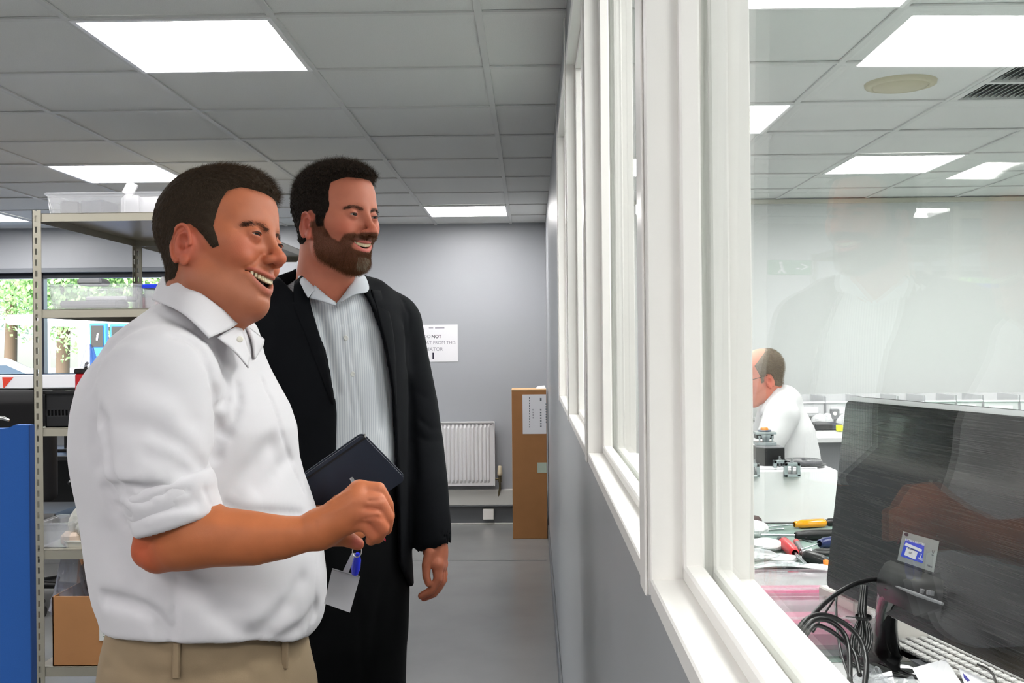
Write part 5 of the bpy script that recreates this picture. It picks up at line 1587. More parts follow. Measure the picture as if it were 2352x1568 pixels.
# ---- behind the rack: dark desk, office chair, stool, white board with red mark
yd = 7.15
t = thing('desk', 'dark office desk seen through the rack', 'desk', (-2.8, yd, 0))
ob('worktop', MB().b2((-4.4, yd - .35, .70), (-2.05, yd + .4, .73), .003), M_darkdesk, t)
ob('modesty_panel', MB().b2((-4.3, yd + .30, .12), (-2.15, yd + .32, .70)), M_darkdesk, t)
for x in (-4.3, -2.13):
    ob('leg', MB().b2((x - .02, yd - .3, 0), (x + .02, yd + .34, .70), .003), M_darkdesk, t)
t = thing('stool', 'wooden stool with an orange brown seat edge seen through the rack', 'stool', (P(165, 1200, 5.4)[0] + .1, 5.5, 0))
q = P(170, 1107, 5.4)
sx = q[0] + .14
ob('seat', MB().lathe([(0, 0), (.17, 0), (.18, .008), (.18, .028), (.17, .035), (0, .035)], (sx, 5.55, q[2] - .018), n=24), M_wood, t)
for k in range(4):
    a_ = k * pi / 2 + .75
    ob('leg', MB().cyl((sx + .13 * cos(a_), 5.55 + .13 * sin(a_), q[2] - .018), (sx + .19 * cos(a_), 5.55 + .19 * sin(a_), 0), .019, .017, 10), mat('stool_leg_wood', (140, 100, 66), .6), t)
# chair
qc = P(50, 935, 5.6)
cx, cy = qc[0] - .05, 5.6
t = thing('office_chair', 'black high-backed office chair behind the blue screen', 'chair', (cx, cy, 0))
zt_ = P(50, 893, cy - .05)[2]
v = Vol((-.36, -.14, -.42), (.36, .14, .32), .012)
v.put(lambda p: d_box(p, (0, 0, -.06), (.26, .045, .30), rad=.04), (-.3, -.1, -.4), (.3, .1, .28), 0)
v.put(lambda p: d_box(p, (0, -.02, .10), (.20, .05, .10), rad=.04), (-.3, -.1, -.4), (.3, .1, .28), .03)
V, F = v.mesh(); ob('backrest', to_mesh('backrest', V + np.array([0, -.05, zt_ - .245]), F, mat('black_chair_fabric', (20, 20, 22), .9)), None, t)
ob('seat', MB().box((cx, cy + .22, .50), (.50, .48, .09), ch=.03), M_black, t)
ob('gas_column', MB().cyl((cx, cy + .2, .10), (cx, cy + .2, .47), .026, .026), M_steel, t)
for k in range(5):
    a_ = 2 * pi * k / 5 + .3
    e = np.array([cx + .31 * cos(a_), cy + .2 + .31 * sin(a_), .085])
    ob('base_leg', MB().tube([(cx, cy + .2, .12), e], [.026, .016], 8), M_black, t)
    ob('castor', MB().cyl(e + np.array([-.012, 0, -.055]), e + np.array([.012, 0, -.055]), .028, n=14).cyl(e + np.array([0, 0, -.05]), e, .008), M_black, t)
ob('armrest', MB().box((cx + .29, cy + .2, .70), (.06, .26, .03), ch=.01).cyl((cx + .29, cy + .2, .5), (cx + .29, cy + .2, .69), .014).cyl((cx + .22, cy + .2, .5), (cx + .29, cy + .2, .5), .014), M_black, t)
ob('armrest', MB().box((cx - .29, cy + .2, .70), (.06, .26, .03), ch=.01).cyl((cx - .29, cy + .2, .5), (cx - .29, cy + .2, .69), .014).cyl((cx - .22, cy + .2, .5), (cx - .29, cy + .2, .5), .014), M_black, t)
# a second dark chair base low down
cx, cy = P(200, 1400, 6.1)[0] + .35, 6.2
t = thing('office_chair', 'black office chair standing beyond the cardboard box, only its base and seat in view', 'chair', (cx, cy, 0))
ob('seat', MB().box((cx, cy, .52), (.46, .46, .08), ch=.03), M_black, t)
ob('gas_column', MB().cyl((cx, cy, .10), (cx, cy, .49), .026, .026), M_black, t)
ob('backrest', MB().box((cx - .05, cy + .24, .92), (.44, .07, .52), Rx(-.12), .03).cyl((cx, cy + .18, .52), (cx, cy + .25, .72), .02), M_black, t)
for k in range(5):
    a_ = 2 * pi * k / 5 + .9
    e = np.array([cx + .31 * cos(a_), cy + .31 * sin(a_), .085])
    ob('base_leg', MB().tube([(cx, cy, .12), e], [.026, .018], 8), M_black, t)
    ob('castor', MB().cyl(e + np.array([-.012, 0, -.055]), e + np.array([.012, 0, -.055]), .028, n=14).cyl(e + np.array([0, 0, -.05]), e, .008), M_black, t)
# things on the dark desk: monitors seen as dark slabs
for px, lab in ((150, 'dark monitor on the far desk, right of the chair'), (20, 'dark monitor on the far desk, behind the chair back')):
    q = P(px, 1000, yd - .05)
    t = thing('monitor', lab, 'monitor', (q[0], yd, .73))
    ob('screen', MB().box((q[0], yd - .05, 1.02), (.50, .03, .30), ch=.006), M_black, t)
    ob('stand', MB().box((q[0], yd, .74), (.22, .16, .02), ch=.004).box((q[0], yd - .01, .82), (.04, .03, .18)), M_black, t)
q = P(10, 962, 4.9)
solo('lever_handle', MB().tube([P(-20, 958, 4.9), P(8, 960, 4.9), P(21, 965, 4.9)], [.008, .010, .006], 10), M_steel, 'short silver lever at the left edge above the blue screen', 'handle').location.z += 0
# white panel under the window with a red triangle
q0, q1 = P(-60, 861, YB - .05), P(176, 905, YB - .05)
t = thing('display_board', 'white long board with a red triangle mark under the window', 'box', ((q0[0] + q1[0]) / 2, YB - .12, .9))
ob('panel', MB().b2((q0[0], YB - .20, .95), (q1[0] + .1, YB - .07, q0[2]), .004), M_paper, t)
ob('red_mark', MB().prism([(P(5, 866, 8.13)[0], P(5, 866, 8.13)[2]), (P(31, 866, 8.13)[0], P(31, 866, 8.13)[2]), (P(8, 893, 8.13)[0], P(8, 893, 8.13)[2])], 0, .002, lambda v: np.stack([v[:, 0], YB - .2025 + v[:, 2], v[:, 1]], 1)), mat('red_orange_print', (226, 70, 48), .7), t)
ob('stand', MB().b2((q0[0] + .2, YB - .18, 0), (q0[0] + .26, YB - .1, .95)).b2((q1[0] - .26, YB - .18, 0), (q1[0] - .2, YB - .1, .95)), M_grey, t)
#== RIGHT
M_lam = mat('white_bench_laminate', (222, 224, 224), .35)
M_mat = mat('grey_green_bench_mat', (128, 150, 142), .5, noise=(20, .06))
M_gloss = mat('monitor_brushed_black', (13, 14, 15), .16, spec=.35, coat=.15)
N_, L__, b_ = nodes(M_gloss)
tc = N_.new('ShaderNodeTexCoord'); mp = N_.new('ShaderNodeMapping'); mp.inputs['Scale'].default_value = (2.0, 2.0, 260)
nz = N_.new('ShaderNodeTexNoise'); nz.inputs['Scale'].default_value = 3.0; nz.inputs['Detail'].default_value = 4
mr = N_.new('ShaderNodeMapRange'); mr.inputs[1].default_value = .35; mr.inputs[2].default_value = .75; mr.inputs[3].default_value = .12; mr.inputs[4].default_value = .40
cr = N_.new('ShaderNodeValToRGB'); cr.color_ramp.elements[0].color = (.004, .0045, .005, 1); cr.color_ramp.elements[1].color = (.022, .021, .020, 1); cr.color_ramp.elements[0].position = .4; cr.color_ramp.elements[1].position = .75
L__.new(tc.outputs['Object'], mp.inputs[0]); L__.new(mp.outputs[0], nz.inputs[0]); L__.new(nz.outputs[0], mr.inputs[0]); L__.new(mr.outputs[0], b_.inputs['Roughness'])
L__.new(nz.outputs[0], cr.inputs[0]); L__.new(cr.outputs[0], b_.inputs['Base Color'])
BZ = .86
# near bench
t = thing('workbench', 'long workbench with a grey green mat just behind the glass', 'bench', (1.05, 2.1, 0))
ob('worktop', MB().b2((.24, .10, BZ - .035), (2.1, 3.75, BZ), .004), M_lam, t)
ob('bench_mat', MB().b2((.34, 1.9, BZ), (1.70, 3.32, BZ + .003), .001), M_mat, t)
for x in (.30, 2.0):
    for y in (.2, 3.6): ob('leg', MB().b2((x - .025, y - .025, 0), (x + .025, y + .025, BZ - .035), .003), M_grey, t)
ob('back_rail', MB().b2((.27, .2, .2), (.29, 3.6, .26)), M_grey, t)

# white block with rigs on top
yb1 = 3.34; bt = 1.030
xr1 = P(1925, 1150, yb1)[0]
t = thing('test_block', 'long white boxy fixture on the bench in front of the seated man', 'fixture', ((.44 + xr1) / 2, yb1 + .12, BZ + .003))
ob('body', MB().b2((.44, yb1, BZ + .003), (xr1, yb1 + .23, bt), .004), mat('white_fixture', (238, 239, 240), .4), t)
ob('cover_sheet', MB().b2((.44, yb1 + .03, bt), (xr1 - .055, yb1 + .225, bt + .006), .003), M_paper, t)
M_alu = mat('milled_aluminium', (186, 196, 198), .35, .7)
def PT(px, py, y): return P(px, py, y)
# black hexagonal box
yc_ = yb1 + .10
a, c = P(1737, 1075, yc_), P(1797, 1040, yc_)
b = MB(); w = c[0] - a[0]
b.prism([(0, 0), (w * .25, -.03), (w, -.03), (w, .05), (w * .2, .07), (0, .05)], 0, .058, lambda v: v + np.array([a[0], yc_, bt + .006])); 
t = thing('black_box', 'black many-sided box with a grey top on the white fixture', 'box', (a[0] + w / 2, yc_, bt + .006))
ob('body', b, M_black, t)
b = MB().prism([(0, 0), (w * .25, -.03), (w, -.03), (w, .05), (w * .2, .07), (0, .05)], 0, .003, lambda v: v + np.array([a[0], yc_, bt + .064])); ob('top_plate', b, M_grey, t)
# small press: plate on posts with an orange piece
yc_ = yb1 + .16
a, c = P(1736, 1045, yc_), P(1776, 993, yc_)
t = thing('test_rig', 'small black and silver test rig with an orange cap on top', 'device', ((a[0] + c[0]) / 2, yc_, bt + .067))
z0 = bt + .067; zt = c[2]
ob('base_plate', MB().b2((a[0] - .002, yc_ - .03, z0), (c[0] + .004, yc_ + .03, z0 + .010), .001), M_alu, t)
ob('housing', MB().b2((a[0], yc_ - .012, z0 + .02), (c[0] - .001, yc_ + .03, zt - .004), .002), M_black, t)
for x in (a[0] + .008, c[0] - .008): ob('post', MB().cyl((x, yc_ - .022, z0 + .01), (x, yc_ - .022, z0 + .028), .003).cyl((x, yc_ - .022, z0 + .026), (x, yc_ - .022, z0 + .031), .0045), M_alu, t)
ob('top_plate', MB().b2((a[0] - .006, yc_ - .03, zt - .004), (c[0] + .004, yc_ + .03, zt + .004), .001), M_alu, t)
xm_ = (a[0] + c[0]) / 2
ob('plunger', MB().lathe([(.0, -.030), (.010, -.026), (.013, -.012), (.016, -.010), (.016, 0)], (xm_, yc_ - .02, zt - .004)), M_alu, t)
ob('collar', MB().lathe([(.020, 0), (.023, .002), (.021, .005), (.012, .005)], (xm_, yc_, zt + .004)), mat('slate_blue_ring', (80, 88, 110), .4), t)
ob('orange_cap', MB().lathe([(.013, 0), (.013, .007), (.010, .010), (0, .010)], (xm_, yc_, zt + .007)), mat('amber_orange', (232, 140, 20), .3), t)
# clamps: square C frames with a screw
def clamp(px0, px1, py0, py1, y, label, rz=0.):
    a, c = P(px0, py1, y), P(px1, py0, y); w = c[0] - a[0]; h = c[2] - a[2]
    t = thing('clamp', label, 'clamp', (a[0] + w / 2, y, a[2]), 'aluminium clamps on the white fixture')
    th_ = .010; b = MB()
    b.b2((a[0], y - .009, a[2]), (a[0] + th_, y + .009, c[2]), .001).b2((c[0] - th_, y - .009, a[2] + .002), (c[0], y + .009, c[2]), .001).b2((a[0], y - .009, c[2] - th_), (c[0], y + .009, c[2]), .001).b2((a[0], y - .009, a[2]), (c[0], y + .009, a[2] + th_ * .8), .001)
    ob('frame', b, M_alu, t)
    ob('screw', MB().cyl((a[0] + w / 2, y, a[2] + .010), (a[0] + w / 2, y, c[2] + .013), .0028, n=10).cyl((a[0] + w / 2, y, c[2]), (a[0] + w / 2, y, c[2] + .004), .006, n=10), M_steel, t)
clamp(1801, 1837, 1062, 1095, yb1 - .010, 'aluminium square clamp standing proud at the front of the white fixture')
clamp(1776, 1806, 1056, 1080, yb1 + .04, 'aluminium square clamp left of and behind the front one')
clamp(1722, 1744, 1064, 1096, yb1 - .010, 'aluminium square clamp beside the thick white post')
q = P(1846, 1064, yb1 + .09)
t = thing('disc', 'flat dark grey disc lying on the white fixture, right of the clamps', 'disc', (q[0], yb1 + .10, bt + .006))
ob('disc_body', MB().lathe([(0, 0), (.058, 0), (.062, .004), (.062, .015), (.058, .018), (.052, .016), (.01, .017), (.008, .022), (0, .022)], (q[0], yb1 + .10, bt + .006), n=36), mat('dark_grey_disc', (78, 78, 82), .35), t)
ob('base_ring', MB().lathe([(.045, 0), (.066, .001), (.066, .004), (.045, .005)], (q[0] + .008, yb1 + .10, bt + .0062), n=36), M_black, t)

# hand tools lying on the mat
TZ = BZ + .003
def Q(px, py, h=.0): return PZ(px, py, TZ + h)
def screwdriver(p_tip, p_neck, p_end, mh, ms, r, rs, label, tip=None, ribs=0, band=None):
    a, n, e = Q(*p_tip, r), Q(*p_neck, r), Q(*p_end, r)
    t = thing('screwdriver', label, 'screwdriver', tuple((n + e) / 2 - np.array([0, 0, r])), 'screwdrivers on the bench mat')
    L = np.linalg.norm(e - n); d = (e - n) / L
    prof = [(r * .55, 0), (r * .8, L * .04), (r * .75, L * .12), (r * 1.0, L * .22), (r * 1.0, L * .85), (r * .92, L * .95), (r * .6, L), (0, L)]
    b = MB().lathe(prof, n, d, 16)
    if ribs:
        V = b.v[0]; ang = np.arange(16) % 2
        for i in range(2, len(prof) - 1): V[i * 16:(i + 1) * 16] = n + d * prof[i][1] + (V[i * 16:(i + 1) * 16] - n - d * prof[i][1]) * (1 - .12 * ang)[:, None]
    ob('grip', b, mh, t)
    ob('shaft', MB().cyl(a, n, rs, n=10), ms, t)
    if band is not None: ob('end_cap', MB().lathe([(r * .95, L * .80), (r * 1.05, L * .82), (r * 1.0, L * .97), (0, L * 1.01)], n, d, 16), band, t)
    return t
M_yel = mat('amber_handle', (236, 160, 12), .15, coat=.6); M_shaft = mat('polished_steel_shaft', (200, 204, 208), .2, 1.)
M_navy = mat('navy_handle', (34, 44, 92), .3); M_redh = mat('red_soft_grip', (206, 34, 44), .35); M_sky = mat('sky_blue_cap', (60, 150, 214), .3)
screwdriver((1757, 1210), (1824, 1204), (1897, 1200), M_yel, M_shaft, .014, .0028, 'screwdriver with a clear amber ribbed handle', ribs=1)
screwdriver((1897, 1200), (1896, 1199), (1925, 1198), M_black, M_shaft, .012, .003, 'black handle lying end to end with the amber screwdriver')
screwdriver((1748, 1228), (1826, 1229), (1930, 1226), M_black, M_shaft, .0155, .004, 'large screwdriver with a thick black handle below the amber one')
screwdriver((1764, 1240), (1790, 1240), (1800, 1240), M_navy, M_navy, .006, .0045, 'slim dark blue rod tool behind the white bags')
screwdriver((1852, 1296), (1826, 1270), (1795, 1242), M_redh, M_shaft, .0165, .0042, 'screwdriver with a red and black soft grip', band=M_black)
screwdriver((1873, 1305), (1846, 1272), (1828, 1242), M_grey, M_shaft, .008, .002, 'slim grey screwdriver with a red collar, right of the red and black one', band=M_redh)
screwdriver((1838, 1262), (1882, 1248), (1930, 1240), M_navy, M_shaft, .015, .002, 'screwdriver with a dark blue handle next to the monitor edge')
screwdriver((1880, 1300), (1900, 1292), (1852, 1276), M_black, M_black, .016, .004, 'black tool with a sky blue end beside the monitor', band=M_black)
q = Q(1894, 1290, .012); solo('cap', MB().lathe([(0, -.012), (.011, -.010), (.0125, 0), (.011, .010), (0, .012)], q, (1, .3, .0), 18), M_sky, 'sky blue round tool end next to the monitor edge', 'tool')
q = Q(1898, 1305, .01); solo('marker_tip', MB().lathe([(.0, -.02), (.007, .0), (.008, .02), (0, .022)], q, (.05, .2, 1), 14), mat('orange_tip', (250, 130, 30), .4), 'small orange cone next to the monitor edge', 'tool')
# pliers
def pliers(p0, p1, label, m):
    a, e = Q(*p0, .008), Q(*p1, .008); d = (e - a) / np.linalg.norm(e - a); n = np.array([-d[1], d[0], 0])
    t = thing('pliers', label, 'pliers', tuple((a + e) / 2 - np.array([0, 0, .008])), 'pliers on the bench mat')
    L = np.linalg.norm(e - a)
    ob('jaws', MB().tube([a, a + d * L * .2, a + d * L * .3], [.003, .008, .010], 8), M_steel, t)
    for s in (-1, 1): ob('handle', MB().tube([a + d * L * .28, a + d * L * .45 + n * s * .016, a + d * L * .75 + n * s * .020, e + n * s * .012], [.005, .0065, .0075, .006], 10), m, t)
pliers((1838, 1268), (1925, 1268), 'pliers with black handles reaching under the monitor', M_black)
# red black yellow handled tool at the post
a = Q(1706, 1198, .02); e = Q(1752, 1196, .02)
t = thing('snips', 'tool with a fat black and red handle and a yellow loop at the white post', 'tool', tuple((a + e) / 2 - np.array([0, 0, .02])))
ob('grip', MB().lathe([(0, 0), (.014, .002), (.019, .02), (.020, .05), (.016, .072), (.008, .082), (0, .084)], a - np.array([.02, 0, 0]), e - a, 18), mat('black_red_grip', (60, 22, 24), .4), t)
ob('yellow_loop', MB().tube([Q(1744, 1202, .004), Q(1752, 1208, .006), Q(1751, 1214, .006), Q(1742, 1214, .004)], .005, 8), mat('pale_yellow_plastic', (230, 214, 90), .4), t)
# white and clear bags
M_bagw = clear_plastic('white_bag_film', (244, 245, 247), .72, .25); M_bagc = clear_plastic('clear_parts_bag', (226, 230, 234), .36, .1)
for i, (px, py, sx, sy, h, m, lab) in enumerate([(1735, 1232, .07, .09, .05, M_bagw, 'white crumpled bag at the post, furthest of the heap'), (1758, 1262, .11, .10, .032, M_bagw, 'white crumpled bag in the middle of the tool heap'),
        (1796, 1288, .10, .07, .018, M_bagw, 'white bag under the shaft of the red and black screwdriver'), (1742, 1286, .10, .10, .03, M_bagc, 'clear bag at the near left of the heap'), (1790, 1316, .12, .08, .03, M_bagc, 'clear bag behind the thick black cable'),
        (1870, 1322, .09, .07, .03, M_bagw, 'small white bag in front of the monitor corner')]):
    q = Q(px, py); solo('plastic_bag', crumple(q[0], q[1], TZ, sx, sy, h, 60 + i, n=10, amp=.3), m, lab, 'bag', 'bags among the tools')
q = Q(1822, 1325); solo('red_clip', MB().prism([(-.012, 0), (-.006, .007), (0, .011), (.011, .004), (.015, 0)], 0, .012, lambda v: np.stack([v[:, 0] + q[0], v[:, 2] + q[1], v[:, 1] + TZ + .012], 1)), mat('crimson_plastic', (196, 24, 70), .4), 'small crimson plastic piece behind the pink tubs', 'clip')
for s_, a_, b2_ in ((1, (1745, 1218), (1800, 1214)), (2, (1838, 1236), (1868, 1244))):
    solo('steel_pin', MB().cyl(Q(*a_, .004), Q(*b2_, .004), .003, n=8), M_shaft, ['', 'thin steel pin under the amber screwdriver shaft', 'thin steel pin between the blue and black handles'][s_], 'pin')

# pink lidded tubs
M_pink = mat('magenta_plastic_parts', (186, 40, 108), .4)
qa = np.array([.50, 2.0, 0])
t = tub(qa[0], 1.99, BZ + .003, .27, .16, .066, M_tub, 'clear tub with magenta parts, nearer and lower of the two', lid=clear_plastic('clear_lid', (232, 226, 232), .16))
solo('parts_heap', MB().box((qa[0], 1.99, BZ + .034), (.22, .125, .044), ch=.012), M_pink, 'magenta parts filling the nearer clear tub', 'parts')
qb = np.array([.515, 2.2, 0])
t = tub(qb[0], 2.19, BZ + .003, .28, .17, .074, M_tub, 'clear tub with magenta parts, further of the two', lid=clear_plastic('clear_lid', (232, 226, 232), .16))
solo('parts_heap', MB().box((qb[0], 2.19, BZ + .036), (.23, .135, .048), ch=.012), M_pink, 'magenta parts filling the further clear tub', 'parts')
q = P(1990, 1440, 2.0)
solo('carton', MB().box((q[0] + .03, 2.05, BZ + .003 + .045), (.16, .14, .09), Rz(.2), .003), mat('off_white_card', (228, 224, 218), .7), 'off white carton behind the monitor stand', 'carton')
q = P(1960, 1420, 2.3)
solo('carton', MB().box((q[0] + .09, 2.34, BZ + .003 + .03), (.14, .10, .06), Rz(-.1), .003), M_paper, 'white carton right of the pink tubs', 'carton')

# monitor
A = P(1950, 920, 2.05); Bm = P(1897, 1345, 2.05); R1 = P(2352, 951, 1.50); R0 = P(2352, 1552, 1.50)
ex = (R1 - A) + (R0 - Bm); ex /= np.linalg.norm(ex)
up = (A - Bm); up -= ex * (up @ ex); H_ = np.linalg.norm(up); up /= H_
en = np.cross(up, ex); en /= np.linalg.norm(en)         # points away from the glass, to the screen side
if en[0] < 0: en = -en
Wm = .618
MT = lambda u, v_, w: Bm + ex * u + up * v_ + en * w
def mbox(mb, u0, u1, v0, v1, w0, w1, ch=.0):
    b = MB().b2((u0, v0, w0), (u1, v1, w1), ch); return mb.add(np.array([MT(*p) for p in b.v[0]]), b.f)
c0 = MT(Wm / 2, 0, .05)
t = thing('monitor', 'large black monitor seen from behind, with a blue and white label', 'monitor', (c0[0] + .03, c0[1], BZ))
poly = []
r_ = .014
for cx_, cy_, a0 in ((Wm - r_, H_ - r_, 0), (r_, H_ - r_, pi / 2), (r_, r_, pi), (Wm - r_, r_, 3 * pi / 2)):
    for k in range(5):
        a_ = a0 + pi / 8 * k; poly.append((cx_ + r_ * cos(a_), cy_ + r_ * sin(a_)))
b = MB().prism(poly, 0, .009, lambda v: np.array([MT(*p) for p in v])); back = ob('back_shell', b, M_gloss, t)
b = MB().prism([(x * 1.012 - .004, y * (1 + .012 / H_) - .003) for x, y in poly], .008, .020, lambda v: np.array([MT(*p) for p in v])); ob('silver_bezel', b, mat('white_silver_bezel', (236, 238, 240), .2, coat=.5), t)
b = MB().prism([(x * 1.014 - .0045, y * (1 + .014 / H_) - .0035) for x, y in poly], .020, .030, lambda v: np.array([MT(*p) for p in v])); ob('screen', b, M_black, t)
# hump with sockets, its silver lip, neck, hinge
uh = .21
def curve_box(u0, u1, v0, v1, d_, n=8):
    vs = []; fs = []
    for i in range(n + 1):
        s_ = i / n; vv = v0 + (v1 - v0) * s_; dep = d_ * sin(pi * min(1, .12 + s_ * .88)) ** .6
        vs += [MT(u0, vv, 0.001), MT(u0 + .02, vv, -dep), MT(u1 - .02, vv, -dep), MT(u1, vv, 0.001)]
    for i in range(n):
        for j in range(3): fs.append((i * 4 + j, i * 4 + j + 1, i * 4 + j + 5, i * 4 + j + 4))
    return MB().add(vs, fs, 0, True)
ha = P(2040, 1295, 1.92)
def muv(px, py, w=0.):
    """Monitor plane coordinates of an image point."""
    r = ray(px, py); p0 = Bm + en * w - np.array([0, 0, EYE]); k = (en @ p0) / (en @ r); q = r * k + np.array([0, 0, EYE]) - Bm
    return q @ ex, q @ up
u0, v0 = muv(2035, 1352); u1, v1 = muv(2165, 1300)
vh_ = muv(2100, 1306)[1]
ob('socket_hump', curve_box(u0 - .015, u1 + .01, .026, vh_, .022), M_black, t)
u2, v2 = muv(2055, 1345, -.02); u3, v3 = muv(2163, 1386, -.02)
ob('silver_lip', MB().tube([MT(u2, v2, -.020), MT((u2 + u3) / 2, (v2 + v3) / 2 + .001, -.026), MT(u3, v3, -.018)], [.0015, .0035, .0025], 8), M_grey, t)
for px in (2120, 2135, 2141):
    uu, vv = muv(px, 1357 + (px - 2120) * .2, -.02); b = MB(); mbox(b, uu - .003, uu + .003, vv - .004, vv + .003, -.024, -.018); ob('socket', b, M_grey, t)
# neck
n0 = MT(muv(2065, 1330)[0], .05, -.01); nb = PZ(2040, 1498, BZ + .012)
nk_ = [n0, n0 * .6 + nb * .4 + np.array([-.012, 0, .02]), n0 * .25 + nb * .75 + np.array([-.006, 0, .0]), nb]
b = MB(); vs = []; m_ = 0
for i in range(13):
    s_ = i / 12; p_ = (1 - s_) ** 3 * nk_[0] + 3 * (1 - s_) ** 2 * s_ * nk_[1] + 3 * (1 - s_) * s_ ** 2 * nk_[2] + s_ ** 3 * nk_[3]
    wd = .040 - .012 * sin(pi * s_); td = .012 + .006 * s_
    for k in range(12):
        a_ = 2 * pi * k / 12; vs.append(p_ + ex * wd * cos(a_) * np.array([1, 1, 0]) + np.array([1, .1, 0]) * td * sin(a_))
fs = [(i * 12 + k, i * 12 + (k + 1) % 12, (i + 1) * 12 + (k + 1) % 12, (i + 1) * 12 + k) for i in range(12) for k in range(12)]
ob('neck', b.add(vs, fs, 0, True), mat('piano_black', (9, 9, 10), .08, coat=1.), t)
ob('base', MB().lathe([(0, 0), (.115, 0), (.12, .003), (.118, .008), (.05, .014), (0, .014)], (nb[0] + .03, nb[1], BZ + .001), n=40), mat('piano_black', (9, 9, 10), .08), t)
# rating label and blue test sticker
lq = [muv(2075, 1220), muv(2158, 1243), muv(2145, 1314), muv(2062, 1286)]
b = MB().prism(lq, -.0008, 0.0, lambda v: np.array([MT(*p) for p in v])); lab = ob('rating_label', b, mat('silver_label', (150, 154, 152), .45, .3), t, 'silver rating label')
sq = [muv(2082, 1238), muv(2124, 1253), muv(2120, 1293), muv(2070, 1277)]
b = MB().prism(sq, -.0014, -.0008, lambda v: np.array([MT(*p) for p in v])); ob('sticker', b, mat('blue_sticker', (40, 70, 210), .4), lab, 'blue and white test sticker')
for pts in ([(2083, 1246), (2120, 1262), (2118, 1268), (2080, 1252)], [(2085, 1256), (2110, 1268), (2104, 1285), (2079, 1274)]):
    ob('white_field', MB().prism([muv(*p) for p in pts], -.0018, -.0014, lambda v: np.array([MT(*p) for p in v])), M_paper, lab)
def mtext(s, px, py, size, m, ang=0.):
    u_, v_ = muv(px, py); x_ = ex * cos(ang) + up * sin(ang)
    return text(s, size, frame(MT(u_, v_, -.0021), x_, np.cross(-en, x_)), m, lab, depth=.0001)
sl_ = math.atan2(lq[1][1] - lq[0][1], lq[1][0] - lq[0][0])
mtext('ELECTRICAL SAFETY TEST', 2104, 1245, .0052, M_paper, sl_); mtext('APPLIANCE', 2096, 1261, .0046, M_dkink, sl_); mtext('PASSED', 2117, 1284, .005, M_paper, sl_)
mtext('DATE', 2094, 1270, .0042, M_dkink, sl_); mtext('V', 2117, 1277, .012, M_paper, sl_); mtext('Made in', 2138, 1300, .0045, M_dkink, sl_); mtext('FC', 2146, 1270, .008, M_dkink, sl_ + pi / 2)
uo, vo = muv(2083, 1227)
ob('oval_mark', MB().prism([(uo + .0065 * cos(a_), vo + .003 * sin(a_) + .0065 * sl_ * cos(a_)) for a_ in np.linspace(0, 2 * pi, 20)[:-1]], -.0012, -.0008, lambda v: np.array([MT(*p) for p in v])), M_dkink, lab)
u_, v_ = muv(2150, 1252)

# cables
def cable(pts, r, label, m=M_black, name='cable', sub=10):
    """pts: (px, py, distance)."""
    p = np.array([P(*q) for q in pts]); n = len(p); out = []
    for i in range(n - 1):
        p0, p1, p2, p3 = p[max(0, i - 1)], p[i], p[i + 1], p[min(n - 1, i + 2)]
        for k in range(sub):
            s_ = k / sub; out.append(.5 * ((2 * p1) + (-p0 + p2) * s_ + (2 * p0 - 5 * p1 + 4 * p2 - p3) * s_ ** 2 + (-p0 + 3 * p1 - 3 * p2 + p3) * s_ ** 3))
    out.append(p[-1]); return MB().tube(out, r, 10)
M_cable = mat('black_cable_sheath', (16, 16, 17), .35)
solo('cable', cable([(1700, 1335, 2.3), (1735, 1312, 2.35), (1800, 1305, 2.4), (1870, 1311, 2.35), (1925, 1322, 2.3), (1980, 1340, 2.25)], .0055, ''), M_cable, 'thick black cable crossing the bench behind the pink tubs', 'cable')
solo('plug', cable([(2024, 1328, 1.86), (2042, 1331, 1.85), (2062, 1337, 1.84)], [.0065] * 20 + [.008], '', sub=10), M_cable, 'black cable plug pushed into the back of the monitor', 'plug')
solo('cable', cable([(2030, 1330, 1.86), (2000, 1331, 1.84), (1960, 1342, 1.80), (1915, 1368, 1.75), (1880, 1398, 1.68), (1855, 1430, 1.6), (1835, 1475, 1.5)], .0042, ''), M_cable, 'black cable arching from the monitor plug to the sill', 'cable')
for i, (pts, r_, lb) in enumerate([
    ([(1820, 1470, 1.50), (1850, 1424, 1.52), (1892, 1412, 1.55), (1940, 1432, 1.56), (1975, 1468, 1.55), (1990, 1520, 1.5), (1985, 1580, 1.42)], .0040, 'thick loop of black cable by the sill, outermost'),
    ([(1830, 1470, 1.48), (1862, 1428, 1.50), (1900, 1424, 1.52), (1935, 1450, 1.53), (1950, 1490, 1.5), (1952, 1560, 1.42)], .0038, 'black cable loop inside the outermost one'),
    ([(1838, 1480, 1.46), (1868, 1438, 1.48), (1900, 1444, 1.5), (1935, 1470, 1.52), (1962, 1500, 1.5), (1975, 1550, 1.44)], .0034, 'black cable loop, third from outside'),
    ([(1921, 1370, 1.78), (1920, 1395, 1.74), (1923, 1440, 1.66), (1930, 1490, 1.58), (1942, 1530, 1.5), (1960, 1575, 1.4)], .0022, 'thin black cable hanging to the sill'),
    ([(1916, 1375, 1.77), (1900, 1400, 1.70), (1880, 1430, 1.6), (1868, 1450, 1.52)], .0018, 'thin black lead crossing the loops')]):
    solo('cable', cable(pts, r_, ''), M_cable, lb, 'cable')
t = thing('cable_bundle', 'tied bundle of folded black cable hanging under the monitor', 'cable', tuple(P(1985, 1505, 1.62)))
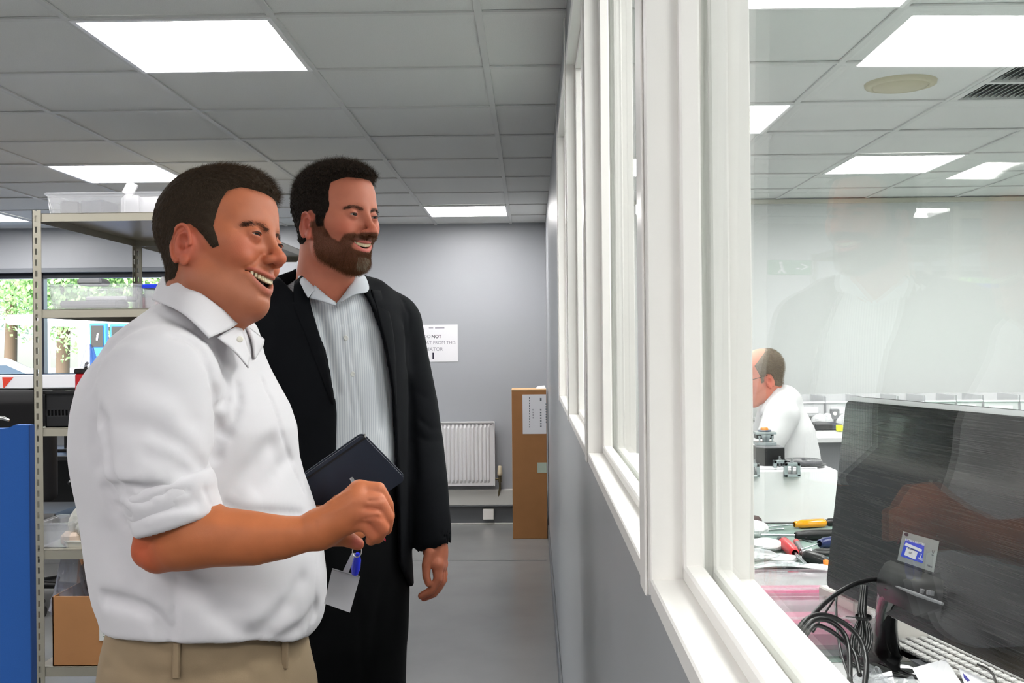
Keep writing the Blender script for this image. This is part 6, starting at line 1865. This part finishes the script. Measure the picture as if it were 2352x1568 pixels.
for k in range(9):
    o_ = (k - 4) * 4.2; oo = (k % 3) * .006
    pts = [(1985 + o_ * .35, 1345, 1.74 + oo), (1980 + o_ * .45, 1400, 1.70 + oo), (1982 + o_ * .5, 1418, 1.69 + oo), (1980 + o_ * 1.35, 1460, 1.66 + oo), (1976 + o_ * 1.2, 1492, 1.64 + oo), (1978 + o_ * .3, 1508, 1.63 + oo)]
    ob('cable_fold', cable(pts, .0022, '', sub=6), M_cable, t)
q = P(1983, 1417, 1.69); ob('tie', MB().lathe([(.0125, -.003), (.0135, 0), (.0125, .003)], q, (0, 0, 1), 16).cyl(q + np.array([-.012, 0, 0]), q + np.array([-.028, 0, .001]), .0008), M_black, t)

# keyboard under the monitor
K0 = PZ(2085, 1478, BZ + .02); 
t = thing('keyboard', 'white keyboard half under plastic bags below the monitor', 'keyboard', (K0[0] + .1, K0[1] - .1, BZ))
kd = P(2352, 1600, 1.35) - K0; kd[2] = 0; kd = np.array([.22, -.975, 0]); kn = np.array([.975, .22, 0])
kb = MB().b2((-.02, -.015, 0), (.46, .145, .014), .003)
KT = lambda v: np.array([K0[0] - .035, K0[1] + .02, BZ + .001]) + v[:, :1] * kd + v[:, 1:2] * kn + v[:, 2:] * np.array([0, 0, 1])
kb.v = [KT(kb.v[0])]; ob('keyboard_case', kb, mat('keyboard_gap_dark', (46, 48, 54), .5), t)
km = MB().box((0, 0, 0), (.0152, .0152, .008), ch=.002).mesh('key', mat('pale_key', (170, 170, 168), .45))
Rk = math.atan2(kd[1], kd[0])
for r_i in range(6):
    for c_i in range(23):
        v_ = KT(np.array([[c_i * .0192 + (r_i % 2) * .004, r_i * .0215 + .012, .018]]))[0]
        o = ob('key', km, None, t); o.location = tuple(v_ - np.array(t.location)); o.rotation_euler = (0, 0, Rk)
# bags with papers in front of it
M_film = clear_plastic('glossy_clear_film', (232, 236, 240), .14, .06)
def film(cx, cy, z, sx, sy, hh, seed, rz, label, n=20):
    """Crinkled open sheet of bag film with some height."""
    r = np.random.default_rng(seed); pts = []
    dirs = [(cos(a), sin(a), f, p_) for a, f, p_ in zip(r.uniform(0, 3.1, 9), r.uniform(2, 7, 9), r.uniform(0, 6, 9))]
    for i in range(n):
        for j in range(n):
            x, y = i / (n - 1) - .5, j / (n - 1) - .5
            s_ = sum(abs(sin((x * a + y * b) * f * 3 + p_)) for a, b, f, p_ in dirs) / 9
            e = (1 - (2 * x) ** 4) * (1 - (2 * y) ** 4)
            pts.append((x * sx, y * sy, hh * (.15 + .85 * s_) * e + r.uniform(0, .08) * hh + .002))
    V = np.array(pts) @ Rz(rz).T + np.array([cx, cy, z]); F = [(i * n + j, i * n + j + 1, (i + 1) * n + j + 1, (i + 1) * n + j) for i in range(n - 1) for j in range(n - 1)]
    return solo('plastic_bag', MB().add(V, F, 0, False), M_film, label, 'bag', 'clear bags below the monitor')
q = P(2040, 1540, 1.50); film(q[0] + .02, 1.53, BZ + .02, .20, .22, .07, 3, .3, 'clear crinkled bag in front of the monitor neck')
q = P(2180, 1540, 1.42); film(q[0], 1.42, BZ + .022, .22, .22, .06, 8, -.2, 'clear crinkled bag over the keyboard and white papers')
q = P(1985, 1540, 1.5); film(q[0] + .005, 1.45, BZ + .02, .07, .20, .12, 12, .1, 'clear bag corner standing up beside the cable bundle')
def card(pts, z, label, name='paper_card'):
    q = [PZ(a, b, z) for a, b in pts]
    return solo(name, MB().prism([(p[0], p[1]) for p in q], z, z + .001), M_paper, label, 'paper')
cz = BZ + .075
c1 = card([(2008, 1552), (2048, 1541), (2062, 1600), (2012, 1612)], cz, 'small white card in the clear bag beside the cables')
c2 = card([(2095, 1535), (2172, 1514), (2215, 1580), (2130, 1600)], cz, 'large blank white card in the clear bag below the monitor')
c3 = card([(2200, 1532), (2288, 1574), (2300, 1620), (2222, 1590)], cz, 'white card with a blue pointed mark, right of the blank one')
qq = [PZ(a, b, cz + .0016) for a, b in [(2212, 1545), (2228, 1562), (2222, 1564), (2214, 1556)]]
o = ob('blue_mark', MB().prism([(p[0], p[1]) for p in qq], cz + .0012, cz + .0018), mat('blue_print', (50, 50, 150), .7), c3)
q = PZ(2032, 1556, cz + .0015); T_ = frame(q, PZ(2045, 1553, cz) - PZ(2020, 1559, cz), (0, 1, 0)); text('mg 020mm', .009, T_, M_dkink, c1, depth=.0001)
for px, py, s_ in ((2118, 1552, 1), (2300, 1500, 2)):
    pass
solo('cable', cable([(2245, 1525, 1.42), (2275, 1540, 1.40), (2288, 1570, 1.36), (2290, 1600, 1.3)], .0016, ''), M_cable, 'thin black wire curving over the keyboard at the lower right', 'cable')

# ---- far side: bench, clutter, bins along the wall
FB = .90
t = thing('workbench', 'far workbench along the work room back wall', 'bench', (2.3, 6.5, 0))
ob('worktop', MB().b2((.9, 5.86, FB - .03), (4.5, 7.06, FB), .004), M_lam, t)
ob('bench_mat', MB().b2((2.06, 6.0, FB), (3.2, 6.8, FB + .003), .001), mat('green_bench_mat', (96, 150, 122), .6), t)
ob('front_panel', MB().b2((.95, 5.95, .08), (1.84, 5.97, FB - .03)), M_grey, t); ob('front_panel', MB().b2((2.0, 6.3, .08), (4.4, 6.32, FB - .03)), mat('under_bench_shade', (52, 58, 56), .8), t)  # second panel is a dark sheet standing in for the shade under the bench
for x in (.95, 1.92, 4.4): ob('leg', MB().b2((x - .02, 5.9, 0), (x + .02, 5.94, FB - .03)), M_grey, t)
for px0, px1, py0, lab, m, cat, nm in ((1872, 1914, 973, 'black tray of parts on the far bench behind the lab coat', M_black, 'tray', 'tray'), (1909, 1936, 974, 'dark blue box on the far bench beside the yellow green cube', mat('dark_slate_box', (52, 56, 72), .5), 'box', 'box')):
    a, c = P(px0, 992, 6.3), P(px1, py0, 6.3)
    solo(nm, MB().b2((a[0], 6.3, FB + .004), (c[0], 6.48, c[2]), .006), m, lab, cat)
a = P(1928, 993, 6.2); solo('small_block', MB().box((a[0], 6.2, FB + .004 + .019), (.034, .034, .038), ch=.004), mat('yellow_green_cube', (216, 226, 20), .5), 'small yellow green block on the far bench', 'block')
a = P(1917, 951, 6.6)
t = thing('camera_unit', 'small grey square unit with a round lens on the far bench', 'device', (a[0], 6.6, FB + .004))
ob('unit_body', MB().box((a[0], 6.6, a[2]), (.052, .04, .066), ch=.004), M_grey, t); ob('lens', MB().cyl((a[0] - .005, 6.585, a[2] + .006), (a[0] - .005, 6.572, a[2] + .006), .012), M_white, t)
ob('stalk', MB().cyl((a[0], 6.6, FB + .004), (a[0], 6.6, a[2]), .006), M_grey, t)
M_bin = clear_plastic('milky_bin_plastic', (238, 239, 241), .5, .3)
rr = random.Random(3)
bm_ = None
x = 1.55; k = 0
names = ['first', 'second', 'third', 'fourth', 'fifth', 'sixth', 'seventh', 'eighth', 'ninth', 'tenth', 'eleventh', 'twelfth']
zrow = P(2000, 908, 6.75)[2]
while x < 3.9 and k < 12:
    w = rr.choice([.17, .20, .23]); h = rr.uniform(.11, .15)
    t = thing('storage_bin', 'milky clear storage bin along the far wall, %s from the left' % names[k], 'bin', (x + w / 2, 6.82, FB + .0))
    zb_ = zrow - h
    b = MB().b2((x, 6.68, zb_), (x + w - .012, 6.98, zb_ + .006)).b2((x, 6.68, zb_), (x + w - .012, 6.684, zb_ + h * .75)).b2((x, 6.976, zb_), (x + w - .012, 6.98, zb_ + h)).b2((x, 6.68, zb_), (x + .004, 6.98, zb_ + h)).b2((x + w - .016, 6.68, zb_), (x + w - .012, 6.98, zb_ + h))
    ob('bin_body', b, M_bin, t); ob('rim', MB().b2((x - .003, 6.672, zb_ + h * .75 - .012), (x + w - .009, 6.684, zb_ + h * .75), .002), M_paper, t)
    ob('label', MB().b2((x + .03, 6.677, zb_ + .02), (x + w - .05, 6.6805, zb_ + .06)), M_paper, t)
    x += w; k += 1
zs_ = zrow - .155
t = thing('bin_shelf', 'narrow white shelf carrying the row of milky bins', 'shelf', (2.7, 6.8, zs_ - .02))
ob('shelf_board', MB().b2((1.5, 6.66, zs_ - .018), (4.4, 7.06, zs_ + .002), .002), M_lam, t)
for xx in (1.52, 2.9, 4.3): ob('bracket', MB().b2((xx, 6.7, FB), (xx + .02, 7.04, zs_ - .018)), M_lam, t)
for i, (px, w) in enumerate(((1880, .10), (1945, .12), (1900, .07))):
    a = P(px, 985, 6.55 + i * .04); solo('plastic_bag', crumple(a[0], 6.52 + .05 * i, FB + .004, w, .10, .085, 80 + i, n=8), M_bagw, ['white crumpled bag on the far bench beside the lab coat', 'white crumpled bag on the far bench behind the monitor corner', 'small white bag on the far bench under the grey unit'][i], 'bag')
# stool chair back (grey) to the right of the lab coat
# seated man in a lab coat
man3 = thing('person', 'grey-haired balding man in a white lab coat and glasses, seated and bent over his work', 'person', (.98, 4.62, 0))
O3 = origin_of(man3)
H3R = head_rot(pi - .10, .30, .0); 
h3, i3 = make_head(dict(eye=(-.003, .072, .031), nose=(.118, -.038), mouth=(-.066, .026), gap=.001, smile=.0, open=.002, fold=.001, ear=((-.012, .006), (.001, -.056)), neck=((-.032, .0, -.04), (-.035, 0, -.13), .050, .050)), .0038)
ec = P(1766, 877, 4.62 - .08)
H3C = ec - H3R @ np.array([-.008, .078, -.025])
TH3 = lambda p: np.asarray(p) @ H3R.T + H3C
V3, F3 = h3.mesh(); V3 = relax(V3, F3, 1, .4)
C3 = skin_colors(V3, i3, (216, 140, 118), (196, 120, 108))
POLY3 = [(.030, .060), (.020, .010), (.026, -.022), (.012, -.022), (.006, .0), (-.010, .010), (-.028, .004), (-.036, -.03), (-.034, -.05), (-.06, -.066), (-.16, -.055), (-.16, .100), (-.06, .112), (-.01, .085)]
cap3, CV, CF = hair_shell(h3, POLY3, lambda p: .005 + 0 * p[:, 0], 'hair', mat('grey_hair_layer', (120, 108, 94), .8, bump=(300, .5, .002)), man3, lambda p: TH3(p) - O3)
q, n = scatter(CV, CF, smooth01(poly_sd(CV[:, [0, 2]], POLY3), -.001, .004), 5000)
d = n * .6; d[:, 2] -= .6; d[:, 0] -= .3
strands('hair_strands', q, d, RNG.uniform(.006, .012, len(q)), 4, cap3, hair_mat('grey_brown_hair', (136, 124, 108)), .00022, .0001, .4, T=lambda p: TH3(p) - O3)
# body: torso leaning forward (towards -x), arms to the work
v = Vol((.40, 4.20, .55), (1.36, 5.05, 1.34), .009)
sc = [(P(1800, 905, 4.64), .062), (P(1812, 940, 4.64), .115), (P(1822, 985, 4.64), .150), (P(1828, 1040, 4.64), .165), (P(1832, 1110, 4.64), .170), (P(1830, 1190, 4.64), .165)]
lo_, hi_ = (.40, 4.20, .55), (1.36, 5.05, 1.34)
RW = [(p_[2], p_[0] - r_ * .25, 4.66, r_ * .88, r_ * 1.18) for p_, r_ in sc]
v.put(lambda p: d_loft(p, RW, 0.0), lo_, hi_, 0)
v.cap(P(1806, 925, 4.62), P(1812, 925, 4.70), .062, .062, .03)
sN = P(1795, 955, 4.46); sF = P(1795, 955, 4.84)
v.cap(P(1798, 915, 4.62), sN, .055, .070, .04); v.cap(P(1798, 915, 4.68), sF, .055, .070, .04)
eN = P(1745, 1050, 4.40); v.chain([sN, P(1775, 1000, 4.42), eN], [.075, .066, .058], .02); v.chain([eN, P(1690, 1042, 4.36), P(1640, 1030, 4.34)], [.055, .046, .040], .015)
eF = P(1745, 1050, 4.90); v.chain([sF, eF], [.072, .058], .02); v.chain([eF, P(1640, 1030, 4.86)], [.055, .040], .015)
for pts, w_, dp in [([(1735, 965), (1775, 985), (1830, 985), (1860, 975)], .010, .008), ([(1740, 990), (1780, 1000), (1840, 1000)], .010, .006), ([(1770, 1015), (1815, 1030), (1850, 1025)], .012, .006), ([(1780, 1005), (1805, 1015)], .006, .006), ([(1800, 920), (1830, 950), (1850, 985)], .010, .006), ([(1745, 1035), (1780, 1045), (1820, 1062)], .008, .006)]:
    for i_, q_ in enumerate(pts): pass
    v.fold(pts, w_, dp)
V, F = v.mesh(); V = relax(V, F, 2, .45)
ob('lab_coat', to_mesh('lab_coat', V - O3, F, mat('white_lab_coat', (236, 237, 238), .85)), None, man3)
nk = P(1780, 905, 4.62)
top = Pl([(1792, 884, 4.66), (1790, 884, 4.58), (1776, 896, 4.545), (1760, 915, 4.545), (1742, 938, 4.56)]); bot = Pl([(1802, 897, 4.67), (1800, 900, 4.56), (1786, 914, 4.52), (1768, 932, 4.515), (1745, 958, 4.53)])
band(None, [offs(top, nk, .06, -.012), top, bot], M_paper, 'collar', man3, .003, 1)
hv = Vol((.10, 4.20, .85), (.75, 4.98, 1.10), .006)
for w0_, sy in ((P(1640, 1030, 4.34), 1), (P(1640, 1030, 4.86), -1)):
    hv.cap(w0_, w0_ + np.array([-.03, .01 * sy, 0]), .028, .026, .01)
    w1_ = w0_ + np.array([-.03, .01 * sy, 0])
    hand(hv, w1_, [([w1_ + np.array([-.07, (.03 - .02 * i) * sy, -.005]), w1_ + np.array([-.11, (.032 - .02 * i) * sy, -.02]), w1_ + np.array([-.125, (.034 - .02 * i) * sy, -.045])], [.012, .010, .009]) for i in range(4)], .025, .016)
    hv.chain([w1_ + np.array([-.02, .03 * sy, -.005]), w1_ + np.array([-.06, .055 * sy, -.02]), w1_ + np.array([-.09, .055 * sy, -.035])], [.013, .011, .009], .006)
VH, FH = hv.mesh(); VH = relax(VH, FH, 1, .4)
lv = Vol((.55, 4.35, .02), (1.30, 4.98, .80), .012)
for sy in (-1, 1):
    lv.chain([(1.10, 4.66 + sy * .10, .64), (.74, 4.66 + sy * .13, .62), (.72, 4.66 + sy * .13, .30), (.76, 4.66 + sy * .13, .10)], [.10, .075, .055, .045], .03)
VLg, FLg = lv.mesh()
sk = lin((214, 140, 116))
V, F, C_ = join([(TH3(V3), F3, C3), (VH, FH, np.tile(sk, (len(VH), 1)))])
ob('body', to_mesh('body', V - O3, F, M_skin, C_), None, man3)
ob('trousers', to_mesh('trousers', VLg - O3, FLg, mat('grey_work_trousers', (60, 62, 68), .9)), None, man3)
for sy in (-1, 1): shoe(.74, 4.66 + sy * .13, pi, man3)
g = MB()
for s_ in (-1, 1):
    g.tube([TH3((-.010, s_ * .079, .004)), TH3((.04, s_ * .074, .006)), TH3((.092, s_ * .058, .006))], .0016, 6)
    cc_ = TH3((.098, s_ * .033, -.001)); g.tube([TH3((.098 - .006 * abs(cos(a)), s_ * .033 + .024 * cos(a), -.001 + .017 * sin(a))) for a in np.linspace(0, 2 * pi, 17)[:-1]], .0013, 6, closed=True)
g.tube([TH3((.100, -.009, .003)), TH3((.104, 0, .006)), TH3((.100, .009, .003))], .0014, 6)
ob('glasses', g, M_black, man3)
t = thing('stool', 'grey work stool under the seated man', 'stool', (1.08, 4.66, 0))
ob('seat', MB().lathe([(0, 0), (.17, 0), (.19, .02), (.18, .05), (0, .055)], (1.10, 4.66, .50), n=24), M_grey, t)
ob('column', MB().cyl((1.10, 4.66, .06), (1.10, 4.66, .50), .025), M_steel, t)
for k in range(5):
    a_ = 2 * pi * k / 5; ob('base_leg', MB().tube([(1.10, 4.66, .09), (1.10 + .28 * cos(a_), 4.66 + .28 * sin(a_), .03)], [.022, .016], 8), M_black, t)
# table the seated man works at (left of him, hidden by the post)
t = thing('workbench', 'work table in front of the seated man, mostly behind the white post', 'bench', (.62, 4.62, 0))
ob('worktop', MB().b2((.30, 4.1, .86), (.84, 5.2, .89), .003), M_lam, t)
for x in (.33, .80):
    for y in (4.14, 5.16): ob('leg', MB().b2((x - .02, y - .02, 0), (x + .02, y + .02, .86)), M_grey, t)
#== OUTSIDE
M_tarmac = mat('pale_tarmac', (150, 150, 150), .9, noise=(3, .1))
ob('ground', MB().b2((-60, YB + .26, -.25), (30, 80, -.15)), M_tarmac, kind='structure')
M_leaf = mat('sunlit_leaves', (150, 188, 120), .8, noise=(2.5, .45)); M_leaf2 = mat('pale_leaves', (184, 208, 184), .8, noise=(2.0, .35)); M_bark = mat('bark', (92, 76, 60), .9)
def tree(x, y, h, r, m, seed, label):
    rg = np.random.default_rng(seed); t = thing('tree', label, 'tree', (x, y, -.15), 'trees beyond the car park')
    ob('trunk', MB().tube([(x, y, -.15), (x + .1, y, h * .3), (x - .1, y, h * .6)], [.22, .18, .08], 10), M_bark, t)
    n = 15000; u = rg.normal(0, 1, (n, 3)); u /= np.linalg.norm(u, axis=1)[:, None]
    cl = rg.normal(0, 1, (26, 3)); cl /= np.linalg.norm(cl, axis=1)[:, None]; cl *= rg.uniform(.35, .9, (26, 1))
    c = cl[rg.integers(0, 26, n)] + u * rg.uniform(.18, .38, (n, 1)); c = c * np.array([r, r, h * .42]) + np.array([x, y, h * .58])
    a = rg.normal(0, 1, (n, 3)); a /= np.linalg.norm(a, axis=1)[:, None]; b_ = np.cross(a, u); b_ /= np.linalg.norm(b_, axis=1)[:, None] + 1e-9
    s = rg.uniform(.045, .10, (n, 1))
    V = np.stack([c - a * s, c + b_ * s * .6, c + a * s, c - b_ * s * .6], 1).reshape(-1, 3); F = np.arange(4 * n).reshape(n, 4)
    me = to_mesh('foliage', V - origin_of(t), F, m, smooth=False); o = ob('foliage', me, None, t); o['kind'] = 'stuff'
k = 0
for px, y, h, r, m in ((20, 34, 8.5, 3.6, M_leaf2), (-140, 36, 9, 4, M_leaf2), (140, 32, 8, 3.4, M_leaf), (270, 36, 8.5, 3.8, M_leaf), (400, 33, 8.5, 3.6, M_leaf), (540, 36, 9, 4, M_leaf), (-40, 50, 11, 4.5, M_leaf2), (240, 52, 11, 4.5, M_leaf2)):
    q = P(px, 700, y); k += 1
    tree(q[0], y, h, r, m, 40 + k, ['pale green tree left of the window bar', 'pale tree beyond the left edge of the window', 'tree seen between rack shelves, right of the window bar', 'tree behind the middle of the rack',
         'tree hidden behind the head of the man in white', 'tree at the right end of the window', 'taller far tree by the window bar', 'taller far tree behind the rack'][k - 1])
# white flat canopy on posts
M_canopy = mat('white_canopy', (238, 240, 244), .5)
yc = 17.0
a, b_ = P(8, 725, yc), P(300, 745, yc)
t = thing('canopy', 'white flat canopy on posts outside the window', 'canopy', ((a[0] + b_[0]) / 2, yc + 1.2, -.15))
z1 = P(60, 722, yc)[2]; z0 = P(60, 745, yc)[2]
ob('roof', MB().b2((a[0], yc, z0), (b_[0] + 1.5, yc + 2.8, z1), .05), M_canopy, t)
for px, w_ in ((102, .12), (196, .20), (330, .15)):
    q = P(px, 800, yc + .2); ob('post', MB().b2((q[0] - w_ / 2, yc + .15, -.15), (q[0] + w_ / 2, yc + .15 + w_, z0)), M_canopy, t)
# blue notice post
M_sign = mat('bright_blue_sign', (30, 120, 220), .5)
ys = 13.0
for px0, px1, py0, py1, lab in ((205, 245, 742, 870, 'bright blue sign post with a dark panel outside, left one'), (252, 300, 744, 870, 'second bright blue sign post outside, half behind the white shirt')):
    a, b_ = P(px0, py0, ys), P(px1, py1, ys)
    t = thing('sign_post', lab, 'sign', ((a[0] + b_[0]) / 2, ys, -.15))
    ob('board', MB().b2((a[0], ys, a[2] - .55), (b_[0], ys + .08, a[2]), .01), M_sign, t)
    ob('panel', MB().b2((a[0] + .025, ys - .01, a[2] - .30), (b_[0] - .035, ys, a[2] - .03)), M_black, t)
    q = (a + b_) / 2
    ob('mark', MB().box((q[0], ys - .015, a[2] - .17), (.02, .006, .09), Ry(.15)), M_paper, t)
    ob('post', MB().b2((q[0] - .03, ys + .02, -.15), (q[0] + .03, ys + .06, a[2] - .5)), M_sign, t)
# parked white cars
M_car = mat('white_car_paint', (236, 238, 242), .2, coat=.5); M_carglass = mat('car_glass', (40, 52, 60), .08); M_tyre = mat('tyre_rubber', (22, 22, 22), .8)
def car(cx, cy, th, label):
    t = thing('car', label, 'car', (cx, cy, -.15), 'parked white cars', th)
    L, Wd = 4.2, 1.72
    prof = [(-2.1, .30), (-2.12, .62), (-1.95, .86), (-1.25, .96), (-.55, 1.40), (.75, 1.44), (1.55, 1.02), (2.05, .92), (2.12, .55), (2.08, .28)]
    b = MB(); n = len(prof)
    def T(v): return np.stack([v[:, 0], v[:, 2], v[:, 1]], 1)
    V = []
    for yy, k_, cut in ((-.86, 0, .0), (-.84, .0, .03), (.84, 0, .03), (.86, 0, 0)):
        for x, z in prof: V.append((x * (1 - (abs(yy) > .85) * .01), yy * (1 - .22 * max(0, z - .9)), z + .0))
    fs = [(i * n + j, i * n + (j + 1) % n, (i + 1) * n + (j + 1) % n, (i + 1) * n + j) for i in range(3) for j in range(n)] + [tuple(range(n)), tuple(range(3 * n, 4 * n))[::-1]]
    b.add(V, fs); ob('bodywork', b, M_car, t, world=False)
    for s in (-1, 1):
        b = MB().add([(-1.05, s * .845, .99), (-.5, s * .79, 1.33), (.7, s * .785, 1.36), (1.35, s * .835, 1.03)], [(0, 1, 2, 3)] if s < 0 else [(3, 2, 1, 0)])
        ob('side_window', b, M_carglass, t, world=False)
        for x in (-1.35, 1.32): ob('wheel', MB().cyl((x, s * .70, .31), (x, s * .87, .31), .31, n=20).cyl((x, s * .86, .31), (x, s * .88, .31), .18, n=12, mi=1), [M_tyre, M_steel], t, world=False)
    ob('windscreen', MB().add([(-1.2, -.72, .985), (-1.2, .72, .985), (-.6, .62, 1.37), (-.6, -.62, 1.37)], [(0, 1, 2, 3)]), M_carglass, t, world=False)
    ob('rear_window', MB().add([(1.50, .70, 1.06), (1.50, -.70, 1.06), (.84, -.60, 1.40), (.84, .60, 1.40)], [(0, 1, 2, 3)]), M_carglass, t, world=False)
q = P(20, 830, 14); car(q[0] - 1.1, 14.5, .5, 'white parked car at the left edge of the window')
q = P(150, 830, 15.5); car(q[0] + .6, 21.5, 0.05, 'white parked car under the canopy, right of the window bar')
#== PROPS
# notebook, pen, badge held by the man in white
M_book = mat('dark_navy_cover', (38, 45, 60), .6, bump=(600, .2, .0004)); M_page = mat('page_edges', (206, 206, 200), .8)
n1 = P(832, 998, 1.735); n2 = P(924, 1110, 1.735)
e1 = n2 - n1; e1[1] = .05; Wn = np.linalg.norm(e1); e1 /= Wn
e2 = P(700, 1100, 1.76) - P(832, 998, 1.735); e2 -= e1 * (e2 @ e1); e2 /= np.linalg.norm(e2)
e3 = np.cross(e1, e2); e3 = -e3 if e3[1] < 0 else e3
NT = lambda v: n1 + v[:, :1] * e1 + v[:, 1:2] * e2 + v[:, 2:] * e3
Ln = .205
def rrect(w, l, r, o=0.):
    out = []
    for cx, cy, a0 in ((w - r, r, -pi / 2), (w - r, l - r, 0), (r, l - r, pi / 2), (r, r, pi)):
        for k in range(5): out.append((cx + (r - o) * cos(a0 + pi / 8 * k), cy + (r - o) * sin(a0 + pi / 8 * k)))
    return out
cN = NT(np.array([[Wn / 2, Ln / 2, .006]]))[0]
t = thing('notebook', 'dark navy notebook with rounded corners held behind the pen hand', 'notebook', tuple(cN))
ob('front_cover', MB().prism(rrect(Wn, Ln, .010), 0, .0016, NT), M_book, t)
ob('pages', MB().prism(rrect(Wn, Ln, .010, .004), .0016, .0080, NT), M_page, t)
ob('back_cover', MB().prism(rrect(Wn, Ln, .010), .0080, .0096, NT), M_book, t)
ob('elastic', MB().prism([(.006, -.0008), (.0095, -.0008), (.0095, Ln + .0008), (.006, Ln + .0008)], -.0008, .0102, NT), M_black, t)
# pen
a = P(806, 1096, 1.452); b_ = P(886, 1243, 1.440)
t = thing('pen', 'red and chrome ballpoint pen held in the hand of the man in white', 'pen', tuple((a + b_) / 2))
L = np.linalg.norm(b_ - a); d = (b_ - a) / L
ob('clicker', MB().lathe([(0, 0), (.0026, .001), (.0026, .008), (.0044, .009), (.0046, .018)], a, d, 14), M_steel, t)
ob('barrel', MB().lathe([(.0046, .018), (.0050, .022), (.0050, L - .020), (.0042, L - .016)], a, d, 14), mat('crimson_pen_barrel', (176, 18, 52), .25, coat=.4), t)
ob('tip', MB().lathe([(.0042, L - .016), (.0012, L - .002), (0, L)], a, d, 14), mat('crimson_pen_barrel', (176, 18, 52), .25), t)
ob('clip', MB().tube([a + d * .018 + np.array([.0, -.006, .003]), a + d * .030 + np.array([0, -.0075, .003]), a + d * .050 + np.array([0, -.006, .002])], .0012, 6), M_steel, t)
# badge holder with blue fob on a ring
yb4 = 1.60
M_hold = clear_plastic('badge_holder_plastic', (214, 214, 218), .45, .1)
TL, TR, BR, BL = P(763, 1307, yb4), P(827, 1325, yb4), P(804, 1406, yb4), P(745, 1385, yb4)
t = thing('badge', 'blank white pass in a clear holder hanging below the pen hand', 'badge', tuple((BL + BR) / 2))
def plate(A, B, C_, D, th): 
    n = np.cross(B - A, D - A); n /= np.linalg.norm(n); return MB().add([A, B, C_, D, A + n * th, B + n * th, C_ + n * th, D + n * th], [(0, 1, 2, 3), (7, 6, 5, 4), (0, 4, 5, 1), (1, 5, 6, 2), (2, 6, 7, 3), (3, 7, 4, 0)])
k = .12
ob('pass_card', plate(TL + (BL - TL) * .13 + (TR - TL) * .02, TR + (BR - TR) * .13 - (TR - TL) * .02, BR - (BR - BL) * .03, BL + (BR - BL) * .03, .0008), mat('pass_white', (214, 213, 215), .6), t)
ob('holder', plate(TL + np.array([0, -.0015, 0]), TR + np.array([0, -.0015, 0]), BR + np.array([0, -.0015, 0]), BL + np.array([0, -.0015, 0]), .0004), M_hold, t)
ob('top_bar', MB().tube([TL, TR], .0017, 6), M_grey, t)
s0, s1 = P(795, 1314, yb4), P(815, 1270, yb4)
ob('strap', plate(s0 + np.array([-.006, 0, 0]), s0 + np.array([.004, 0, 0]), s1 + np.array([.002, 0, 0]), s1 + np.array([-.005, 0, 0]), .0006), M_hold, t)
q = P(821, 1267, yb4 - .06)
ringc = P(820, 1265, 1.57)
ob('ring', MB().tube([ringc + np.array([.007 * cos(a_), .002 * sin(a_), .009 * sin(a_)]) for a_ in np.linspace(0, 2 * pi, 17)[:-1]], .0008, 6, closed=True), M_steel, t)
f0, f1 = P(822, 1270, 1.575), P(815, 1318, 1.585)
ob('blue_fob', MB().tube([f0, f0 * .7 + f1 * .3, f0 * .3 + f1 * .7, f1], [.003, .0062, .0072, .005], 12), mat('royal_blue_fob', (24, 40, 205), .25, coat=.4), t)
